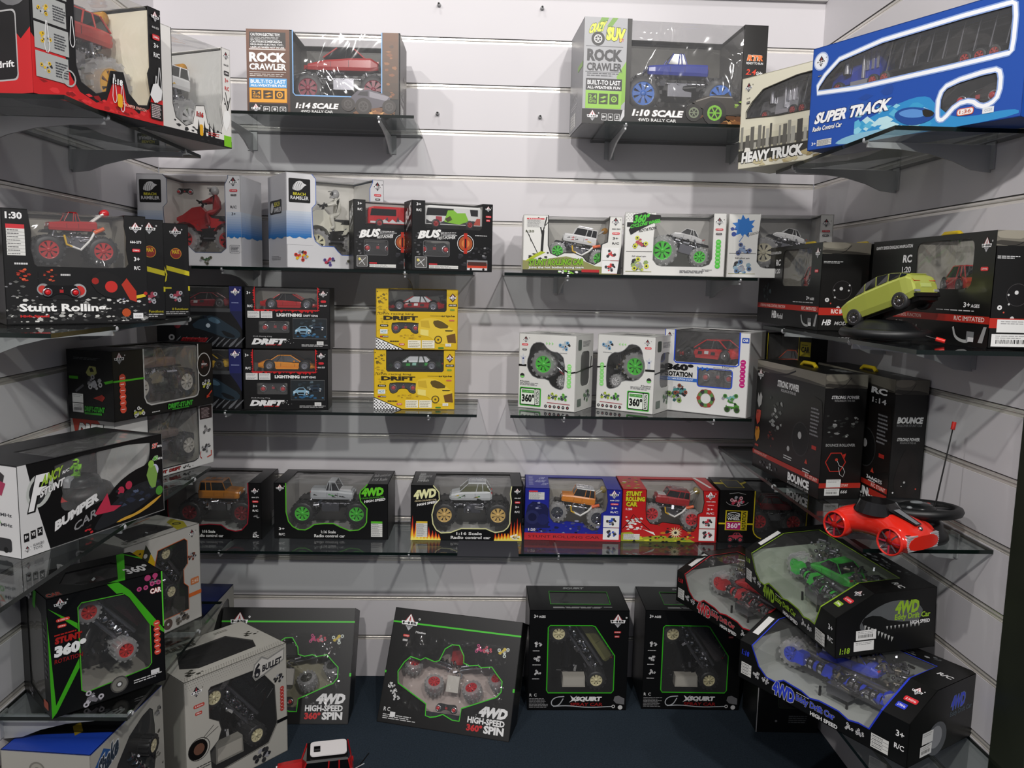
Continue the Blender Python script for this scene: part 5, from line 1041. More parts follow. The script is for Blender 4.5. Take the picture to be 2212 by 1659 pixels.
for mir, x, y, yaw, d, h in ((False, .210, -.113, -28.6, .099, .165), (True, .384, -.113, -34.0, .108, .166)):
    B = cyc360('white box with green wheel behind a cut-out, %s one of the pair' % ('left', 'right')[mir], x, y, yaw, .136, d, h, mir)
    r = thing('toy_stunt_car', B.at(0, 34, 0), '%s stunt car with one big green wheel in the %s white cut-out box' % (('chrome', 'bronze')[mir], ('left', 'right')[mir]), 'toy car')
    sx = -1 if mir else 1; cx = (lambda u: (98 - u) / 100 * .136) if mir else (lambda u: u / 100 * .136)
    wheel(r, cx(38), 0, .59 * h, .031, .036, 'clear', '46c636', False); wheel(r, cx(72), 0, .37 * h, .0155, .03, 'clear', 'c8c8c8', False)
    g = G(); q = random.Random(5 + mir); junk(g, (min(cx(50), cx(80)), max(cx(50), cx(80)), -.01, .02, .48 * h, .78 * h), I4, 40, q, (CHROME, DCHROME, BLACKP, mat('3a5a5a', .3), mat('a03030', .4)) if not mir else (DCHROME, mat('6a6448', .4), BLACKP))
    g.tube([(cx(50), 0, .60 * h), (cx(66), 0, .50 * h), (cx(72), 0, .37 * h)], .004, CHROME, 7); g.tube([(cx(74), .01, .76 * h), (cx(70), .01, .5 * h)], .003, DCHROME, 6); g.obj('chassis', r)
    car_body(r, .055, .03, .024, -.012, 'b8bcc0' if not mir else '4a4836', 'beetle', T(cx(60), .014, .72 * h) @ RY(.9 * sx) @ RZ(pi if mir else 0))
cw = ucut([(13, 100), (13, 64), (15, 61), (85, 61), (88, 64), (88, 100)]); hole = rrect(42, 33, 82, 55, 3, .96)
B = Carton('toy_box', 'white and blue boxed red stunt car with magenta dots, third row right', .532, -.112, LZ, -35, .190, .128, .180, 'dededc', holes=[hole], front=cw, topgap=(13, 88), inner='3c3a3a', film=CRINK, side='b8b8b8')
A = B.on('F'); A.line([(13, 100), (13, 62), (15, 60), (86, 60), (88.6, 62), (88.6, 100)], 1.6, '2a50c8'); A.line(hole, 1.4, '2a50c8', True); A.line([(1, 0), (1, 100)], .8, '2a50c8')
A.logo(6, 92, 4, True); A.rr(91, 88, 99, 94, '2a50b0', .6); A.text('CAR', 92, 89.4, 98, 92.8, 'f0f0f0', 0, .04); A.pills(93.5, 36, 68, 3.2, 'c01c78', 6)
A.text("360°", 3, 50, 37, 58.6, '161616', 0, .07); A.text('ROTATION', 3, 42.6, 36, 48.8, '161616', 0, .05); A.rect(2, 37.4, 42, 41.6, '2a68c0'); A.text('360 COMPUTATION STUNT', 3, 38.4, 37, 40.8, 'e8f0f8')
for i in range(3): A.poly([(41 + 5.6 * i, 57), (45 + 5.6 * i, 54.6), (41 + 5.6 * i, 52)], '2a68c8')
A.lines(60, 53.5, 84, 57.5, 3, '88888a'); A.text('8 Functions:', 70, 57.8, 84, 59.4, '55555a')
A.pic(18, 20, 15, '2c5a5a', '7a9a4a', '2a3434', 3, style=1); A.pic(22, 26, 12, '4a8a8a', '884a3a', '34403a', 8, style=1); A.circ(53, 19, 10, '5a8a4a', 20, inner=6); 
for i in range(6): A.circ(53 + 8.4 * cos(i * 1.05), 19 + 9 * sin(i * 1.05), 2.6, ('3a3a3a', 'a04838')[i % 2], 8)
A.circ(53, 19, 10.4, 'b02830', 20, inner=9.9); A.pic(82, 22, 12, '7ab0b0', '4a8a3a', '8a9a9a', 9, style=1); A.pic(84, 10, 10, '4a8a34', '2a3a2a', '3a5a2a', 9, style=0); A.rect(78, 12.5, 86, 16, 'e8e8e8')
B.done()
racer('red toy race car with white racing lettering, nose left, in the white and blue box', B.at(50, 46, 63, -14), .150, 'c81c1c', 'sport', decal=('1a1a1a', 'e0e0e0', '1a1a1a'), seed=8, hood='1a1a1a', H=.30)
remote('black remote control with red knobs in the white and blue box', B.at(62, 16, 44), .072)
B = Carton('toy_box', 'tall black box with yellow corner label and orange car, in the right wall corner', .752, -.128, .592, -58, .118, .055, .277, '15150f', front=ucut([(6, 100), (6, 70), (74, 70), (74, 100)]), topgap=(6, 74), inner='2c2a26', edge='b8a824', edgew=1.4)
A = B.on('F'); A.rect(77, 84, 99, 95, 'b8a824'); A.text('CAR', 79.5, 87, 97, 91.5, '18170c', 0, .04); A.lines(80, 92, 96, 93.4, 1, '4a4414'); B.done()
racer('orange toy car with black window in the tall yellow cornered box', B.at(42, 46, 72, 20), .085, 'c8481c', 'sport', H=.5)

# ---------------------------------------------------------------- fourth row, back wall
G4 = ucut([(10.5, 100), (10.5, 48), (12.5, 31), (16, 22), (21, 16.5), (27, 16), (31, 20), (35, 26), (44, 28), (52, 28), (58, 22), (66, 15.5), (74, 17), (79, 24), (81, 31), (81.5, 56), (79, 62), (76, 69), (75, 80), (76, 88), (80, 95), (82, 100)])
def fourwd(label, x, y, yaw, w, d, h, mode):
    if mode == 'fire': fr = ucut([(20, 100), (25, 88), (25.5, 75), (21, 64), (19, 47), (20, 30), (23, 19), (27.5, 13.5), (36, 14.6), (40, 18), (45.5, 22), (67.5, 22), (72, 18), (76, 15), (83.5, 18), (87, 24), (89, 32), (89, 50), (90, 72), (89, 86), (90, 100)]); gap = (20, 90)
    elif mode == 'green': fr = G4; gap = (10.5, 82)
    else: fr = ucut([(8, 100), (8, 45), (10, 25), (18, 14), (28, 14), (38, 24), (48, 26), (60, 25), (66, 17), (74, 14), (80, 16), (86, 28), (87.5, 60), (87, 85), (87, 100)]); gap = (8, 87)
    e = dict(fire='d8d8a0', green='58b82c', red='8a1828')[mode]
    B = Carton('toy_box', label, x, y, .392, yaw, w, d, h, '131314', front=fr, topgap=gap, inner='c4c2be' if mode != 'red' else '5a5654', floorcol='d8d8d4', edge=e, edgew=1.0, side='19191b', backcol='8a8886')
    A = B.on('F'); q = random.Random(6)
    if mode == 'fire':
        for a, b, hh in ((0, 27, 44), (75, 100, 46)):
            for col, k in (('c0281c', 1), ('e8701c', .8), ('f0c030', .5), ('f0e06a', .25)):
                n = 9
                pts = [(a, 0)]
                for i in range(n): u = a + (b - a) * (i + .5) / n; fade = 1 - .75 * (abs(u - (0 if a == 0 else 100)) / 27); pts += [(u - (b - a) * .45 / n, hh * k * fade * .3), (u + q.uniform(-.6, .6), hh * k * fade * q.uniform(.75, 1.15)), (u + (b - a) * .45 / n, hh * k * fade * .3)]
                lim = lambda u, v: min(v, 12 if 27 < u else 100) if a == 0 else (min(v, 14) if u < 88 else v)
                A.poly([(min(max(u, a), b), max(0, lim(u, v))) for u, v in pts + [(b, 0)]], col)
        A.text('4WD', 2.5, 74, 22.5, 91, 'e8e8b0', .05, .06, '2a2a1a', .12); A.text('CROSS-COUNTRY CAR', 3.5, 69.6, 23, 72.4, 'd8c8a0', 0, .02, None, .1); A.text('HIGH SPEED', 5.5, 62, 23.6, 66.6, 'f0f0ee', .1, .04, None, .18)
        A.table(5, 6, 15, 31, 7); A.rect(5, 31, 15, 34.6, 'd8b840'); A.rocks(88, 2, 99, 13, 12, ['f0e8c0', 'e8e0c8', 'f4f4ec'], 2.4); A.text('R/C', 92, 4, 97.5, 8, '3a3a30')
        strip(A, 91.5, 99.5, 93, False, '666-269', step=9.6); c0 = 40; T_ = B.on('T'); T_.lines(18 * .3, 30, 12, 90, 6)
    else:
        a = 80.5 if mode == 'green' else 90
        if mode == 'green':
            A.text('4WD', 76.5, 77, 96, 92.5, '6ad030', .05, .07, '141c10', .08); A.text('CROSS-COUNTRY CAR', 76.5, 72.6, 96.5, 75.6, '4a9a2c', 0, .03, None, .08); A.text('HIGH SPEED', 79, 66, 97.5, 70.6, 'e8e8e8', .1, .04, None, .14)
            A.table(85, 5, 95, 29, 7); A.rect(85, 29.4, 95, 33, '58b82c'); A.logo(5.4, 90, 3.4); A.text('3+', 4, 15.6, 9, 20); A.text('R/C', 4, 5.6, 9.2, 10)
            T_ = B.on('T')
        else:
            strip(A, 89, 99, 88, False, '666-271', step=9); A.rocks(91, 38, 98, 44, 8, ['8a8a8a', '5a5a5c'], 2); A.rocks(90, 5, 97, 14, 8, ['b8b8b8', '9a9a9a'], 2); A.text('R/C', 91, 3, 97, 7)
            R = B.on('R'); R.sticker(55, 20, 92, 33, False); R.sticker(55, 6, 92, 19, False); T_ = B.on('T')
    c0, c1 = (31, 62)
    A.text('1:16 Scale', c0 + (10 if mode != 'fire' else 10), 10.4, c1 - (8 if mode != 'fire' else -2), 15.6, 'dcdcda', 0, .03); A.text('Radio control car', c0 + (4 if mode != 'fire' else 5), 3, c1 + (0 if mode != 'fire' else 10), 8.4, 'dcdcda', 0, .03)
    T_.text('1:16 Scale', 84 if mode == 'green' else 5, 20, 97 if mode == 'green' else 15, 40, 'a8a8a8', 0, .02, None, .3); T_.text('Radio control car', 84 if mode == 'green' else 5, 50, 98 if mode == 'green' else 17, 70, 'a8a8a8', 0, .02, None, .3)
    B.done(); return B
B = fourwd('black box with dark red outline and orange jeep, left end of the fourth row', -.572, -.142, -.9, .222, .138, .127, 'red')
monster('orange toy jeep with dark red wheels at the left end of the fourth row', B.at(50, 50, 18, 180), .165, 'c07818', '6a141c', 'black', 'jeep', .165, seed=41, lift=.30)
B = fourwd('black box with green outline and green lettering, fourth row', -.325, -.137, -.3, .251, .130, .126, 'green')
monster('silver and black toy pickup with green wheels in the green outlined box', B.at(46.5, 50, 18, 180), .173, 'b8bcc0', '4cc43c', 'black', 'pickup', .16, seed=42, lift=.29, roofcol='c8ccd0', hood='d0d0d0', decal=('2a2a2a', '3aa040', '2a2a2a'))
B = fourwd('black and flame print box with cream outline, centre of the fourth row', -.024, -.139, .3, .248, .132, .125, 'fire')
monster('white toy estate car with cream wheels and green side print in the flame box', B.at(54, 50, 18), .173, 'c8ccce', 'd8b46a', 'black', 'suv', .165, seed=43, lift=.30, win='5a5c40', decal=('3a8a34', '2a2a2a', 'c8b030', '3a8a34'))
S4 = ucut([(25, 100), (25, 61), (26, 44), (30, 35), (37, 33), (43, 38), (61, 34), (64, 26), (70, 20), (76, 21.5), (79, 32), (79, 54), (84, 59), (85.5, 77), (84, 100)])
def stunt20(label, x, y, yaw, w, d, h, red):
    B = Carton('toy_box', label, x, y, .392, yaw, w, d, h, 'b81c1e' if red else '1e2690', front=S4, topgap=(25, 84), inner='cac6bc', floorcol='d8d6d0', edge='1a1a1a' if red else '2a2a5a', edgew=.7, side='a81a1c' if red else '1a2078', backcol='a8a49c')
    A = B.on('F')
    if red:
        A.poly([(0, 0), (78, 0), (70, 8), (40, 12), (20, 8), (10, 18), (0, 16)], '9aa024'); A.rocks(0, 0, 78, 12, 30, ['c8c82c', '7a9a24', '2a3a10', 'c84a24', '1a1a12'], 3.4)
        A.rocks(4, 22, 22, 48, 26, ['e8e8e4', 'd0d0cc'], 3.4); A.line([(1, 24), (8, 38), (12, 52), (16, 44), (22, 34), (30, 22)], .7, '1a1a1a'); A.poly([(22, 24), (36, 12), (34, 18)], 'e8e8e4')
        A.rocks(38, 4, 78, 34, 30, ['2a2622', '4a4238', '3a3026', '77401c', 'c87a24'], 3.4); pts = []
        for i in range(28): a = 2 * pi * i / 28; r = 3 if i % 2 else 7.5; pts.append((57 + r * cos(a), 18 + r * 1.6 * sin(a)))
        A.poly(pts, 'e4d8b0'); A.circ(57, 18, 1.6, '2a2622', 8)
        A.text('STUNT', 3.5, 87, 20, 96.5, 'd0c828', .05, .07, '1a1a14'); A.text('ROLLING', 3.5, 77, 23.5, 86, 'd0c828', .02, .07, '1a1a14'); A.text('CAR', 4, 67, 16, 76, 'c8c024', 0, .07, '1a1a14'); A.text('1:20', 4, 60, 10.5, 64)
        A.table(2.5, 3, 19.5, 14, 4); T_ = B.on('T'); T_.rocks(0, 4, 22, 96, 30, ['9aa024', 'c8c82c', 'e4e4e0', '1a1a1a', '7a9a24'], 4); T_.poly([(84.5, 96), (93, 20), (96, 20), (88, 96)], 'e4e4e0')
    else:
        A.rect(0, 0, 100, 14, 'b8202a'); A.text('STUNT ROLLING CAR', 4, 4.6, 78, 9.6, '4a1018', 0, .0); A.rocks(0, 14.5, 78, 40, 60, ['2a2e5c', '4a4e7c', '1a1c3c', '8a8cac', '12142c'], 3.2, 2)
        A.poly([(0, 40), (3, 66), (8, 74), (16, 72), (22, 68), (24.6, 60), (24.6, 24), (0, 22)], '1a1d48'); A.rocks(2, 60, 22, 74, 12, ['3a3e6c', '8a8cac', '20244c'], 3); A.circ(8, 44, 7.5, '262a58', 16); A.circ(8, 44, 4.4, '14163a', 14); A.circ(19, 40, 6, '20245a', 14)
        A.text('1:20', 4, 17.6, 11.4, 22.6); A.table(4, 78, 20, 92, 5); A.rect(4, 92.5, 13, 95, 'd03038')
        T_ = B.on('T'); T_.text('STUNT', 16, 20, 22, 36, 'b8bce0', .3); T_.text('ROLLING', 10, 42, 20, 60, 'b8bce0', .3); T_.text('CAR', 14, 66, 20, 82, 'b8bce0', .3); T_.lines(4, 20, 9, 86, 8, 'a0a4d0')
    strip(A, 85.5, 99.5, 92, False, '666-252', step=8.6); minipics(A, 81.5, 3, 98, 51, 'c83a4a' if red else '3a5ac0', 2); B.done(); return B
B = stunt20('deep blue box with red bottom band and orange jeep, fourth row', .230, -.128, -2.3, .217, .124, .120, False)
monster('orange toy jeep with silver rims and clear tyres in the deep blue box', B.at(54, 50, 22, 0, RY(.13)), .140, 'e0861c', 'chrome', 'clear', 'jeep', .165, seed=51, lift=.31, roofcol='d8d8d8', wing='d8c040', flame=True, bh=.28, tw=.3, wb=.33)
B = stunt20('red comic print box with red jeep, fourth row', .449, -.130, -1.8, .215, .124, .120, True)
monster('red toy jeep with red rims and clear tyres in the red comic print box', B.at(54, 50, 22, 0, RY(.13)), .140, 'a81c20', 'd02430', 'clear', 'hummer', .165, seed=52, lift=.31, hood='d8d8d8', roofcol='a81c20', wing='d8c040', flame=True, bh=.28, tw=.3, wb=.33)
B = Carton('toy_box', 'black box with yellow and magenta 360 label, right end of the fourth row', .669, -.132, .392, -3, .206, .124, .121, '131312', front=ucut([(38, 100), (38, 26), (39.5, 18), (43, 12), (50, 7), (95, 6), (96, 100)]), topgap=(38, 96), inner='2a2a2a', edge='c8b41e', edgew=1.1, side='141414', backcol='3a3a3a')
A = B.on('F'); A.pic(19, 80, 10, 'b83a50', 'd8a0a8', '2a2a2e', 5, style=1); A.line(smooth([(7, 78), (10, 73), (19, 70.6), (28, 73), (31, 78)], 1, False), .5, '9a9a9a'); A.line([(10, 94), (20, 96), (28, 93)], .5, '9a9a9a')
A.rect(7, 24, 31, 62, 'c8b41e'); A.rect(8.2, 41.6, 24, 60.4, '161616'); A.text('CYCLONE', 9.2, 50, 23, 54.6); A.text('WHEEL', 9.2, 43.6, 23, 49); A.line(smooth([(9.6, 55.4), (16, 59), (22.6, 55.4)], 1, False), .7, 'e8e8e8')
A.rect(8.2, 25.2, 24, 40.4, 'b02068'); A.text("360°", 9.4, 28, 23.6, 38, 'f4e8f0', 0, .03); gl, ff = glyphs('ROTATION', .03); M = A.lay(); A.t.add([((29.8 - y_ * 4.6) * A.W, (26 + x_ * 34) * A.H, 0) for x_, y_ in gl], ff, '161616', M)
A.rect(0, 35, 7, 38, 'c8b41e'); A.rect(31, 35, 38, 38, 'c8b41e'); A.pic(19, 8, 10, 'a83848', 'c84a5a', '2a2a2e', 7, style=0)
T_ = B.on('T'); T_.rr(10, 20, 30, 78, '3a3a3a', 2); T_.rr(10, 20, 30, 78, 'c8b41e', 2, .8); T_.rect(0, 46, 10, 58, 'c8b41e'); T_.poly([(30, 44), (38, 60), (38, 70), (30, 56)], 'c8b41e'); B.done()
monster('black and red toy truck with red wheels in the yellow labelled black box', B.at(68, 50, 12, 180), .13, '6a141a', 'a01820', 'black', 'suv', .2, seed=53, lift=.36, tw=.3, wb=.3, chrome=DCHROME)
# ---------------------------------------------------------------- left wall, shelves two to four
SRW = ucut([(17, 100), (19, 80), (18, 66), (20, 53), (22, 51), (71, 51), (84, 52), (86, 55), (84.5, 68), (85, 80), (83.5, 90), (84, 100)])
B = Carton('toy_box', 'black box with grey rubble print and red truck, second left wall shelf', -.540, -.720, .892, 38, .190, .098, .163, '151516', front=SRW, topgap=(17, 84), inner='aaa69c', floorcol='d8d6d2', film=CRINK, side='1c1c1e', backcol='8a867c')
A = B.on('F'); A.text('1:30', 2.6, 91, 13.5, 97, 'e8e8e8', 0, .04); A.rect(2.6, 83, 14.6, 86.6, 'c83038'); A.table(2.8, 60, 14.6, 83, 8); A.lines(7, 52, 17, 54, 1, 'c8c8c8', .8)
A.rocks(0, 2, 100, 24, 150, ['8a8a88', '5c5c5a', 'b0b0ac', '2a2a2a', '3c3c3c', 'd0d0cc'], 2.6, 4); A.rocks(0, 24, 60, 44, 34, ['3c3c3c', '2a2a2a', '5c5c5a', '77777a'], 2.4, 6)
A.poly([(22, 22), (54, 22), (56, 46), (22, 46)], '161618'); A.circ(25, 31, 4.4, '8a8a8c', 18); A.circ(24.4, 31, 2.9, 'b83028', 14); A.circ(49, 30, 5.4, '9a9a9c', 18); A.circ(49.6, 30, 3.8, 'c02a24', 14)
A.rocks(6, 38, 18, 50, 14, ['b03a24', 'd05a34', '8a2418'], 2.4); A.rocks(23, 38, 36, 50, 14, ['b03a24', 'd05a34', '3a1410'], 2); A.lines(37, 43, 44, 45, 1, 'c8c8c8', .8)
A.poly(smooth([(56, 40), (66, 50), (80, 42), (92, 26), (90, 18), (78, 22), (64, 26)], 1), '1e1c1c'); A.poly([(80, 36), (84, 42), (91, 30), (91, 20), (86, 22)], 'b0301f'); A.circ(72.5, 34, 4.6, 'c02a24', 18); A.circ(61, 39, 2.6, '9a2018', 12); A.poly([(91, 26), (98, 28), (98, 25), (91, 23)], 'd0b828'); A.circ(98, 28, 1.5, 'b02a20', 10); A.rocks(74, 18, 86, 24, 10, ['d8d8d8', '5a5a7a', 'c8c8c8'], 2); A.circ(83, 10, 3.4, 'b04a20', 10)
A.text('Stunt Rolling', 8.5, 9.4, 68, 18.4, 'eeeeec', 0, .035, '2a2a2a'); A.text('High-Speed', 9, 5.6, 28, 8.6, 'c02020', 0, .04)
A.logo(92, 88, 4.6); A.text('666-273', 87.6, 74.6, 96, 77); A.tag(89, 66.5, 95, 69.6, 'd03038', '27MHz'); A.text('3+', 90, 58, 94.4, 62); A.text('R/C', 90, 50, 94.6, 53.4); A.rect(88, 4.4, 95.6, 9.6, 'dedede'); A.text('CC20', 89.4, 5.8, 94.2, 7.8, '9a9a9a'); B.done()
monster('red toy truck with big black tyres and red rims in the rubble print box', B.at(51, 44, 52.5), .118, 'b02022', 'b82428', 'black', 'pickup', .19, seed=61, lift=.40, bh=.26, wing='c02a30', flame=True, tw=.3, wb=.31, roofcol='7a1a1c')
remote('remote control with red knobs low in the rubble print box front', B.at(37, -2.5, 29), .05)
for i, (y, t) in enumerate(((-.600, 'nearer'), (-.487, 'farther'))):
    B = Carton('toy_box', 'black box with yellow stripe and round badge, %s of two behind the rubble print box' % t, -.560, y, .892, 37.2, .189, .070, .166 + .001 * i, '141415', holes=[smooth([(20, 30), (72, 30), (80, 42), (76, 56), (73, 66), (74, 80), (66, 92), (20, 92)], 1)], inner='4a2024', edge='c8bc20', edgew=1.3, side='161617')
    A = B.on('F'); A.logo(88, 90, 5.4); A.circ(88, 68, 5.2, 'c88a28', 18); A.circ(88, 68, 4.7, '8a281c', 18); A.text('MAX', 84.8, 67.6, 91.2, 72, 'd8b820', 0, .03); A.poly([(79, 55), (100, 49), (100, 44), (79, 50)], 'c8bc20')
    A.pic(88, 22, 9, 'b0485a', 'c8c8d0', '4a4a5a', 3, style=1); A.rect(76, 30, 83, 31.6, 'c8bc20'); A.rect(98.5, 28, 100, 33, 'c8bc20'); A.text('8 Functions:', 83, 6.8, 98, 9.4, 'c8bc20'); A.lines(76, 2, 98, 6, 2); B.done()
    racer('dark red toy car in the %s yellow striped black box' % t, B.at(50, 50, 34), .11, '5a181c', 'sport')
# drift box (white) and drift-stunt box (black) stacked
DW = ucut([(31, 100), (31, 22), (33, 15), (37, 12), (78, 11), (82, 14), (83.5, 20), (83.5, 100)])
B = Carton('toy_box', 'white box with brownish window, under the black box with green lettering', -.506, -.483, .592, 66.7, .240, .103, .1215, 'c8c8c6', front=DW, topgap=(31, 83.5), inner='9a9890', edge='26262a', edgew=.9, side='c4c4c2', film=CRINK)
A = B.on('F'); A.rr(85, 76, 99, 98, '2a1a1a', .6); A.lines(87, 78, 97, 95, 8, 'a89898', .4); A.pic(92, 58, 6.5, '8a8888', '6a6a6a', '4c4c4c', 4, style=1); A.pic(91, 28, 7, '3a3a3c', '9a9a9a', '2a2a2a', 7, style=1); A.line([(85, 24), (84, 16), (86, 12)], .7, 'a83028'); A.line([(97, 22), (97, 14), (92, 12)], 1, 'b83a28')
A.text('DRIFT', 50, 4, 62, 9, '8a2020', .2, .05, '2a1a1a'); A.text('OUT', 36, 4, 48, 9, '8a2020', .2, .05, '2a1a1a'); A.rocks(62, 3, 76, 9, 10, ['3a3a3a', '6a6a6a'], 1.6); A.rocks(32, 14, 52, 26, 8, ['6a5a54'], 2) if False else None
L = B.on('L'); L.poly([(4, 100), (60, 100), (80, 84), (60, 70), (10, 76)], 'b83a28'); L.text('DRIFT', 14, 70, 68, 92, 'e4e4e2', .3, .07, '2a2a2a'); B.done()
monster('brownish toy truck in the white box under the green lettered box', B.at(58, 52, 14, 180), .15, '6a5a54', 'a8a49c', 'black', 'pickup', .17, seed=62, chrome=DCHROME)
DS = ucut([(28, 100), (28, 28), (30, 20), (34, 16), (79, 17), (82, 19), (83.5, 26), (83.5, 100)])
B = Carton('toy_box', 'black box with green lettering and white outlined window, third left wall shelf', -.497, -.500, .592 + .1222, 68.2, .246, .103, .1215, '121313', front=DS, topgap=(28, 83.5), inner='8a867c', edge='b8b8b4', edgew=1.1, side='121313', film=CRINK, floorcol='c8c6c0', backcol='7c7668')
A = B.on('F'); A.circ(90, 66, 7.6, 'c8c8c4', 26, 1.25); A.circ(90, 66, 7.0, '1a1614', 26, 1.25); A.pic(90, 66, 5.4, '4a3a34', '7a4038', '2a2422', 4, style=1); A.text('360 Spin', 87, 64.5, 93, 68.5); A.logo(5, 88, 3.6) if False else A.logo(6, 88, 4.4)
A.pills(8, 12, 66, 2.9, 'd04a34', 6); A.rect(0, 56, 28, 58.6, '46a81c'); A.pic(92, 34, 6.6, 'b8bc3a', 'c8c8c8', '6a6a6c', 5, style=1); A.line([(98, 22), (93, 14)], 1.2, 'b83a24'); A.poly([(92, 16), (91.6, 11), (96, 13)], 'b83a24')
A.text('DRIFT-STUNT', 50, 4.6, 76, 12.6, '3aa82c', .1, .06, '102010'); A.rect(54, 2.2, 72, 4, '2a8a20'); A.pic(22, 8, 7, 'a8b040', 'c8c8c8', '55555a', 8, style=1); A.lines(34, 3, 44, 6, 1)
L = B.on('L'); L.rect(4, 58, 24, 62, '46a81c'); L.poly([(80, 56), (100, 60), (100, 56), (84, 53)], '46a81c'); L.poly([(42, 68), (50, 78), (64, 77), (66, 68), (56, 62), (46, 64)], 'a4a860'); L.poly([(50, 74), (56, 76), (60, 70), (52, 69)], '22241a'); L.pic(60, 54, 22, '8a8a8c', 'a8a8aa', '3a3a3c', 6, style=1); L.line([(18, 40), (36, 50)], 4, '5c5c60'); L.poly([(56, 32), (76, 38), (82, 34), (76, 28)], 'a83024')
L.sticker(10, 24, 34, 37, False); L.sticker(10, 10, 34, 23, True); L.text('DRIFT-STUNT', 36, 12, 80, 20, '2f9a26', .1, .06); L.rect(36, 8, 74, 11, '2a8020'); L.lines(16, 86, 74, 90, 2, '55585a'); B.done()
monster('chrome toy buggy with brown shell in the black box with white outlined window', B.at(54, 50, 18, 180), .160, '6a5044', 'b8b4aa', 'black', 'pickup', .17, seed=63, lift=.34)
# fancy stunt bumper car
FS = smooth([(27, 84), (52, 90), (64, 97), (86, 97), (90, 92), (92, 60), (88, 36), (84, 30), (74, 34), (60, 26), (44, 24), (36, 30), (32, 50), (28, 70)], 1)
B = Carton('toy_box', 'white and black bumper car box, nearest on the third left wall shelf', -.469, -.838, .592, 68.3, .252, .138, .124, '141416', front=[(0, 0), (100, 0), (100, 100), (0, 100)], holes=[smooth([(22, 96), (22, 78), (27, 62), (24, 46), (28, 36), (44, 34), (56, 38), (64, 52), (76, 62), (88, 66), (90, 80), (90, 96)], 1)], tophole=[(24, 4), (97, 4), (97, 60), (24, 60)], inner='c8c8c6', film=CRINK, side='d4d4d4', top='242426', floorcol='d0d0ce', backcol='3a3a3c')
A = B.on('F'); A.poly([(0, 0), (17, 0), (8, 70), (5, 100), (0, 100)], 'cfcfcf'); A.poly(smooth([(44, 2), (50, 18), (62, 32), (74, 44), (96, 46), (99, 30), (80, 14), (60, 4)], 1), '202226'); A.poly([(46, 22), (56, 44), (58, 28), (66, 24), (60, 20)], 'b8304a'); A.circ(66, 42, 2.6, 'b0304a', 10); A.circ(72, 46, 2.6, 'b0304a', 10); A.rocks(62, 22, 96, 44, 24, ['2a3040', '3a4458', '54607a', '26282c'], 4)
A.poly(smooth([(60, 4), (76, 5), (90, 12), (99, 22), (94, 20), (78, 9), (66, 8)], 1), 'c89a3a'); A.circ(92, 56, 4, 'c8c8e0', 12); A.poly([(88, 40), (86, 52), (88, 62), (93, 62), (95, 50), (93, 34), (90, 34)], '7aa04c'); A.circ(90, 65, 2.4, '8ab84c', 10); A.circ(96, 28, 3, '4a8a34', 10)
A.poly(smooth([(3, 62), (7, 84), (14, 88), (22, 80), (18, 56), (10, 48)], 2), 'b8bcb8'); A.poly(smooth([(5, 64), (8, 80), (14, 84), (19, 76), (15, 58), (10, 52)], 2), '2a2c2e'); A.text('F', 5, 48, 13, 86, 'e8e8e8', .3, .04, '1a1a1a'); A.text('ANCY', 13, 72, 26, 84, '94b838', .25, .05, None, .25); A.text('STUNT', 12, 60, 27, 69, 'e0e0e0', .25, .05, '1a1a1a', .25); A.text('R/C', 26.5, 80, 31, 83.6, 'e0e0e0', .2, .03, None, .25)
A.text('BUMPER', 20, 18, 50, 29, 'dcdcdc', .1, .06, None, .34); A.text('CAR', 32, 10, 48, 20, '8a8a8c', .1, .02, None, .34); A.rocks(38, 2, 46, 14, 6, ['b82a30', '2a2022'], 2)
A.text('27', 91, 84, 95.4, 90, 'd84030', .2, .04, 'e0e0e0'); A.text('MHz', 95.6, 84, 99.4, 87); A.text('40', 91, 68, 95.4, 74, '5ab030', .2, .04, 'e0e0e0'); A.text('MHz', 95.6, 68, 99.4, 71)
for i, s_ in enumerate(('8+', 'VS', 'X')): A.rect(1.6 + 4 * i, 17 + 1.2 * i, 4.6 + 4 * i, 26 + 1.2 * i, '222224'); A.text(s_, 2.1 + 4 * i, 20 + 1.2 * i, 4.1 + 4 * i, 24 + 1.2 * i)
A.logo(3.2, 8, 1.9, True); A.text('HUANGBO', 6.6, 9.5, 13, 12.5, '44464a', .1, 0); A.text('TOYS', 6.6, 5.6, 12, 8.6, '44464a', .1, 0)
L = B.on('L'); L.poly(smooth([(40, 20), (46, 74), (60, 92), (84, 92), (80, 78), (70, 66), (66, 40), (60, 22)], 1), '2a2628'); L.poly([(60, 88), (84, 80), (78, 66), (70, 70)], 'a02a50'); L.text('27', 60, 44, 74, 51, 'd84030', .2, .04); L.text('MHz', 75, 44, 90, 47.6, '44464a'); L.text('40', 60, 33, 74, 40, '5ab030', .2, .04); L.text('MHz', 75, 33, 90, 36.6, '44464a'); L.rr(58, 5, 88, 20, '2e2e30', 3); L.circ(66, 7, 3, '1a1a1a', 10); L.circ(80, 7, 3, '1a1a1a', 10)
B.done()
r = thing('toy_bumper_car', B.at(58, 46, 30, 25), 'black round toy bumper car with lime green rider in the white and black box', 'toy bumper car')
g = G(); g.lathe([(.0005, -.004), (.040, -.004), (.048, .004), (.050, .012), (.046, .020), (.038, .024), (.030, .024)], RUBBER, None, 26, axis='Z'); g.obj('bumper_ring', r)
g = G(); g.lathe([(.036, .022), (.030, .034), (.014, .038), (.0005, .034)], mat('242628', .25), None, 20, axis='Z'); g.box(-.036, -.018, -.004, .004, .026, .04, mat('c8ccd0', .2)); g.obj('body', r)
figure(r, T(.004, 0, .036), .048, '74b828', '8ccc30')
r = thing('toy_bumper_car', B.at(34, 30, 26, 15), 'red winged toy bumper car at the left of the bumper car box window', 'toy bumper car')
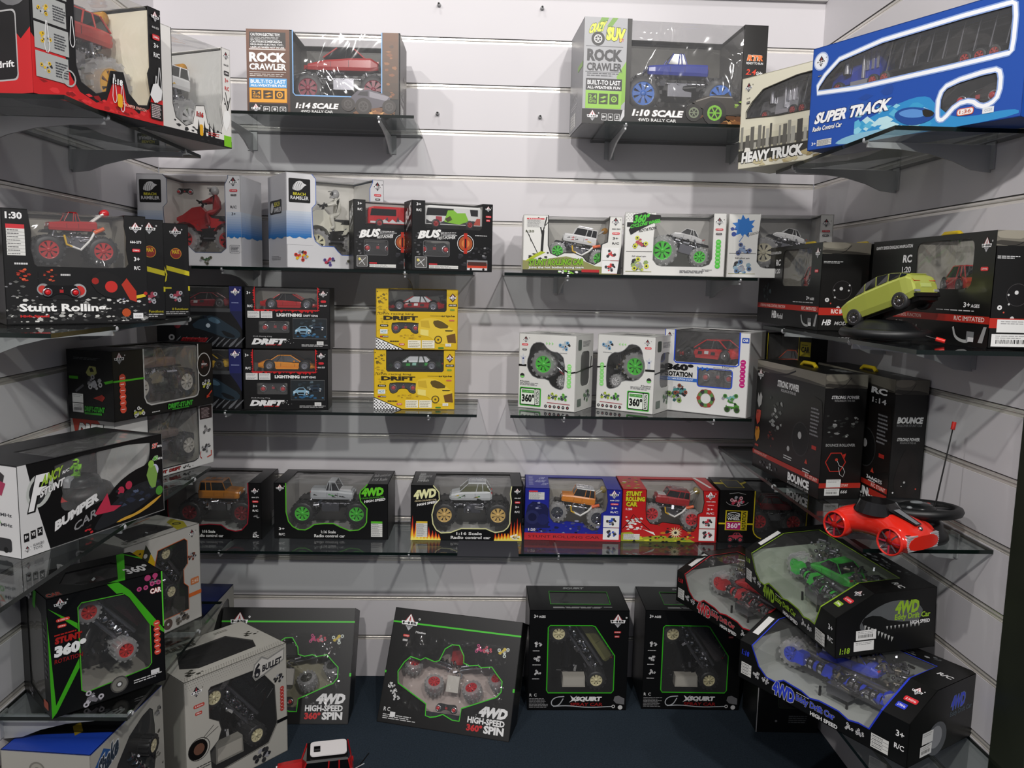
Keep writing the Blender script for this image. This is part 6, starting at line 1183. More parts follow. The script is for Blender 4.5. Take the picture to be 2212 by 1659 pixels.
g = G(); g.lathe([(.0005, -.004), (.024, -.004), (.029, .002), (.030, .008), (.026, .014), (.0005, .016)], RUBBER, None, 22, axis='Z'); g.obj('bumper_ring', r)
g = G(); g.loft([[(-.026, -.008, .012), (-.026, .008, .012), (-.024, 0, .028)], [(-.004, -.010, .012), (-.004, .010, .012), (-.004, 0, .018)], [(.022, -.014, .012), (.022, .014, .012), (.024, 0, .024)]], mat('c42420', .25)); g.obj('body', r)
# lowest left shelf
OW = smooth([(30, 14), (82, 14), (82, 38), (76, 43), (76, 57), (82, 62), (82, 86), (78, 89), (42, 86), (34, 62), (30, 56)], 0)
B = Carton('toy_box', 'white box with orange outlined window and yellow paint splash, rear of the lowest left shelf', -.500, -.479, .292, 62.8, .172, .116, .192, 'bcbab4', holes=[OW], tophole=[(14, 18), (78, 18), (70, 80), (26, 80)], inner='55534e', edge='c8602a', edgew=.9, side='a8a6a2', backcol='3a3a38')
A = B.on('F'); A.poly([(2, 84), (8, 92), (16, 94), (24, 92), (34, 84), (38, 76), (33, 60), (28, 58), (18, 72), (8, 76)], 'c8a414'); A.rocks(8, 74, 26, 92, 8, ['d8b01c', '2a2a1c', 'c8a414'], 3); A.poly([(20, 80), (27, 96), (33, 86), (28, 76)], '34382a'); A.circ(26, 85, 2.6, 'd8d8d4', 10); A.text('SPRAY', 22, 66, 30, 70, 'e08a80', .1, .04)
A.logo(89, 91, 5, True); A.pic(88, 68, 8, '34343a', '8a4a3a', '2a2a2a', 5, style=1); A.rr(85, 38, 97, 45, 'c87848', 1.4); A.text('2.4G', 87, 39.6, 95.6, 43, 'e8d8c8'); A.rect(82, 26, 100, 30, 'd0682c'); A.pic(72, 8, 13, '5a544c', '6a645c', '3a3632', 8, style=1); A.circ(52, 8, 6, '5a4a44', 16); A.circ(52, 8, 1.6, 'c8c8c8', 8)
L = B.on('L'); L.pic(62, 78, 16, '4a4a4c', '5a5a5c', '2a2a2c', 5, style=1); L.text('SPRAY', 30, 60, 56, 66, 'b84030', .1, .05); T_ = B.on('T'); T_.poly([(70, 2), (84, 2), (96, 30), (96, 60), (84, 50)], 'a8a030'); T_.circ(86, 30, 5, '3a3a24', 12); T_.circ(86, 30, 3, '8a883a', 10); T_.rocks(2, 6, 26, 30, 10, ['6a6862', '8a8882'], 4); T_.line([(60, 86), (86, 94)], 1.6, 'c07848'); B.done()
folded('black stunt car with cream wheel hubs behind the orange outlined window', B.at(0, 40, 0), .172, .192, 'd0c8a4', 'black', '1a1a1c', [(.60, .77), (.66, .36)], -55, .10, wd=.04)
HH = [(25, 16), (29, 13), (84, 17), (87, 20), (87, 60), (69, 88), (28, 90), (25, 87)]
B = Carton('toy_box', 'black box with green zigzag stripe and red wheeled car, lowest left shelf', -.514, -.707, .292, 45.2, .174, .130, .190, '131314', holes=[HH], sidehole=[(26, 12), (80, 6), (80, 84), (50, 92), (26, 88)], sides='L', tophole=[(20, 40), (34, 18), (80, 18), (86, 46), (74, 76), (34, 76)], inner='55524e', edge='4aa82c', edgew=1.0, side='131314', floorcol='b8b4aa', backcol='3c3836')
A = B.on('F'); gr = '3fa41c'
A.poly([(0, 86), (3.6, 10), (24, 44), (24, 36), (4, 4), (0, 0)], gr); A.poly([(1, 92), (6, 88), (24, 74), (24, 69)], gr); A.poly([(50, 100), (60, 99.5), (69, 90), (64, 89.5), (58, 90)], gr); A.poly([(60, 99.5), (70, 90), (100, 47), (100, 44), (86, 56), (69, 84), (52, 100)], gr)
A.line([(99.4, 50), (99.4, 100)], 1.2, '54c832'); A.logo(11, 93, 5.2); A.tag(7, 79, 18, 81.6, 'd84038'); A.tag(8, 74, 15, 76.4, 'd84038', '27MHz'); A.text('STUNT', 5, 61, 27, 66.6, 'a8201c', .1, .07); A.lines(5, 67.6, 27, 69.2, 1, 'a8201c', .7); A.text("360°", 4, 50, 30, 60, 'eeeeee', .08, .07, None, .0); A.text('ROTATION', 4, 45, 27, 48.6, '8a1a1c', .1, .02)
A.text('CAR', 88, 82, 98.6, 86.6, 'f0e4e0', .0, .05, 'b82a2c'); A.pills(93, 26, 57, 3.2, 'c84434', 6); A.lines(70, 6, 96, 10, 2); A.rect(86, 9.6, 94, 13.4, 'd4d4d4'); A.pic(33, 6.5, 13, '77747a', 'b8b4bc', '44444a', 4, style=1); A.circ(57, 10.5, 8, '4c4a48', 20); A.circ(57, 10.5, 6.6, '77756f', 16, inner=3); A.circ(57, 10.5, 1.8, 'd8d8d8', 8)
A.circ(86, 97, 3, 'a83a6a', 10); A.circ(93, 97.6, 2.6, 'a83a6a', 10); A.rocks(86, 90, 97, 96, 10, ['8a868a', 'b83a6a', '5a565a'], 2.4)
for u, v in ((78, 89), (84, 89), (90, 91), (96, 91)): A.circ(u, v, 2.3, 'b8487a', 9); A.circ(u, v, 1.1, '6a2a4a', 7)
L = B.on('L'); L.text("360°", 14, 88, 48, 96, 'd8d8d8', 0, .05); L.poly([(56, 100), (66, 100), (58, 84), (50, 86)], gr); L.pic(30, 6, 12, '4a484c', '5a585c', '2a2a2c', 3, style=1); L.rr(74, 4, 90, 11, 'b85a44', 2); L.lines(86, 30, 92, 80, 10, '55555a')
T_ = B.on('T'); T_.poly([(52, 4), (58, 0), (66, 0), (92, 92), (100, 60), (100, 70), (92, 100), (86, 98), (62, 8)], gr); T_.poly([(93, 100), (88, 100), (64, 10), (66, 0), (70, 0)], gr) if False else None; T_.text("360°", 74, 16, 96, 40, 'c8c8c8', 0, .04); T_.text('CAR', 2, 4, 14, 16, 'a83a28', .1, .04, '8a8a8a'); T_.rocks(4, 60, 26, 90, 12, ['3a3a3c', '5a5a5c'], 3); B.done()
folded('black stunt car with red wheel centres standing on its tail behind the green outlined window', B.at(0, 40, 0), .174, .190, 'c0201c', 'clear', '2c1014', [(.38, .76), (.69, .33)], -50, .115, wd=.04, bstyle='hummer', rtyre='clear')

# ---------------------------------------------------------------- floor, left to right
B = Carton('toy_box', 'white box with bright blue top in the bottom left corner', -.594, -.708, 0, -6, .143, .215, .243, 'a8a69e', holes=[[(60, 30), (100.5, 30), (100.5, 86), (78, 86), (60, 70)][:0] or [(58, 20), (92, 20), (92, 84), (76, 84), (58, 66)]], sidehole=smooth([(12, 10), (60, 10), (72, 30), (88, 40), (88, 86), (78, 94), (40, 84), (12, 50)], 1), sides='R', inner='161616', side='b4b2aa', top='1c3c9c')
T_ = B.on('T'); T_.poly([(0, 18), (100, 30), (100, 100), (0, 100)], '16161a'); T_.text('360', 60, 46, 84, 60, '9a9a9c', .2, .04, None, .2); T_.poly([(48, 34), (62, 22), (66, 28), (52, 40)], '8a7420')
A = B.on('F'); A.circ(40, 88, 9, '77766e', 20); A.circ(40, 88, 7, '9a988e', 16, inner=3); R = B.on('R'); R.poly([(4, 88), (16, 96), (26, 90), (16, 78)], '2a5a9a'); R.text('Shake', 6, 76, 34, 90, '2a3a4a', .2, .05, 'd8dce0', .3); R.rocks(84, 30, 98, 76, 8, ['6a6860', '4a4840'], 4); R.pic(92, 84, 7, '6a6a66', '8a8a86', '3a3a38', 3, style=1); B.done()
folded('black stunt car with cream wheel hub inside the blue topped box', B.M @ T(.128, .015, 0) @ RZ(pi / 2), .19, .24, 'c8c0a0', 'black', '1a1a1c', [(.72, .70), (.46, .32)], -50, .10, wd=.04)
B = Carton('toy_box', 'white box with dark blue top in the wall corner behind the black leaning boxes', -.600, -.225, 0, -1.5, .141, .205, .241, 'a8a69e', sidehole=smooth([(12, 10), (60, 10), (72, 30), (88, 40), (88, 86), (78, 94), (40, 84), (12, 50)], 1), sides='R', inner='161616', side='a8a69e', top='16245c', holes=[[(20, 20), (80, 20), (80, 80), (20, 80)]])
T_ = B.on('T'); T_.poly([(0, 0), (100, 0), (100, 10), (40, 70), (0, 80)], '15171c'); B.on('R').rocks(4, 60, 14, 84, 6, ['4a4a46'], 4); B.done()
BUH = [(22, 86), (24, 88), (70, 87), (87, 66), (89, 30), (80, 16), (25, 12), (23, 20), (22, 34), (30, 40), (33, 48), (31, 56), (22, 62)]
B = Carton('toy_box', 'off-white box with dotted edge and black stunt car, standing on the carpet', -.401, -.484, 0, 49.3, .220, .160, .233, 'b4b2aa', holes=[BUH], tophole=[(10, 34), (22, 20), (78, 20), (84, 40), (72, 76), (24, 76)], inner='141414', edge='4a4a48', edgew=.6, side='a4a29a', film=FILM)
A = B.on('F')
A.st = 0
for i in range(46):
    for j in range(4): A.circ(2 + 2.1 * i + (j % 2), 98.6 - 2.1 * j, .38 - .05 * j, '55544e', 6)
A.st = .000012; A.lay(); A.logo(11, 88, 5, True); A.tag(8, 75, 18, 78, 'b84438'); A.tag(9.4, 69, 15.6, 71.6, 'b84438', '27MHz'); A.circ(12, 40, 10, '3a3836', 24, inner=9.4); A.circ(11, 40, 8.8, '1c1816', 24); A.circ(12, 40, 5, '6a4a3c', 14); A.line([(16, 46), (30, 52)], .5, '2a2a2a'); A.line([(16, 48), (26, 55)], .5, '2a2a2a'); A.lines(6, 22, 24, 26, 2, '4a4a48')
A.circ(12, 8, 6, '8a3430', 18); A.text('180', 9, 9, 15, 12, 'd8c8c8'); A.poly([(64, 82), (66, 92), (74, 97), (80, 93), (98, 97), (97, 86), (76, 79), (67, 77)], '8a8a86'); A.poly([(65, 83), (67, 91), (74, 95), (80, 91.6), (97, 95.4), (96, 87), (76, 80.6), (68, 79)], 'c8c6c0'); A.text('6', 65.5, 80, 72, 92, '26262a', .1, .05); A.circ(69, 82, 3, '26262a', 12); A.circ(69, 82, 1.4, 'b0b0ac', 8); A.text('BULLET', 74, 82.4, 94, 88.4, '26262a', .1, .05, None, .08); A.text('E', 87.0, 83.4, 89.6, 88.6, '9a2420', .1, .05) if False else None
A.pic(91, 71, 7, '1c1c1e', '3a3a3c', '141414', 5, style=1); A.pills(94.5, 40, 62, 2.2, 'b83c34', 7); A.rect(89, 30, 100, 33, '141414'); A.pic(72, 8, 12, '26262a', '3a3a3c', '141414', 5, style=1); A.circ(40, 4, 5, '3a3a38', 16, inner=4); A.line([(2, 14), (20, 12)], 1.4, '141414')
T_ = B.on('T'); T_.text('BULLET', 14, 80, 46, 92, '6a685e', .1, .04, '3a3a38'); T_.rocks(4, 6, 22, 24, 10, ['2c2c26', '3c3c34'], 4); T_.rocks(80, 50, 97, 66, 10, ['2c2c26', '3c3c34'], 3.4); T_.lines(66, 86, 80, 92, 2, '6a685e')
for i in range(40):
    for j in range(3): T_.circ(2 + 2.4 * i + (j % 2), 2 + 3.2 * j, .4, '6a6860', 6)
B.done()
folded('black stunt car with cream wheel hubs upright in the off-white dotted box', B.at(0, 30, 0), .220, .233, 'd8d0a8', 'black', '1a1a1c', [(.31, .74), (.72, .24)], -52, .105, wd=.045, bstyle='hummer')
battery('pale packing block at the foot of the black car in the off-white dotted box', B.at(34, 16, 12), .06, .02, .035, '8a8880')
# leaning 4WD spin boxes
SPW = [(18.1, 58.3), (26.2, 56.5), (29.5, 59.0), (37.2, 56.6), (40.6, 58.1), (43.8, 68.8), (48.7, 73.1), (54.1, 73.4), (58.8, 64.9), (59.5, 58.9), (64.2, 57.2), (70.3, 58.6), (73.1, 57.0), (80.9, 58.7), (85.4, 53.0), (89.9, 47.8), (90.0, 39.0), (87.0, 34.2), (62.4, 21.0), (62.0, 10.4), (56.7, 10.5), (49.2, 14.0), (44.3, 11.3), (40.0, 10.1), (36.3, 10.9), (35.4, 20.5), (11.5, 34.5), (10.0, 44.3), (13.8, 53.0)]
def spin(label, x, y, yaw, gcar):
    M = T(x, y, .0006) @ RZ(yaw) @ RX(-.478)
    B = Carton('toy_box', label, 0, 0, 0, 0, .300, .068, .2455, '151516', holes=[SPW], inner='b8aca6' if gcar else '4a463c', edge='40c028', edgew=.75, M=M, side='161617', backcol='c4b4ae' if gcar else '8a866c')
    A = B.on('F'); A.line([(0, 87.4), (100, 87.6)], 1.2, '44c42c'); A.logo(13, 86.6, 6.6); A.tag(9.5, 75, 14.5, 77, 'd84038'); A.tag(9.6, 71, 13.6, 73, 'a8a8a8', '27MHz'); A.text('4WD', 75, 16.6, 96, 25.6, 'e0e0e0', .25, .07); A.text('HIGH-SPEED', 68, 10.6, 95.5, 15.8, 'e0e0e0', 0, .04); A.text("360°", 68, 4, 79.6, 9.8, 'c02428', 0, .05); A.text('SPIN', 80.6, 3.6, 95.5, 10.2, 'e0e0e0', 0, .05)
    A.pic(70, 72.6, 5.5, 'b83a6a', 'b84a7a', '3a4a6a', 4, style=1); A.pic(76, 72.4, 4.6, 'b83a4a', 'c85a6a', '3a4a6a', 6, style=1); A.pic(88.5, 72.6, 6.4, 'c8b040', 'c8d0c8', '3a4a6a', 7, style=1)
    for i, (u, v) in enumerate(((7, 32), (9.4, 27), (12, 22))): A.pic(u, v, 3.6, 'c8c8c8', 'd8d8d8', '77777a', i, style=1)
    A.text('R C', 4, 10, 9, 13.4, 'd8d8d8'); A.lines(4, 3.4, 30, 8, 3); A.rect(9.4, 6, 13.4, 10, 'dcdcdc'); A.rect(19, 80.5, 27, 82.5, '151516'); A.text('7 Functions', 19, 79, 27, 81); A.rect(0, 42, 1.2, 44, '40c028'); A.rect(98.6, 40, 100, 43, '40c028')
    # glossy crumpled wrap over the front
    g = G(); q = random.Random(3 if gcar else 8); nx, ny = 12, 10; v = []
    for j in range(ny + 1):
        for i in range(nx + 1): e = 0 if i in (0, nx) or j in (0, ny) else 1; v.append((.03 + .245 * i / nx + (.004 * q.uniform(-1, 1) if e else 0), -.0022 - (.0022 * q.random() if e else 0), .035 + .155 * j / ny + (.003 * q.uniform(-1, 1) if e else 0)))
    g.add(v, [(j * (nx + 1) + i, j * (nx + 1) + i + 1, (j + 1) * (nx + 1) + i + 1, (j + 1) * (nx + 1) + i) for j in range(ny) for i in range(nx)], WRAP); g.obj('clear_wrap', B.r)
    B.done()
    # car inside, seen from above
    r = thing('toy_stunt_car', B.M @ T(.152, .036, .10) @ RX(-pi / 2), ('red' if gcar else 'dark') + ' stunt car with spread clear wheels in the %s leaning box' % ('right' if gcar else 'left'), 'toy car')
    rim = 'c0222c' if gcar else '4a4a44'; W = 'clear'
    for x, yv, t in ((-.100, .028, .4), (.102, .016, -.4), (-.045, -.01, .2), (.045, -.012, -.2)):
        m = T(x, -yv * .9 - .0, 0); a_, b_ = wheel_mesh(.022, .026, W, rim); o = link('wheel', a_, r, T(x, -yv - .0, .002) @ RZ(t) @ RX(pi / 2 * .55)); link('rim', b_, o)
    g = G()
    for s_ in (-1, 1):
        g.tube([(s_ * .012, -.035, .004), (s_ * .088, -.052, .008)], .005, DCHROME, 7); g.tube([(s_ * .010, -.028, .006), (s_ * .075, -.044, .008)], .003, CHROME, 7)
        for k in range(6): g.lathe([(.008, -.002), (.008, .002)], CHROME, T(s_ * (.025 + .011 * k), -.040 - .002 * k, .008) @ RZ(pi / 2), 8)
    junk(g, (-.022, .022, -.045, -.015, -.004, .010), I4, 20, q); g.box(-.014, .014, -.015, .02, -.006, .006, mat('c8c4bc', .4)); g.obj('chassis', r)
    car_body(r, .062, .030, .020, 0, 'a01c20' if gcar else '2a2a2a', 'beetle', T(0, -.070, .002) @ RZ(pi / 2))
    remote('remote control with red knobs at the foot of the %s leaning box window' % ('right' if gcar else 'left'), B.M @ T(.150, .012, .046), .05)
WRAP = clear_mat('crumpled_wrap', (.97, .97, .97, 1), .06, .02, 22, .8, 1.45, 0)
spin('black leaning box with green bar, partly behind the off-white dotted box', -.451, -.219, 0, False)
spin('black leaning box with red car, turned on the carpet in the middle', -.090, -.207, -.268, True)
def squirt(label, x, y, z, yaw, w, d, h, body, full=True):
    hole = smooth([(19, 17.5), (86, 17.5), (86.5, 55), (65, 85), (19, 85)], 0); hole = [(19, 20), (20.5, 17.5), (84.5, 17.5), (86.5, 20), (86.5, 55), (66, 84), (63, 85), (21, 85), (19, 83)]
    B = Carton('toy_box', label, x, y, z, yaw, w, d, h, '121213', holes=[hole], tophole=[(22, 24), (83, 24), (84, 74), (23, 76)], inner='2e2d2c', edge='38b024', edgew=1.1, side='131314', backcol='242322', floorcol='1e1e1e')
    A = B.on('F'); A.text('3+', 4.5, 92.4, 8.6, 95.6); A.text('AGES', 9.4, 92.6, 16, 94.8); A.logo(88.5, 88.5, 7.6); A.tag(85, 77.6, 92, 79.6, 'c83a38'); A.tag(85.6, 73.2, 90.6, 75.2, 'c83a38', '27MHz')
    for i, v in enumerate((66, 52, 38)): A.pic(9, v, 5, 'b8b8b8', 'd8d8d8', '44444a', i + 2, style=1); A.lines(4, v - 7, 13, v - 5.4, 1)
    A.text('R  C', 1.8, 14, 9, 17, 'd0d0d0'); A.lines(1.6, 2.4, 21, 12.6, 7, '9a9a9c', .35); A.text('SQUIRT', 48, 8.6, 74, 14, 'e0e0e0', .2, .07); A.poly([(43, 15), (45, 11), (42, 8), (47, 10), (49, 8), (48, 12), (50, 15), (46.6, 12.6)], 'd8d8d8'); A.text('SPRAY CAR', 43, 4.4, 76, 7.8, '8a1c1c', .1, .03)
    A.line(smooth([(36, 12), (32, 5), (25, 4), (23.6, 9), (28, 13.4), (37, 14)], 2, False), 1.0, 'a8acb0'); A.line(smooth([(26, 4), (40, 5), (60, 2.8), (86, 4)], 2, False), 1.0, 'a8acb0'); A.poly([(87, 10), (88, 14), (92, 15), (98, 12), (98, 6), (90, 7)], '6a6a6c'); A.circ(94, 3, 2.4, 'c8c8c8', 12); A.circ(87, 4, 1.8, 'c8c8c8', 12, inner=1)
    T_ = B.on('T'); T_.line([(22, 24), (83, 24), (84, 74), (23, 76)], 1, '38b024', True); T_.text('SQUIRT', 38, 84, 60, 93, 'b8b8b8', .2, .06); T_.lines(24, 8, 84, 14, 2); B.done()
    folded(('olive' if 'olive' in label else 'dark grey') + ' stunt car with cream hubs upright in the ' + label.split(',')[-1].strip(), B.at(0, 36, 0), w, h, 'dcd4a8', 'black', body, [(.305, .735), (.70, .265)], -56, .105, wd=.05)
    battery('pale packing block under the stunt car in the ' + label.split(',')[-1].strip(), B.at(36, 18, 17.5), .053, .024, .026)
    return B
squirt('black upright box with green framed window and olive car, left one of the twin boxes', .245, -.157, 0, .3, .226, .147, .238, '77764a')
squirt('black upright box with green framed window and grey car, right one of the twin boxes', .508, -.150, 0, -1.2, .224, .143, .237, '3c3638')
B = Carton('toy_box', 'dark box standing on the carpet under the blue buggy box', .742, -.244, 0, -1.5, .136, .10, .235, '17181a', holes=[rrect(34, 24, 92, 84, 4, 1.7)], inner='222222', side='1c1e1e', edge='3a4434', edgew=.8)
A = B.on('F'); A.line([(.8, 0), (.8, 100)], 1.4, 'b0b0b0'); A.circ(16, 12, 9, '24221e', 14, inner=8); A.lines(52, 9, 84, 17, 4, '55585a'); A.circ(32, 11, 2, '77777a', 8); B.done()
# red jeep at the bottom edge
JM = T(-.163, -.492, 0) @ RZ(radians(11))
J = monster('red toy jeep with white roof panel at the bottom edge of the picture', JM, .155, 'b01a1e', 'chrome', 'black', 'jeep', .125, lift=.26, bh=.42, bl=.9, bw=.44, tw=.40, roofcol='1c1a1a', seed=71, wb=.30, ww=.11)
g = G(); z = .155 * (.26 * 1.02 + .42 * 1.045); g.slab([[(p[0] * .001, p[1] * .001) for p in rrect(-9, -23, 56, 23, 7)], rrect(-3, -11, 9, 11, 1) and [(p[0] * .001, p[1] * .001) for p in rrect(-3, -11, 9, 11, 1)]], .002, mat('dcd8d8', .3), T(0, 0, z + .003)); g.obj('roof_panel', J, label='white roof panel with square opening')
g = G()
for s_ in (-1, 1): g.tube([(.074, s_ * .018, .05), (.098, s_ * .024, .078)], .0012, BLACKP, 5); g.tube([(.072, s_ * .02, .052), (.088, s_ * .01, .066)], .001, mat('c8ccd0', .2), 5)
g.box(.07, .082, -.02, .02, .03, .05, BLACKP); g.obj('rear_rack', J)
# ---------------------------------------------------------------- right wall: sloped front drift car boxes
ED = dict(w=.311, d=.172, h1=.067, c=.065, h2=.100)
def eddy(label, M, col, name_c, dark='141515', car=None, rim=None):
    w_, d, h1, c, h2 = ED['w'], ED['d'], ED['h1'], ED['c'], ED['h2']
    r = thing('toy_box', M, label, 'toy box'); dk = mat(dark); g = G(); e = .0012; a, b = .085 * w_, .86 * w_; q = random.Random(2)
    n = 14; top = [(a + (b - a) * i / n, h1 * (.46 + .10 * q.uniform(-1, 1) + (.5 if i in (0, n) else 0))) for i in range(n + 1)]
    fr = [(0, 0), (w_, 0), (w_, h1), (b, h1)] + top[1:-1][::-1] + [(a, h1), (0, h1)]
    g.slab([fr], e, dk, Matrix(((1, 0, 0, 0), (0, 0, -1, 0), (0, 1, 0, 0), (0, 0, 0, 1))))
    for x in (0, w_ - e):
        v = [(x, 0, 0), (x, 0, h1), (x, c, h2), (x, d, h2), (x, d, 0)]; v2 = [(x + e, p[1], p[2]) for p in v]; g.loft([v, v2], dk)
    for x0, x1 in ((0, a), (b, w_)):
        g.add([(x0, 0, h1), (x1, 0, h1), (x1, c, h2), (x0, c, h2)], [(0, 1, 2, 3)], dk); g.add([(x0, c, h2), (x1, c, h2), (x1, d, h2), (x0, d, h2)], [(0, 1, 2, 3)], dk)
    g.add([(a, d * .80, h2), (b, d * .80, h2), (b, d, h2), (a, d, h2)], [(0, 1, 2, 3)], dk); g.box(0, w_, d - e, d, 0, h2, dk); g.box(0, w_, 0, d, 0, e, dk); cg = g
    g = G(); li = mat('a8aca8' if car != 'green' else 'a2ac9c', .5)
    g.box(a * .4, b + .01, .004, d - .004, .002, .014, li); g.box(a * .4, b + .01, d - .006, d - .004, .01, h2 - .006, li); g.box(a * .4, a * .4 + .001, .006, d - .004, .01, h1, li); g.box(b + .009, b + .01, .006, d - .004, .01, h1, li); g.obj('inner_tray', r)
    g = G(); prof = [(.0015, h1 * .15), (.0015, h1 - .0008), (c, h2 - .0012), (d * .80, h2 - .0012)]; v = []
    for i in range(7):
        for p in prof: v.append((a + (b - a) * i / 6, p[0], p[1]))
    g.add(v, [(i * 4 + j, i * 4 + 4 + j, i * 4 + 5 + j, i * 4 + 1 + j) for i in range(6) for j in range(3)], FILM); g.obj('clear_window', r)
    F = Art(Matrix(((1, 0, 0, 0), (0, 0, -1, 0), (0, 1, 0, 0), (0, 0, 0, 1))), w_, h1)
    F.line([(a / w_ * 100, 100)] + [(p[0] / w_ * 100, p[1] / h1 * 100) for p in top[1:-1]] + [(b / w_ * 100, 100)], .8, col)
    F.table(2, 14, 9, 46, 4); F.pic(13, 30, 3.4, 'b8b8b8', 'c8c8c8', '55555a', 3, style=1); F.pic(19, 28, 3.2, 'b8b8b8', 'c8c8c8', '55555a', 5, style=1); F.text('1:18', 2, 66, 7, 80, col, .1, .03)
    F.text('4WD', 24, 6, 38, 42, col, 0, .05, 'b8b8b8' if car != 'green' else None); F.text('Eddy Drift Car', 39, 16, 62, 36, col, 0, .03, '8a8a8a' if car != 'green' else None); F.text('HIGH SPEED', 48, 3, 64, 13, 'e0e0e0', 0, .04); F.lines(39, 38, 47, 42, 1)
    F.pic(70, 24, 3.4, 'b8b8b8', 'c8c8c8', '55555a', 4, style=1); F.pic(76, 24, 3.2, 'b8b8b8', 'c8c8c8', '55555a', 6, style=1); F.table(82, 8, 91, 40, 4); F.text('3+', 94, 62, 98, 76); F.text('R/C', 93.6, 34, 98.4, 46); F.flush(r, cg)
    R = Art(T(w_, 0, 0) @ Matrix(((0, 0, 1, 0), (1, 0, 0, 0), (0, 1, 0, 0), (0, 0, 0, 1))), d, h2)
    if car == 'green':
        R.poly(smooth([(20, 40), (30, 70), (60, 90), (90, 70), (80, 40), (50, 30)], 2), '55585a'); R.poly(smooth([(24, 60), (40, 66), (56, 50), (94, 46), (98, 38), (66, 36), (44, 20), (40, 30), (30, 40)], 1), '1c1e1e')
        for i in range(9): R.poly([(28 + 3.4 * i, 50 - 3 * i), (30.5 + 3.4 * i, 49 - 3 * i), (28.6 + 3.4 * i, 41 - 3 * i)], 'a8aaa8'); R.poly([(50 + 4 * i, 44), (52 + 4 * i, 44), (51 + 4 * i, 38)], 'a8aaa8')
        R.text('4WD', 58, 62, 82, 84, col, .1, .06); R.text('Eddy Drift Car', 58, 50, 94, 62, col, .05, .03); R.text('HIGH SPEED', 74, 43, 94, 49); R.sticker(20, 26, 40, 42, True); R.sticker(18, 8, 38, 24, False); R.text('1:18', 4, 6, 14, 16, col, .1, .03)
    else:
        R.text('4WD', 60, 58, 82, 80, col, .1, .04, '5a6a7a'); R.text('Eddy Drift Car', 60, 46, 94, 56, '44525c', .05, .02); R.circ(42, 24, 15, '55585c', 24); R.circ(40, 27, 10, '8a8c90', 18); R.sticker(20, 24, 36, 42, False); R.sticker(18, 6, 35, 22, True)
    R.flush(r, cg)
    sl = sqrt(c * c + (h2 - h1) ** 2); an = math.atan2(h2 - h1, c); S_ = Art(T(0, 0, h1) @ Matrix(((1, 0, 0, 0), (0, cos(an), -sin(an), 0), (0, sin(an), cos(an), 0), (0, 0, 0, 1))), w_, sl)
    S_.line([(8.5, 0), (8.5, 100)], .7, col); S_.line([(86, 0), (86, 100)], .9, col); S_.rect(2.4, 34, 6.4, 96, 'dcdcda'); S_.logo(93, 76, 2.6); S_.tag(90, 46, 96.6, 58, 'd83038'); S_.tag(89, 24, 94, 38, col if car != 'red' else 'c83038', '27MHz'); S_.flush(r, cg)
    U = Art(T(0, 0, h2), w_, d); U.text('R/C', 90, 66, 97, 72, 'e0e0e0', .1, .03); U.rocks(46, 83, 84, 97, 26, ['55585a', '3a3c3e', '8a8c8e'], 2.6); U.line([(8.5, 38), (8.5, 80), (86, 80), (86, 38)], .6, col); U.flush(r, cg)
    cg.obj('carton', r); return r
def eddy_car(label, M, col, win='1c1e20', hood=None):
    r = thing('toy_stunt_buggy', M, label, 'toy car'); q = random.Random(5); cm = mat(col, .25)
    for x, y, t in ((-.105, .012, .25), (.104, -.01, -.2)): wheel(r, x, y, .026, .024, .026, 'clear', col, False, t, spokes=9)
    for x in (-.105, .095): wheel(r, x, .07, .026, .022, .026, 'clear', '5a5a5c', True, 0, spokes=9)
    g = G(); g.tube([(-.085, -.004, .030), (.085, -.012, .026)], .008, BLACKP, 8); g.tube([(-.08, .012, .036), (.08, .008, .034)], .006, DCHROME, 8)
    for k in range(16): g.lathe([(.0095, -.003), (.0095, .003)], CHROME if k % 3 else cm, T(-.075 + .010 * k, -.004 - .0005 * k, .0295) @ RZ(pi / 2), 8)
    for cx in (-.062, .052): junk(g, (cx - .03, cx + .03, .018, .06, .03, .076), I4, 70, q, (DCHROME, CHROME, DCHROME, mat('8a8478', .3, .5)))
    junk(g, (-.02, .07, -.03, .01, .018, .042), I4, 24, q); g.box(-.005, .035, -.036, -.02, .012, .028, DCHROME)
    for x in (-.02, .03): g.box(x, x + .003, -.034, -.031, -.004, .014, BLACKP)
    g.obj('chassis', r); g = G()
    for x in (-.074, -.018, .088): g.box(x - .010, x + .010, -.020, .006, .026, .044, cm, RY(0) @ I4, .003, .006)
    g.obj('side_cover', r, label=None)
    car_body(r, .105, .048, .034, .040, col, 'sport', T(-.004, .028, 0) @ RZ(.12), hoodcol=hood)
    return r
def EM(x, y, z, yaw, t, ro): return T(x, y, z) @ RZ(yaw) @ RX(t) @ RY(ro)
BLM = EM(.586, -.564, .2935, -1.04, 0, 0); GRM = EM(.646, -.397, .402, -1.434, .062, .022); RDM = EM(.557, -.225, .2930, -1.187, 0, 0)
eddy('black box with red lettering and red buggy, rearmost of the three slanted boxes', RDM, 'c02430', '', car='red')
eddy_car('red and chrome stunt buggy in the rearmost slanted box', RDM @ T(.145, .078, .016), 'b8242a')
eddy('black box with green lettering and green buggy, lying across the top of the slanted boxes', GRM, '8ab02c', '', car='green')
eddy_car('lime green and chrome stunt buggy in the topmost slanted box', GRM @ T(.150, .078, .016), '34b83a')
eddy('black box with blue lettering and blue buggy, lowest of the slanted boxes', BLM, '2c40c8', '', car='blue')
eddy_car('blue and white stunt buggy in the blue lettered slanted box', BLM @ T(.150, .078, .016), '2038b8', hood='d8dce0')

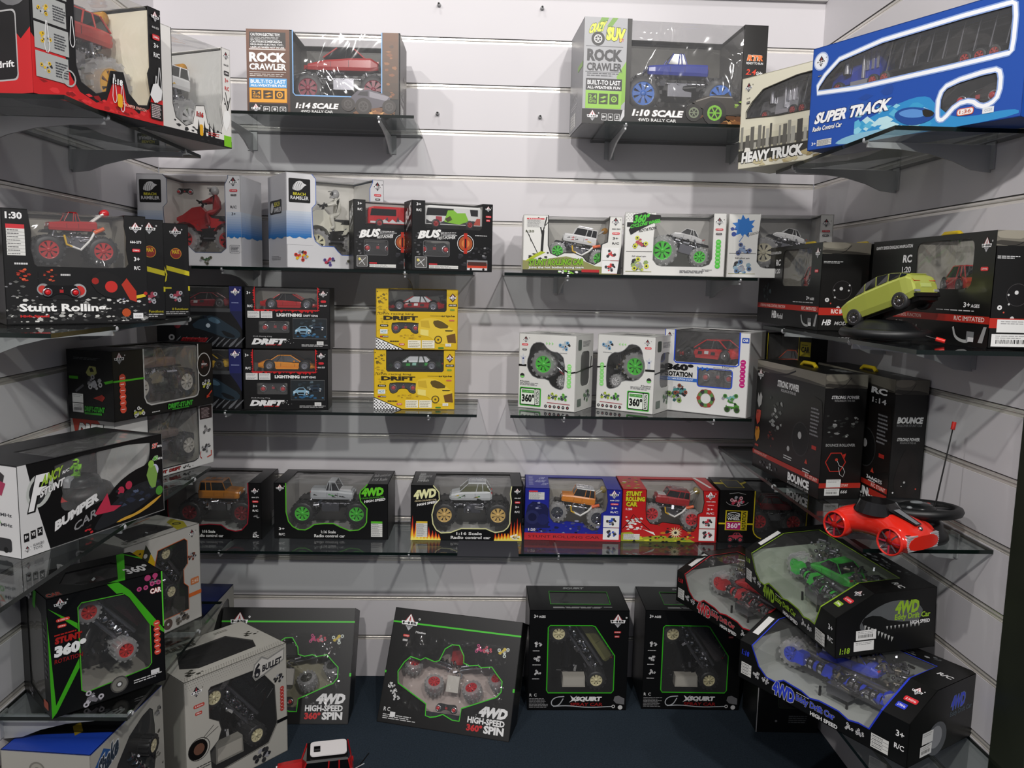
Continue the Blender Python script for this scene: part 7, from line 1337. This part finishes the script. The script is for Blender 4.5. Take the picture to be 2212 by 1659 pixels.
# ---------------------------------------------------------------- right wall: wheel controlled car boxes
def silver_top(A, v0, v1):
    A.rect(0, v0, 100, 100, '6e6a60'); A.poly(smooth([(0, v0), (0, v1), (30, v1 - 1), (70, v0 + 3), (100, v0 + 1), (100, v0)], 1), '3a3732'); A.poly(smooth([(0, 100), (60, 100), (50, v0 + 6), (20, v1 + 1), (0, v1 + 2)], 1), '8e897c'); A.line(smooth([(20, v0), (44, v0 + 1), (60, 97)], 2, False), 1.2, '1c1b19')
def handle(B, u=50):
    g = G(); y = B.d * .5; x = B.w * u / 100
    g.tube([(x, y - .028, B.h), (x, y - .018, B.h + .006), (x, y + .018, B.h + .006), (x, y + .028, B.h)], .004, mat('c8ac1c', .4), 6); g.obj('carry_handle', B.r, label='yellow plastic carry handle')
def hb(label, x, y, yaw, w, d, h, big, sliver=False):
    win = rrect(42, 50, 86, 95, 4, h / d)
    B = Carton('toy_box', label, x, y, .892, yaw, w, d, h, '191816', sidehole=None if sliver else win, sides='L', holes=[], tophole=None if sliver else [(8, 14), (92, 14), (92, 58), (8, 58)], inner='9c9890', side='171817', top='191816')
    g = G()
    if not sliver:
        g.box(.003, w - .003, .01, d * .62, .003, .005, mat('b0aca4', .5)); g.box(w - .005, w - .003, .01, d * .62, .005, h - .004, mat('b4b2aa', .5)); g.box(.003, .003 + w * .5, .02, d * .3, .006, .0065, mat('3a3a38', .5)); g.box(w - .006, w - .005, d * .2, d * .42, .02, h * .6, mat('3c3c3a', .5))
        g.box(.003, w - .003, d * .62, d * .625, .005, h - .004, mat('77756c', .5)); g.obj('inner_tray', B.r)
        g = G(); g.flat([[(p[0] * d / 100, p[1] * h / 100) for p in grow(win)]], FILM, B.FM['L'] @ T(0, 0, -.0018)); g.flat([[(w * .06, d * .12), (w * .94, d * .12), (w * .94, d * .6), (w * .06, d * .6)]], FILM, B.FM['T'] @ T(0, 0, -.0018)); g.obj('clear_window', B.r)
    L = B.on('L'); L.text('GRAVITY SENSOR DANGLING MANIPULATION', 3, 91, 38, 94.4); L.text('RC', 30, 76, 38, 84, 'e8e8e8', .1, .04); L.text('1:20', 30, 66, 38, 72, 'e8e8e8', 0, .02); L.rect(0, 20.5, 100, 27, 'b0281c'); L.text('STEERING WHEEL CONTROL FUNCTION', 6, 22, 50, 25.6, 'e8c8c0'); L.text('R/C IMITATED', 76, 22, 97, 26, 'e8d0c8'); L.text('3+', 82, 34, 86.6, 38.6); L.text('AGES', 87.2, 34, 93, 37); L.lines(62, 30, 93, 32, 1)
    L.text('HB', 28, 8, 36, 17.6, 'e8e8e8', 0, .05); L.text('Model', 37, 8, 47, 15, 'dcdcdc'); L.logo(94, 87, 3.2 if not sliver else 3); L.tag(91.5, 66, 96.5, 69.4, 'd83038', '27MHz'); L.line(smooth([(76, 16), (78, 6), (86, 3), (90, 8)], 2, False), 1.3, 'a8aaa8'); L.rect(86, 4, 91, 13, '77797a'); L.rect(87, 4, 91, 8, 'd0d0d0'); L.poly([(94, 4), (97, 18), (99, 18), (97, 4)], '9a9a9a')
    L.rocks(6, 30, 26, 56, 10, ['1e2426', '2a3236', '3a4446'], 4)
    A = B.on('F'); silver_top(A, 87, 92); A.lines(4, 76, 44, 79, 2); A.circ(46, 46, 20, '1c1a1a', 26); A.circ(46, 46, 20, '3a3838', 26, inner=19); A.circ(44, 48, 3.6, 'c8c8c8', 12); 
    for u, v in ((30, 46), (32, 38), (60, 46), (61, 52)): A.circ(u, v, 2, 'b8b8b8', 8)
    A.circ(16, 35, 4.4, 'd0d0d0', 14); A.circ(16, 35, 1.6, '3a3a3a', 8); A.circ(40, 26, 3.8, 'c0c0c0', 12); A.poly([(76, 40), (84, 41), (84, 36), (78, 36)], 'd8d8d8'); A.rect(66, 24, 73, 29, 'c8c8c8'); A.rect(66, 30, 72, 32, 'c8c8c8')
    for u, v in ((24, 31), (48, 21), (90, 33)): A.circ(u, v, 1.6, 'b84a3a', 8)
    A.rect(0, 17.6, 100, 26, 'b0281c') if not sliver else None; A.text('R/C IMITATED', 26, 19.4, 84, 24.6, 'e8d0c8', 0, .04); A.text('HB', 8, 6, 26, 12.6, 'e0e0e0', .25, .03); A.text('MODEL', 34, 6.4, 70, 10.6, 'b0b0b0', .25)
    if big: A.sticker(14, 14, 80, 25, False); A.sticker(6, 2, 74, 12.6, True)
    B.done(); handle(B)
    if not sliver:
        M = B.M @ T(w * .47, d * .36, h * (.47 if big else .49)) @ RZ(radians(-100)); g = G(); g.box(.004, w - .004, d * .12, d * .6, h * .45, h * .462, mat('b4b2aa', .5)); g.obj('inner_shelf', B.r); racer('dark red toy off-roader in the %s black box beside the green car' % ('nearer' if big else 'farther'), M, .095, 'a01c20', 'suv', H=.42, wr=.11, win='16181a')
    return B
hb('black car box with yellow handle, left of the green car', .736, -.439, .2, .088, .325, .158, False)
hb('narrow black box edge squeezed behind the green car, between two black boxes', .830, -.462, 0, .054, .26, .157, False, True)
hb('black car box with two barcode stickers, right of the green car', .808, -.822, 0, .076, .34, .157, True)
def bounce(label, x, y, yaw, w, d, h, first):
    B = Carton('toy_box', label, x, y, .592, yaw, w, d, h, '1b1918', side='1b1918', top='191a18'); A = B.on('F'); L = B.on('L'); silver_top(A, 89, 93); silver_top(L, 90, 94)
    L.text('STRONG POWER', 34, 80, 66, 86, 'dcdcdc', 0, .04); L.text('ROLLING IN THE AIR', 40, 76.6, 62, 79, 'b0b0b0'); L.logo(6, 86, 4.6)
    L.poly(smooth([(0, 20), (16, 34), (60, 70), (96, 84), (100, 60), (100, 20)], 1), '231d1b')
    for (u, v), c in (((7, 64), 'a8a8a6'), ((6, 48), 'b04030'), ((6, 32), 'c08020')): L.poly([(u - 3, v + 6), (u - 1, v + 2), (u + 1, v + 7), (u + 4, v + 3), (u + 3, v - 4), (u - 1, v - 8), (u - 4, v - 2)], c); L.rect(u - 3, v - 12, u + 3, v - 10, 'a83a30')
    L.rocks(24, 40, 44, 70, 18, ['8a8c8a', '5a5c5a', 'a0a2a0', '3a3c3a'], 4.4); L.rocks(22, 24, 34, 42, 8, ['4a2420', '2a2624', '6a2a24'], 3); L.circ(72, 42, 12, '141414', 20); L.circ(72, 42, 12, '2a2a2a', 20, inner=11.2); L.circ(71, 45, 2.6, 'a8a8a8', 10); L.circ(56, 30, 2, 'a8a8a8', 8)
    L.lines(84, 48, 96, 72, 8, '77777a'); L.rect(88, 38, 94, 41, 'a82820'); L.lines(50, 20, 62, 24, 2); L.lines(78, 16, 88, 20, 2); L.poly([(80, 24), (82, 28), (84, 24)], 'b83a2a')
    L.rect(0, 12.5, 100, 16.5, 'a8281c'); L.text('PROFESSIONAL STUNT', 3, 13.4, 24, 15.8, 'd8a098'); L.text('R/C STUNT', 82, 13, 98, 16, 'e8c8c0'); L.text('BOUNCE', 58, 3.4, 88, 10.6, 'e4e4e4', 0, .06); L.text('ROLLOVER STUNT CAR', 58, .8, 88, 2.8, '9a9a9a'); L.rocks(4, 4, 46, 10, 12, ['77797a', '9a9c9c', '3a3c3e'], 3)
    if first:
        A.text('STRONG POWER', 16, 80.4, 82, 83.2, 'e0e0e0', .15, .04); A.text('ROLLING IN THE AIR', 24, 78.4, 72, 79.8, 'b0b0b0'); A.rocks(8, 50, 84, 68, 26, ['8a8c8a', '6a6c6a', 'b0b2b0', '3a3c3a', '2a2c2a'], 9); A.text('BOUNCE ROLLOVER', 10, 42.6, 80, 44.8, '9a9a9a', 0, .02)
        hx = [(36 + 24 * cos(i * pi / 3), 30 + 24 * A.W / A.H * sin(i * pi / 3)) for i in range(6)]; A.line(hx, 2.4, 'b02a20', True); A.circ(38, 32, 3.4, 'b83a2a', 10); A.poly([(52, 36), (60, 37), (57, 33)], 'b02a20'); A.line([(40, 31), (46, 27), (54, 26), (60, 22), (56, 18), (48, 20), (44, 26)], 1, 'd0d0d0')
        A.rect(0, 9, 100, 13, 'a8281c'); A.sticker(17, 9.6, 52, 16, False); A.sticker(14, 3, 50, 8.6, True); A.text('STUNT', 54, 10, 70, 12.2, 'e8c8c0'); A.text('666', 52, 4.6, 68, 7.4, 'c8c8c8', .2)
    else:
        A.text('BOUNCE', 12, 67, 88, 72, 'dcdcdc', .15, .06); A.text('ROLLOVER STUNT CAR', 12, 64.6, 88, 66.4, '77777a'); A.text('STRONG POWER', 16, 53.6, 84, 56.2, 'd0d0d0', .15, .04); A.text('ROLLING IN THE AIR', 26, 51.6, 74, 53, '8a8a8a'); A.poly(smooth([(10, 18), (30, 40), (50, 50), (84, 40), (92, 16), (50, 6)], 2), '231c1a')
        A.circ(50, 20, 12, '161414', 20); A.circ(48, 22, 3.4, '9a9a9a', 10); A.circ(16, 14, 2.6, 'c8c8c8', 8); A.circ(84, 17, 2.4, 'a83a30', 8); A.circ(40, 19, 1.6, 'c8c8c8', 6); L.text('RC', 74, 86, 92, 91, 'e0e0e0', .1, .05); L.text('1:14', 76, 79, 92, 83, 'e0e0e0')
        L.rect(80, 6, 100, 11, 'a8281c'); L.text('3+AGES', 76, 18, 94, 21, 'd8d8d8')
    B.on('T').lines(60, 10, 90, 30, 3, '9a9a9a'); B.done(); handle(B); return B
bounce('tall black box with two stickers and red hexagon, behind the red car', .736, -.492, 6.2, .080, .272, .226, True)
bounce('tall black box beside the wall, behind the steering wheel', .826, -.560, 1.5, .0585, .30, .226, False)

# ---------------------------------------------------------------- display cars and wheel controllers
def controller(label, M, R=.058, ant=None, tip='c8241c', low=False):
    """toy steering wheel on a stepped round base"""
    r = thing('steering_wheel_controller', M, label, 'wheel controller')
    g = G(); g.lathe([(.0005, 0), (.046, 0), (.048, .004), (.046, .012), (.040, .016), (.038, .026), (.030, .032), (.0005, .032)] if not low else [(.0005, 0), (.036, 0), (.038, .003), (.034, .008), (.0005, .010)], mat('16181a', .3), None, 28, axis='Z'); g.obj('base', r)
    W_ = T(0, 0, .040) @ RX(radians(-6)) if not low else T(0, 0, .0075); g = G(); n = 36; rings = []
    for i in range(n + 1): a = 2 * pi * i / n; rings.append([((R + .0075 * cos(b)) * cos(a), (R + .0075 * cos(b)) * sin(a), .0075 * sin(b) + .004) for b in [2 * pi * k / 8 for k in range(8)]])
    g.loft(rings, mat('17191b', .45), W_, False, True); o = g.obj('steering_wheel', r)
    g = G(); g.lathe([(.0005, .014), (.018, .013), (.028, .008), (.030, -.004), (.0005, -.006)], mat('1b1e20', .25), W_, 22, axis='Z')
    for a in (0, 2.5, 3.8, 5.6): g.box(.022, R, -.008, .008, -.002, .006, mat('1b1e20', .3), W_ @ RZ(a))
    g.obj('hub', o); g = G(); g.lathe([(.0005, .0165), (.008, .0155), (.010, .012)], mat('6a6e70', .3), W_, 14, axis='Z')
    for a, c in ((2.6, '7a7e80'), (2.9, '8a8e90'), (3.9, '7a7e80'), (.5, 'b02a22')): g.ball((.030 * cos(a), .030 * sin(a), .009), .0045, mat(c, .3), 8, W_, .5)
    g.obj('button', o)
    if ant: g = G(); g.tube(ant, .0014, BLACKP, 6, None, .0011); g.obj('antenna', r); g = G(); e = Vector(ant[-1]); d_ = (e - Vector(ant[0])).normalized(); g.tube([tuple(e - d_ * .004), tuple(e + d_ * .008)], .0032, mat(tip, .3), 10); g.obj('antenna_tip', r, label='red antenna tip')
    return r
def show_car(label, M, L, col, style):
    """glossy demonstration car, nose at -x"""
    r = thing('toy_display_car', M, label, 'toy car'); W = .44 * L; cm = mat(col, .16, .25 if style == 'suv' else 0, .7)
    if style == 'suv':
        for s_ in (-1, 1):
            for x in (-.31, .30): wheel(r, x * L, s_ * (W / 2 - .03 * L), .105 * L, .105 * L, .075 * L, 'black', 'chrome', s_ > 0, spokes=10, tread=False)
        st = [(-.50, .30, .10, .24, .24, .5), (-.47, .40, .08, .28, .28, .6), (-.36, .45, .08, .31, .31, .8), (-.24, .46, .08, .33, .335, .86), (-.10, .47, .08, .34, .45, .72), (.06, .47, .08, .345, .475, .72), (.22, .47, .08, .35, .455, .70), (.36, .46, .09, .35, .41, .68), (.43, .44, .10, .345, .375, .70), (.48, .42, .11, .31, .33, .8), (.50, .38, .13, .24, .25, .8)]
        rings = []
        for x, hw, zb, zs, zt, tr in st: hw *= .5 * L * .96; rings.append([(x * L, -hw * .9, zb * L), (x * L, -hw, (zb + .06) * L), (x * L, -hw * 1.0, zs * L * .93), (x * L, -hw * .94, zs * L), (x * L, -hw * tr, zt * L * .985), (x * L, -hw * tr * .8, zt * L), (x * L, hw * tr * .8, zt * L), (x * L, hw * tr, zt * L * .985), (x * L, hw * .94, zs * L), (x * L, hw, zs * L * .93), (x * L, hw, (zb + .06) * L), (x * L, hw * .9, zb * L)])
        g = G(); g.loft(rings, cm, None, True, False); g.obj('body', r)
        g = G()
        for s_ in (-1, 1):
            for k in range(3, 8):
                a, b = rings[k], rings[k + 1]; i0, i1 = (3, 4) if s_ < 0 else (8, 7)
                P = [Vector(a[i0]), Vector(b[i0]), Vector(b[i1]), Vector(a[i1])]; c = sum(P, Vector()) / 4; o_ = Vector((0, s_ * .0009, .0004)); g.add([tuple(c + (p - c) * Vector((.93, .93, .78)) + o_) for p in P] if False else [tuple(p + (c - p) * .10 + o_) for p in P], [(0, 1, 2, 3)], DGLASS)
        def panel(i, j, m, k=.12): a, b = rings[i], rings[j]; P = [Vector(a[4]), Vector(a[7]), Vector(b[7]), Vector(b[4])]; c = sum(P, Vector()) / 4; g.add([tuple(p + (c - p) * k + Vector((0, 0, .0009))) for p in P], [(0, 1, 2, 3)], m)
        panel(3, 4, DGLASS); panel(7, 8, DGLASS); g.obj('window', r)
        g = G()
        for s_ in (-1, 1):
            g.box(.455 * L, .50 * L, s_ * .30 * W - .10 * W, s_ * .30 * W + .13 * W, .27 * L, .30 * L, mat('c02020', .15), None, .004); g.box(.49 * L, .506 * L, s_ * .36 * W - .10 * W, s_ * .36 * W + .08 * W, .145 * L, .17 * L, mat('b8bcc0', .15, .6))
            g.box(-.5 * L, -.462 * L, s_ * .30 * W - .08 * W, s_ * .30 * W + .08 * W, .22 * L, .25 * L, mat('dce0e4', .1))
        g.obj('lamp', r)
        g = G(); g.box(.487 * L, .504 * L, -.20 * W, .20 * W, .20 * L, .245 * L, mat('a8b468', .3)); g.box(.34 * L, .45 * L, -.30 * W, .30 * W, .365 * L, .372 * L, cm); g.box(-.48 * L, .49 * L, -.36 * W, .36 * W, .05 * L, .12 * L, BLACKP)
        g.box(.47 * L, .505 * L, -.44 * W, .44 * W, .09 * L, .135 * L, BLACKP); g.obj('bumper', r)
    return r
GM = T(.735, -.690, .892)
controller('black steering wheel controller with short red tipped antenna, lying under the green car', GM, .058, [(.0, -.03, .022), (.022, -.052, .014), (.045, -.066, .007)], low=True)
g = G(); g.lathe([(.0005, .032), (.028, .031), (.036, .027), (.047, .018), (.050, .016)], mat('1c1e20', .35), GM, 26, axis='Z'); o = g.obj('display_pedestal', label='black conical stand between the wheel controller and the green car', cat='display stand')
show_car('pale green metallic toy off-roader tilted on the wheel controller, tail lights facing out', T(.742, -.690, .926) @ RZ(radians(-64)) @ RY(radians(-20)), .132, 'a8b050', 'suv')
CM = T(.800, -.700, .592)
controller('black steering wheel controller with tall red tipped antenna beside the red car', CM, .058, [(.020, -.01, .03), (.052, .01, .17)])
# red bounce car: four round wheel pods and a dark canopy
RM = T(.725, -.735, .5935) @ RZ(radians(118)) @ T(.0, 0, 0)
r = thing('toy_display_car', RM, 'glossy red toy car with chrome slatted headlamp grilles on the third right shelf', 'toy car')
g = G(); L = .135; red = mat('d0281c', .14, 0, .7)
st = [(-.54, .46, .08, .24), (-.48, .56, .04, .31), (-.34, .57, .04, .36), (-.18, .40, .08, .40), (.02, .35, .08, .43), (.18, .40, .08, .39), (.32, .55, .04, .37), (.44, .54, .04, .31), (.52, .42, .10, .22)]
rings = []
for x, hw, zb, zt in st: hw *= L * .56; rings.append([(x * L, -hw * .8, zb * L), (x * L, -hw, (zb * .6 + zt * .4) * L), (x * L, -hw * .92, (zt * .82 + zb * .1) * L), (x * L, -hw * .45, zt * L), (x * L, 0, zt * L * .97), (x * L, hw * .45, zt * L), (x * L, hw * .92, (zt * .82 + zb * .1) * L), (x * L, hw, (zb * .6 + zt * .4) * L), (x * L, hw * .8, zb * L)])
g.loft(rings, red, None, True, True); ob = g.obj('body', r); md = ob.modifiers.new('smooth', 'SUBSURF'); md.levels = 1; md.render_levels = 1
for x in (-.34, .34):
    for s_ in (-1, 1):
        M = T(x * L, s_ * .24 * L, .15 * L); g = G(); g.lathe([(.001, s_ * -.03), (.12 * L, s_ * -.03), (.15 * L, s_ * -.008), (.152 * L, s_ * .006), (.14 * L, s_ * .009), (.13 * L, s_ * .005)], red, M, 26); g.obj('wheel_pod', r, M=None)
        g = G(); g.lathe([(.13 * L, s_ * .006), (.05 * L, s_ * -.004), (.0005, s_ * -.004)], mat('3a1418', .3), M, 22)
        for i in range(8): g.box(.04 * L, .127 * L, -.0006, .0006, -.008 * L, .008 * L, CHROME if i % 2 else mat('a8243a', .2), M @ T(0, s_ * .007, 0) @ RY(i * pi / 4))
        g.obj('wheel', r)
g = G(); cw_ = [(-.22, .12, .40), (-.17, .21, .405), (.0, .25, .41), (.15, .22, .395), (.25, .12, .375)]
P = smooth([(x, y) for x, y, z in cw_] + [(x, -y) for x, y, z in cw_[::-1]], 1); n = len(P)
g.add([(x * L, y * L, .375 * L - abs(y) * .1 * L) for x, y in P] + [(x * L * .72 + .004, y * L * .62, .47 * L) for x, y in P], [(i, (i + 1) % n, n + (i + 1) % n, n + i) for i in range(n)] + [tuple(range(n, 2 * n))], mat('201f20', .1, 0, .7), None, False); g.obj('canopy', r)
g = G(); g.add([(-.20 * L, -.05 * L, .425 * L), (-.20 * L, .05 * L, .425 * L), (-.46 * L, .03 * L, .335 * L), (-.46 * L, -.03 * L, .335 * L)], [(0, 1, 2, 3)], mat('8a8c90', .3, .4)); g.add([(-.17 * L, -.10 * L, .418 * L), (-.17 * L, .10 * L, .418 * L), (-.47 * L, .05 * L, .33 * L), (-.47 * L, -.05 * L, .33 * L)], [(0, 1, 2, 3)], mat('1c1c1e', .3)); g.ball((-.485 * L, 0, .29 * L), .028 * L, CHROME, 10); g.obj('hood_stripe', r)
for s_ in (-1, 1):
    g = G(); g.box(-.530 * L, -.46 * L, s_ * .175 * L - .09 * L, s_ * .175 * L + .09 * L, .08 * L, .255 * L, mat('5a1612', .4), None, .003, .004)
    for i in range(8): g.box(-.538 * L, -.48 * L, s_ * .175 * L - .088 * L + .01 * L * abs(i - 3.5) * .5, s_ * .175 * L + .088 * L - .01 * L * abs(i - 3.5) * .5, (.085 + .021 * i) * L, (.100 + .021 * i) * L, mat('d8d8dc', .2, .5))
    g.obj('headlamp_grille', r)
for m in list(bpy.data.meshes):
    if m.users == 0: bpy.data.meshes.remove(m)
bpy.data.objects.remove(_fo)
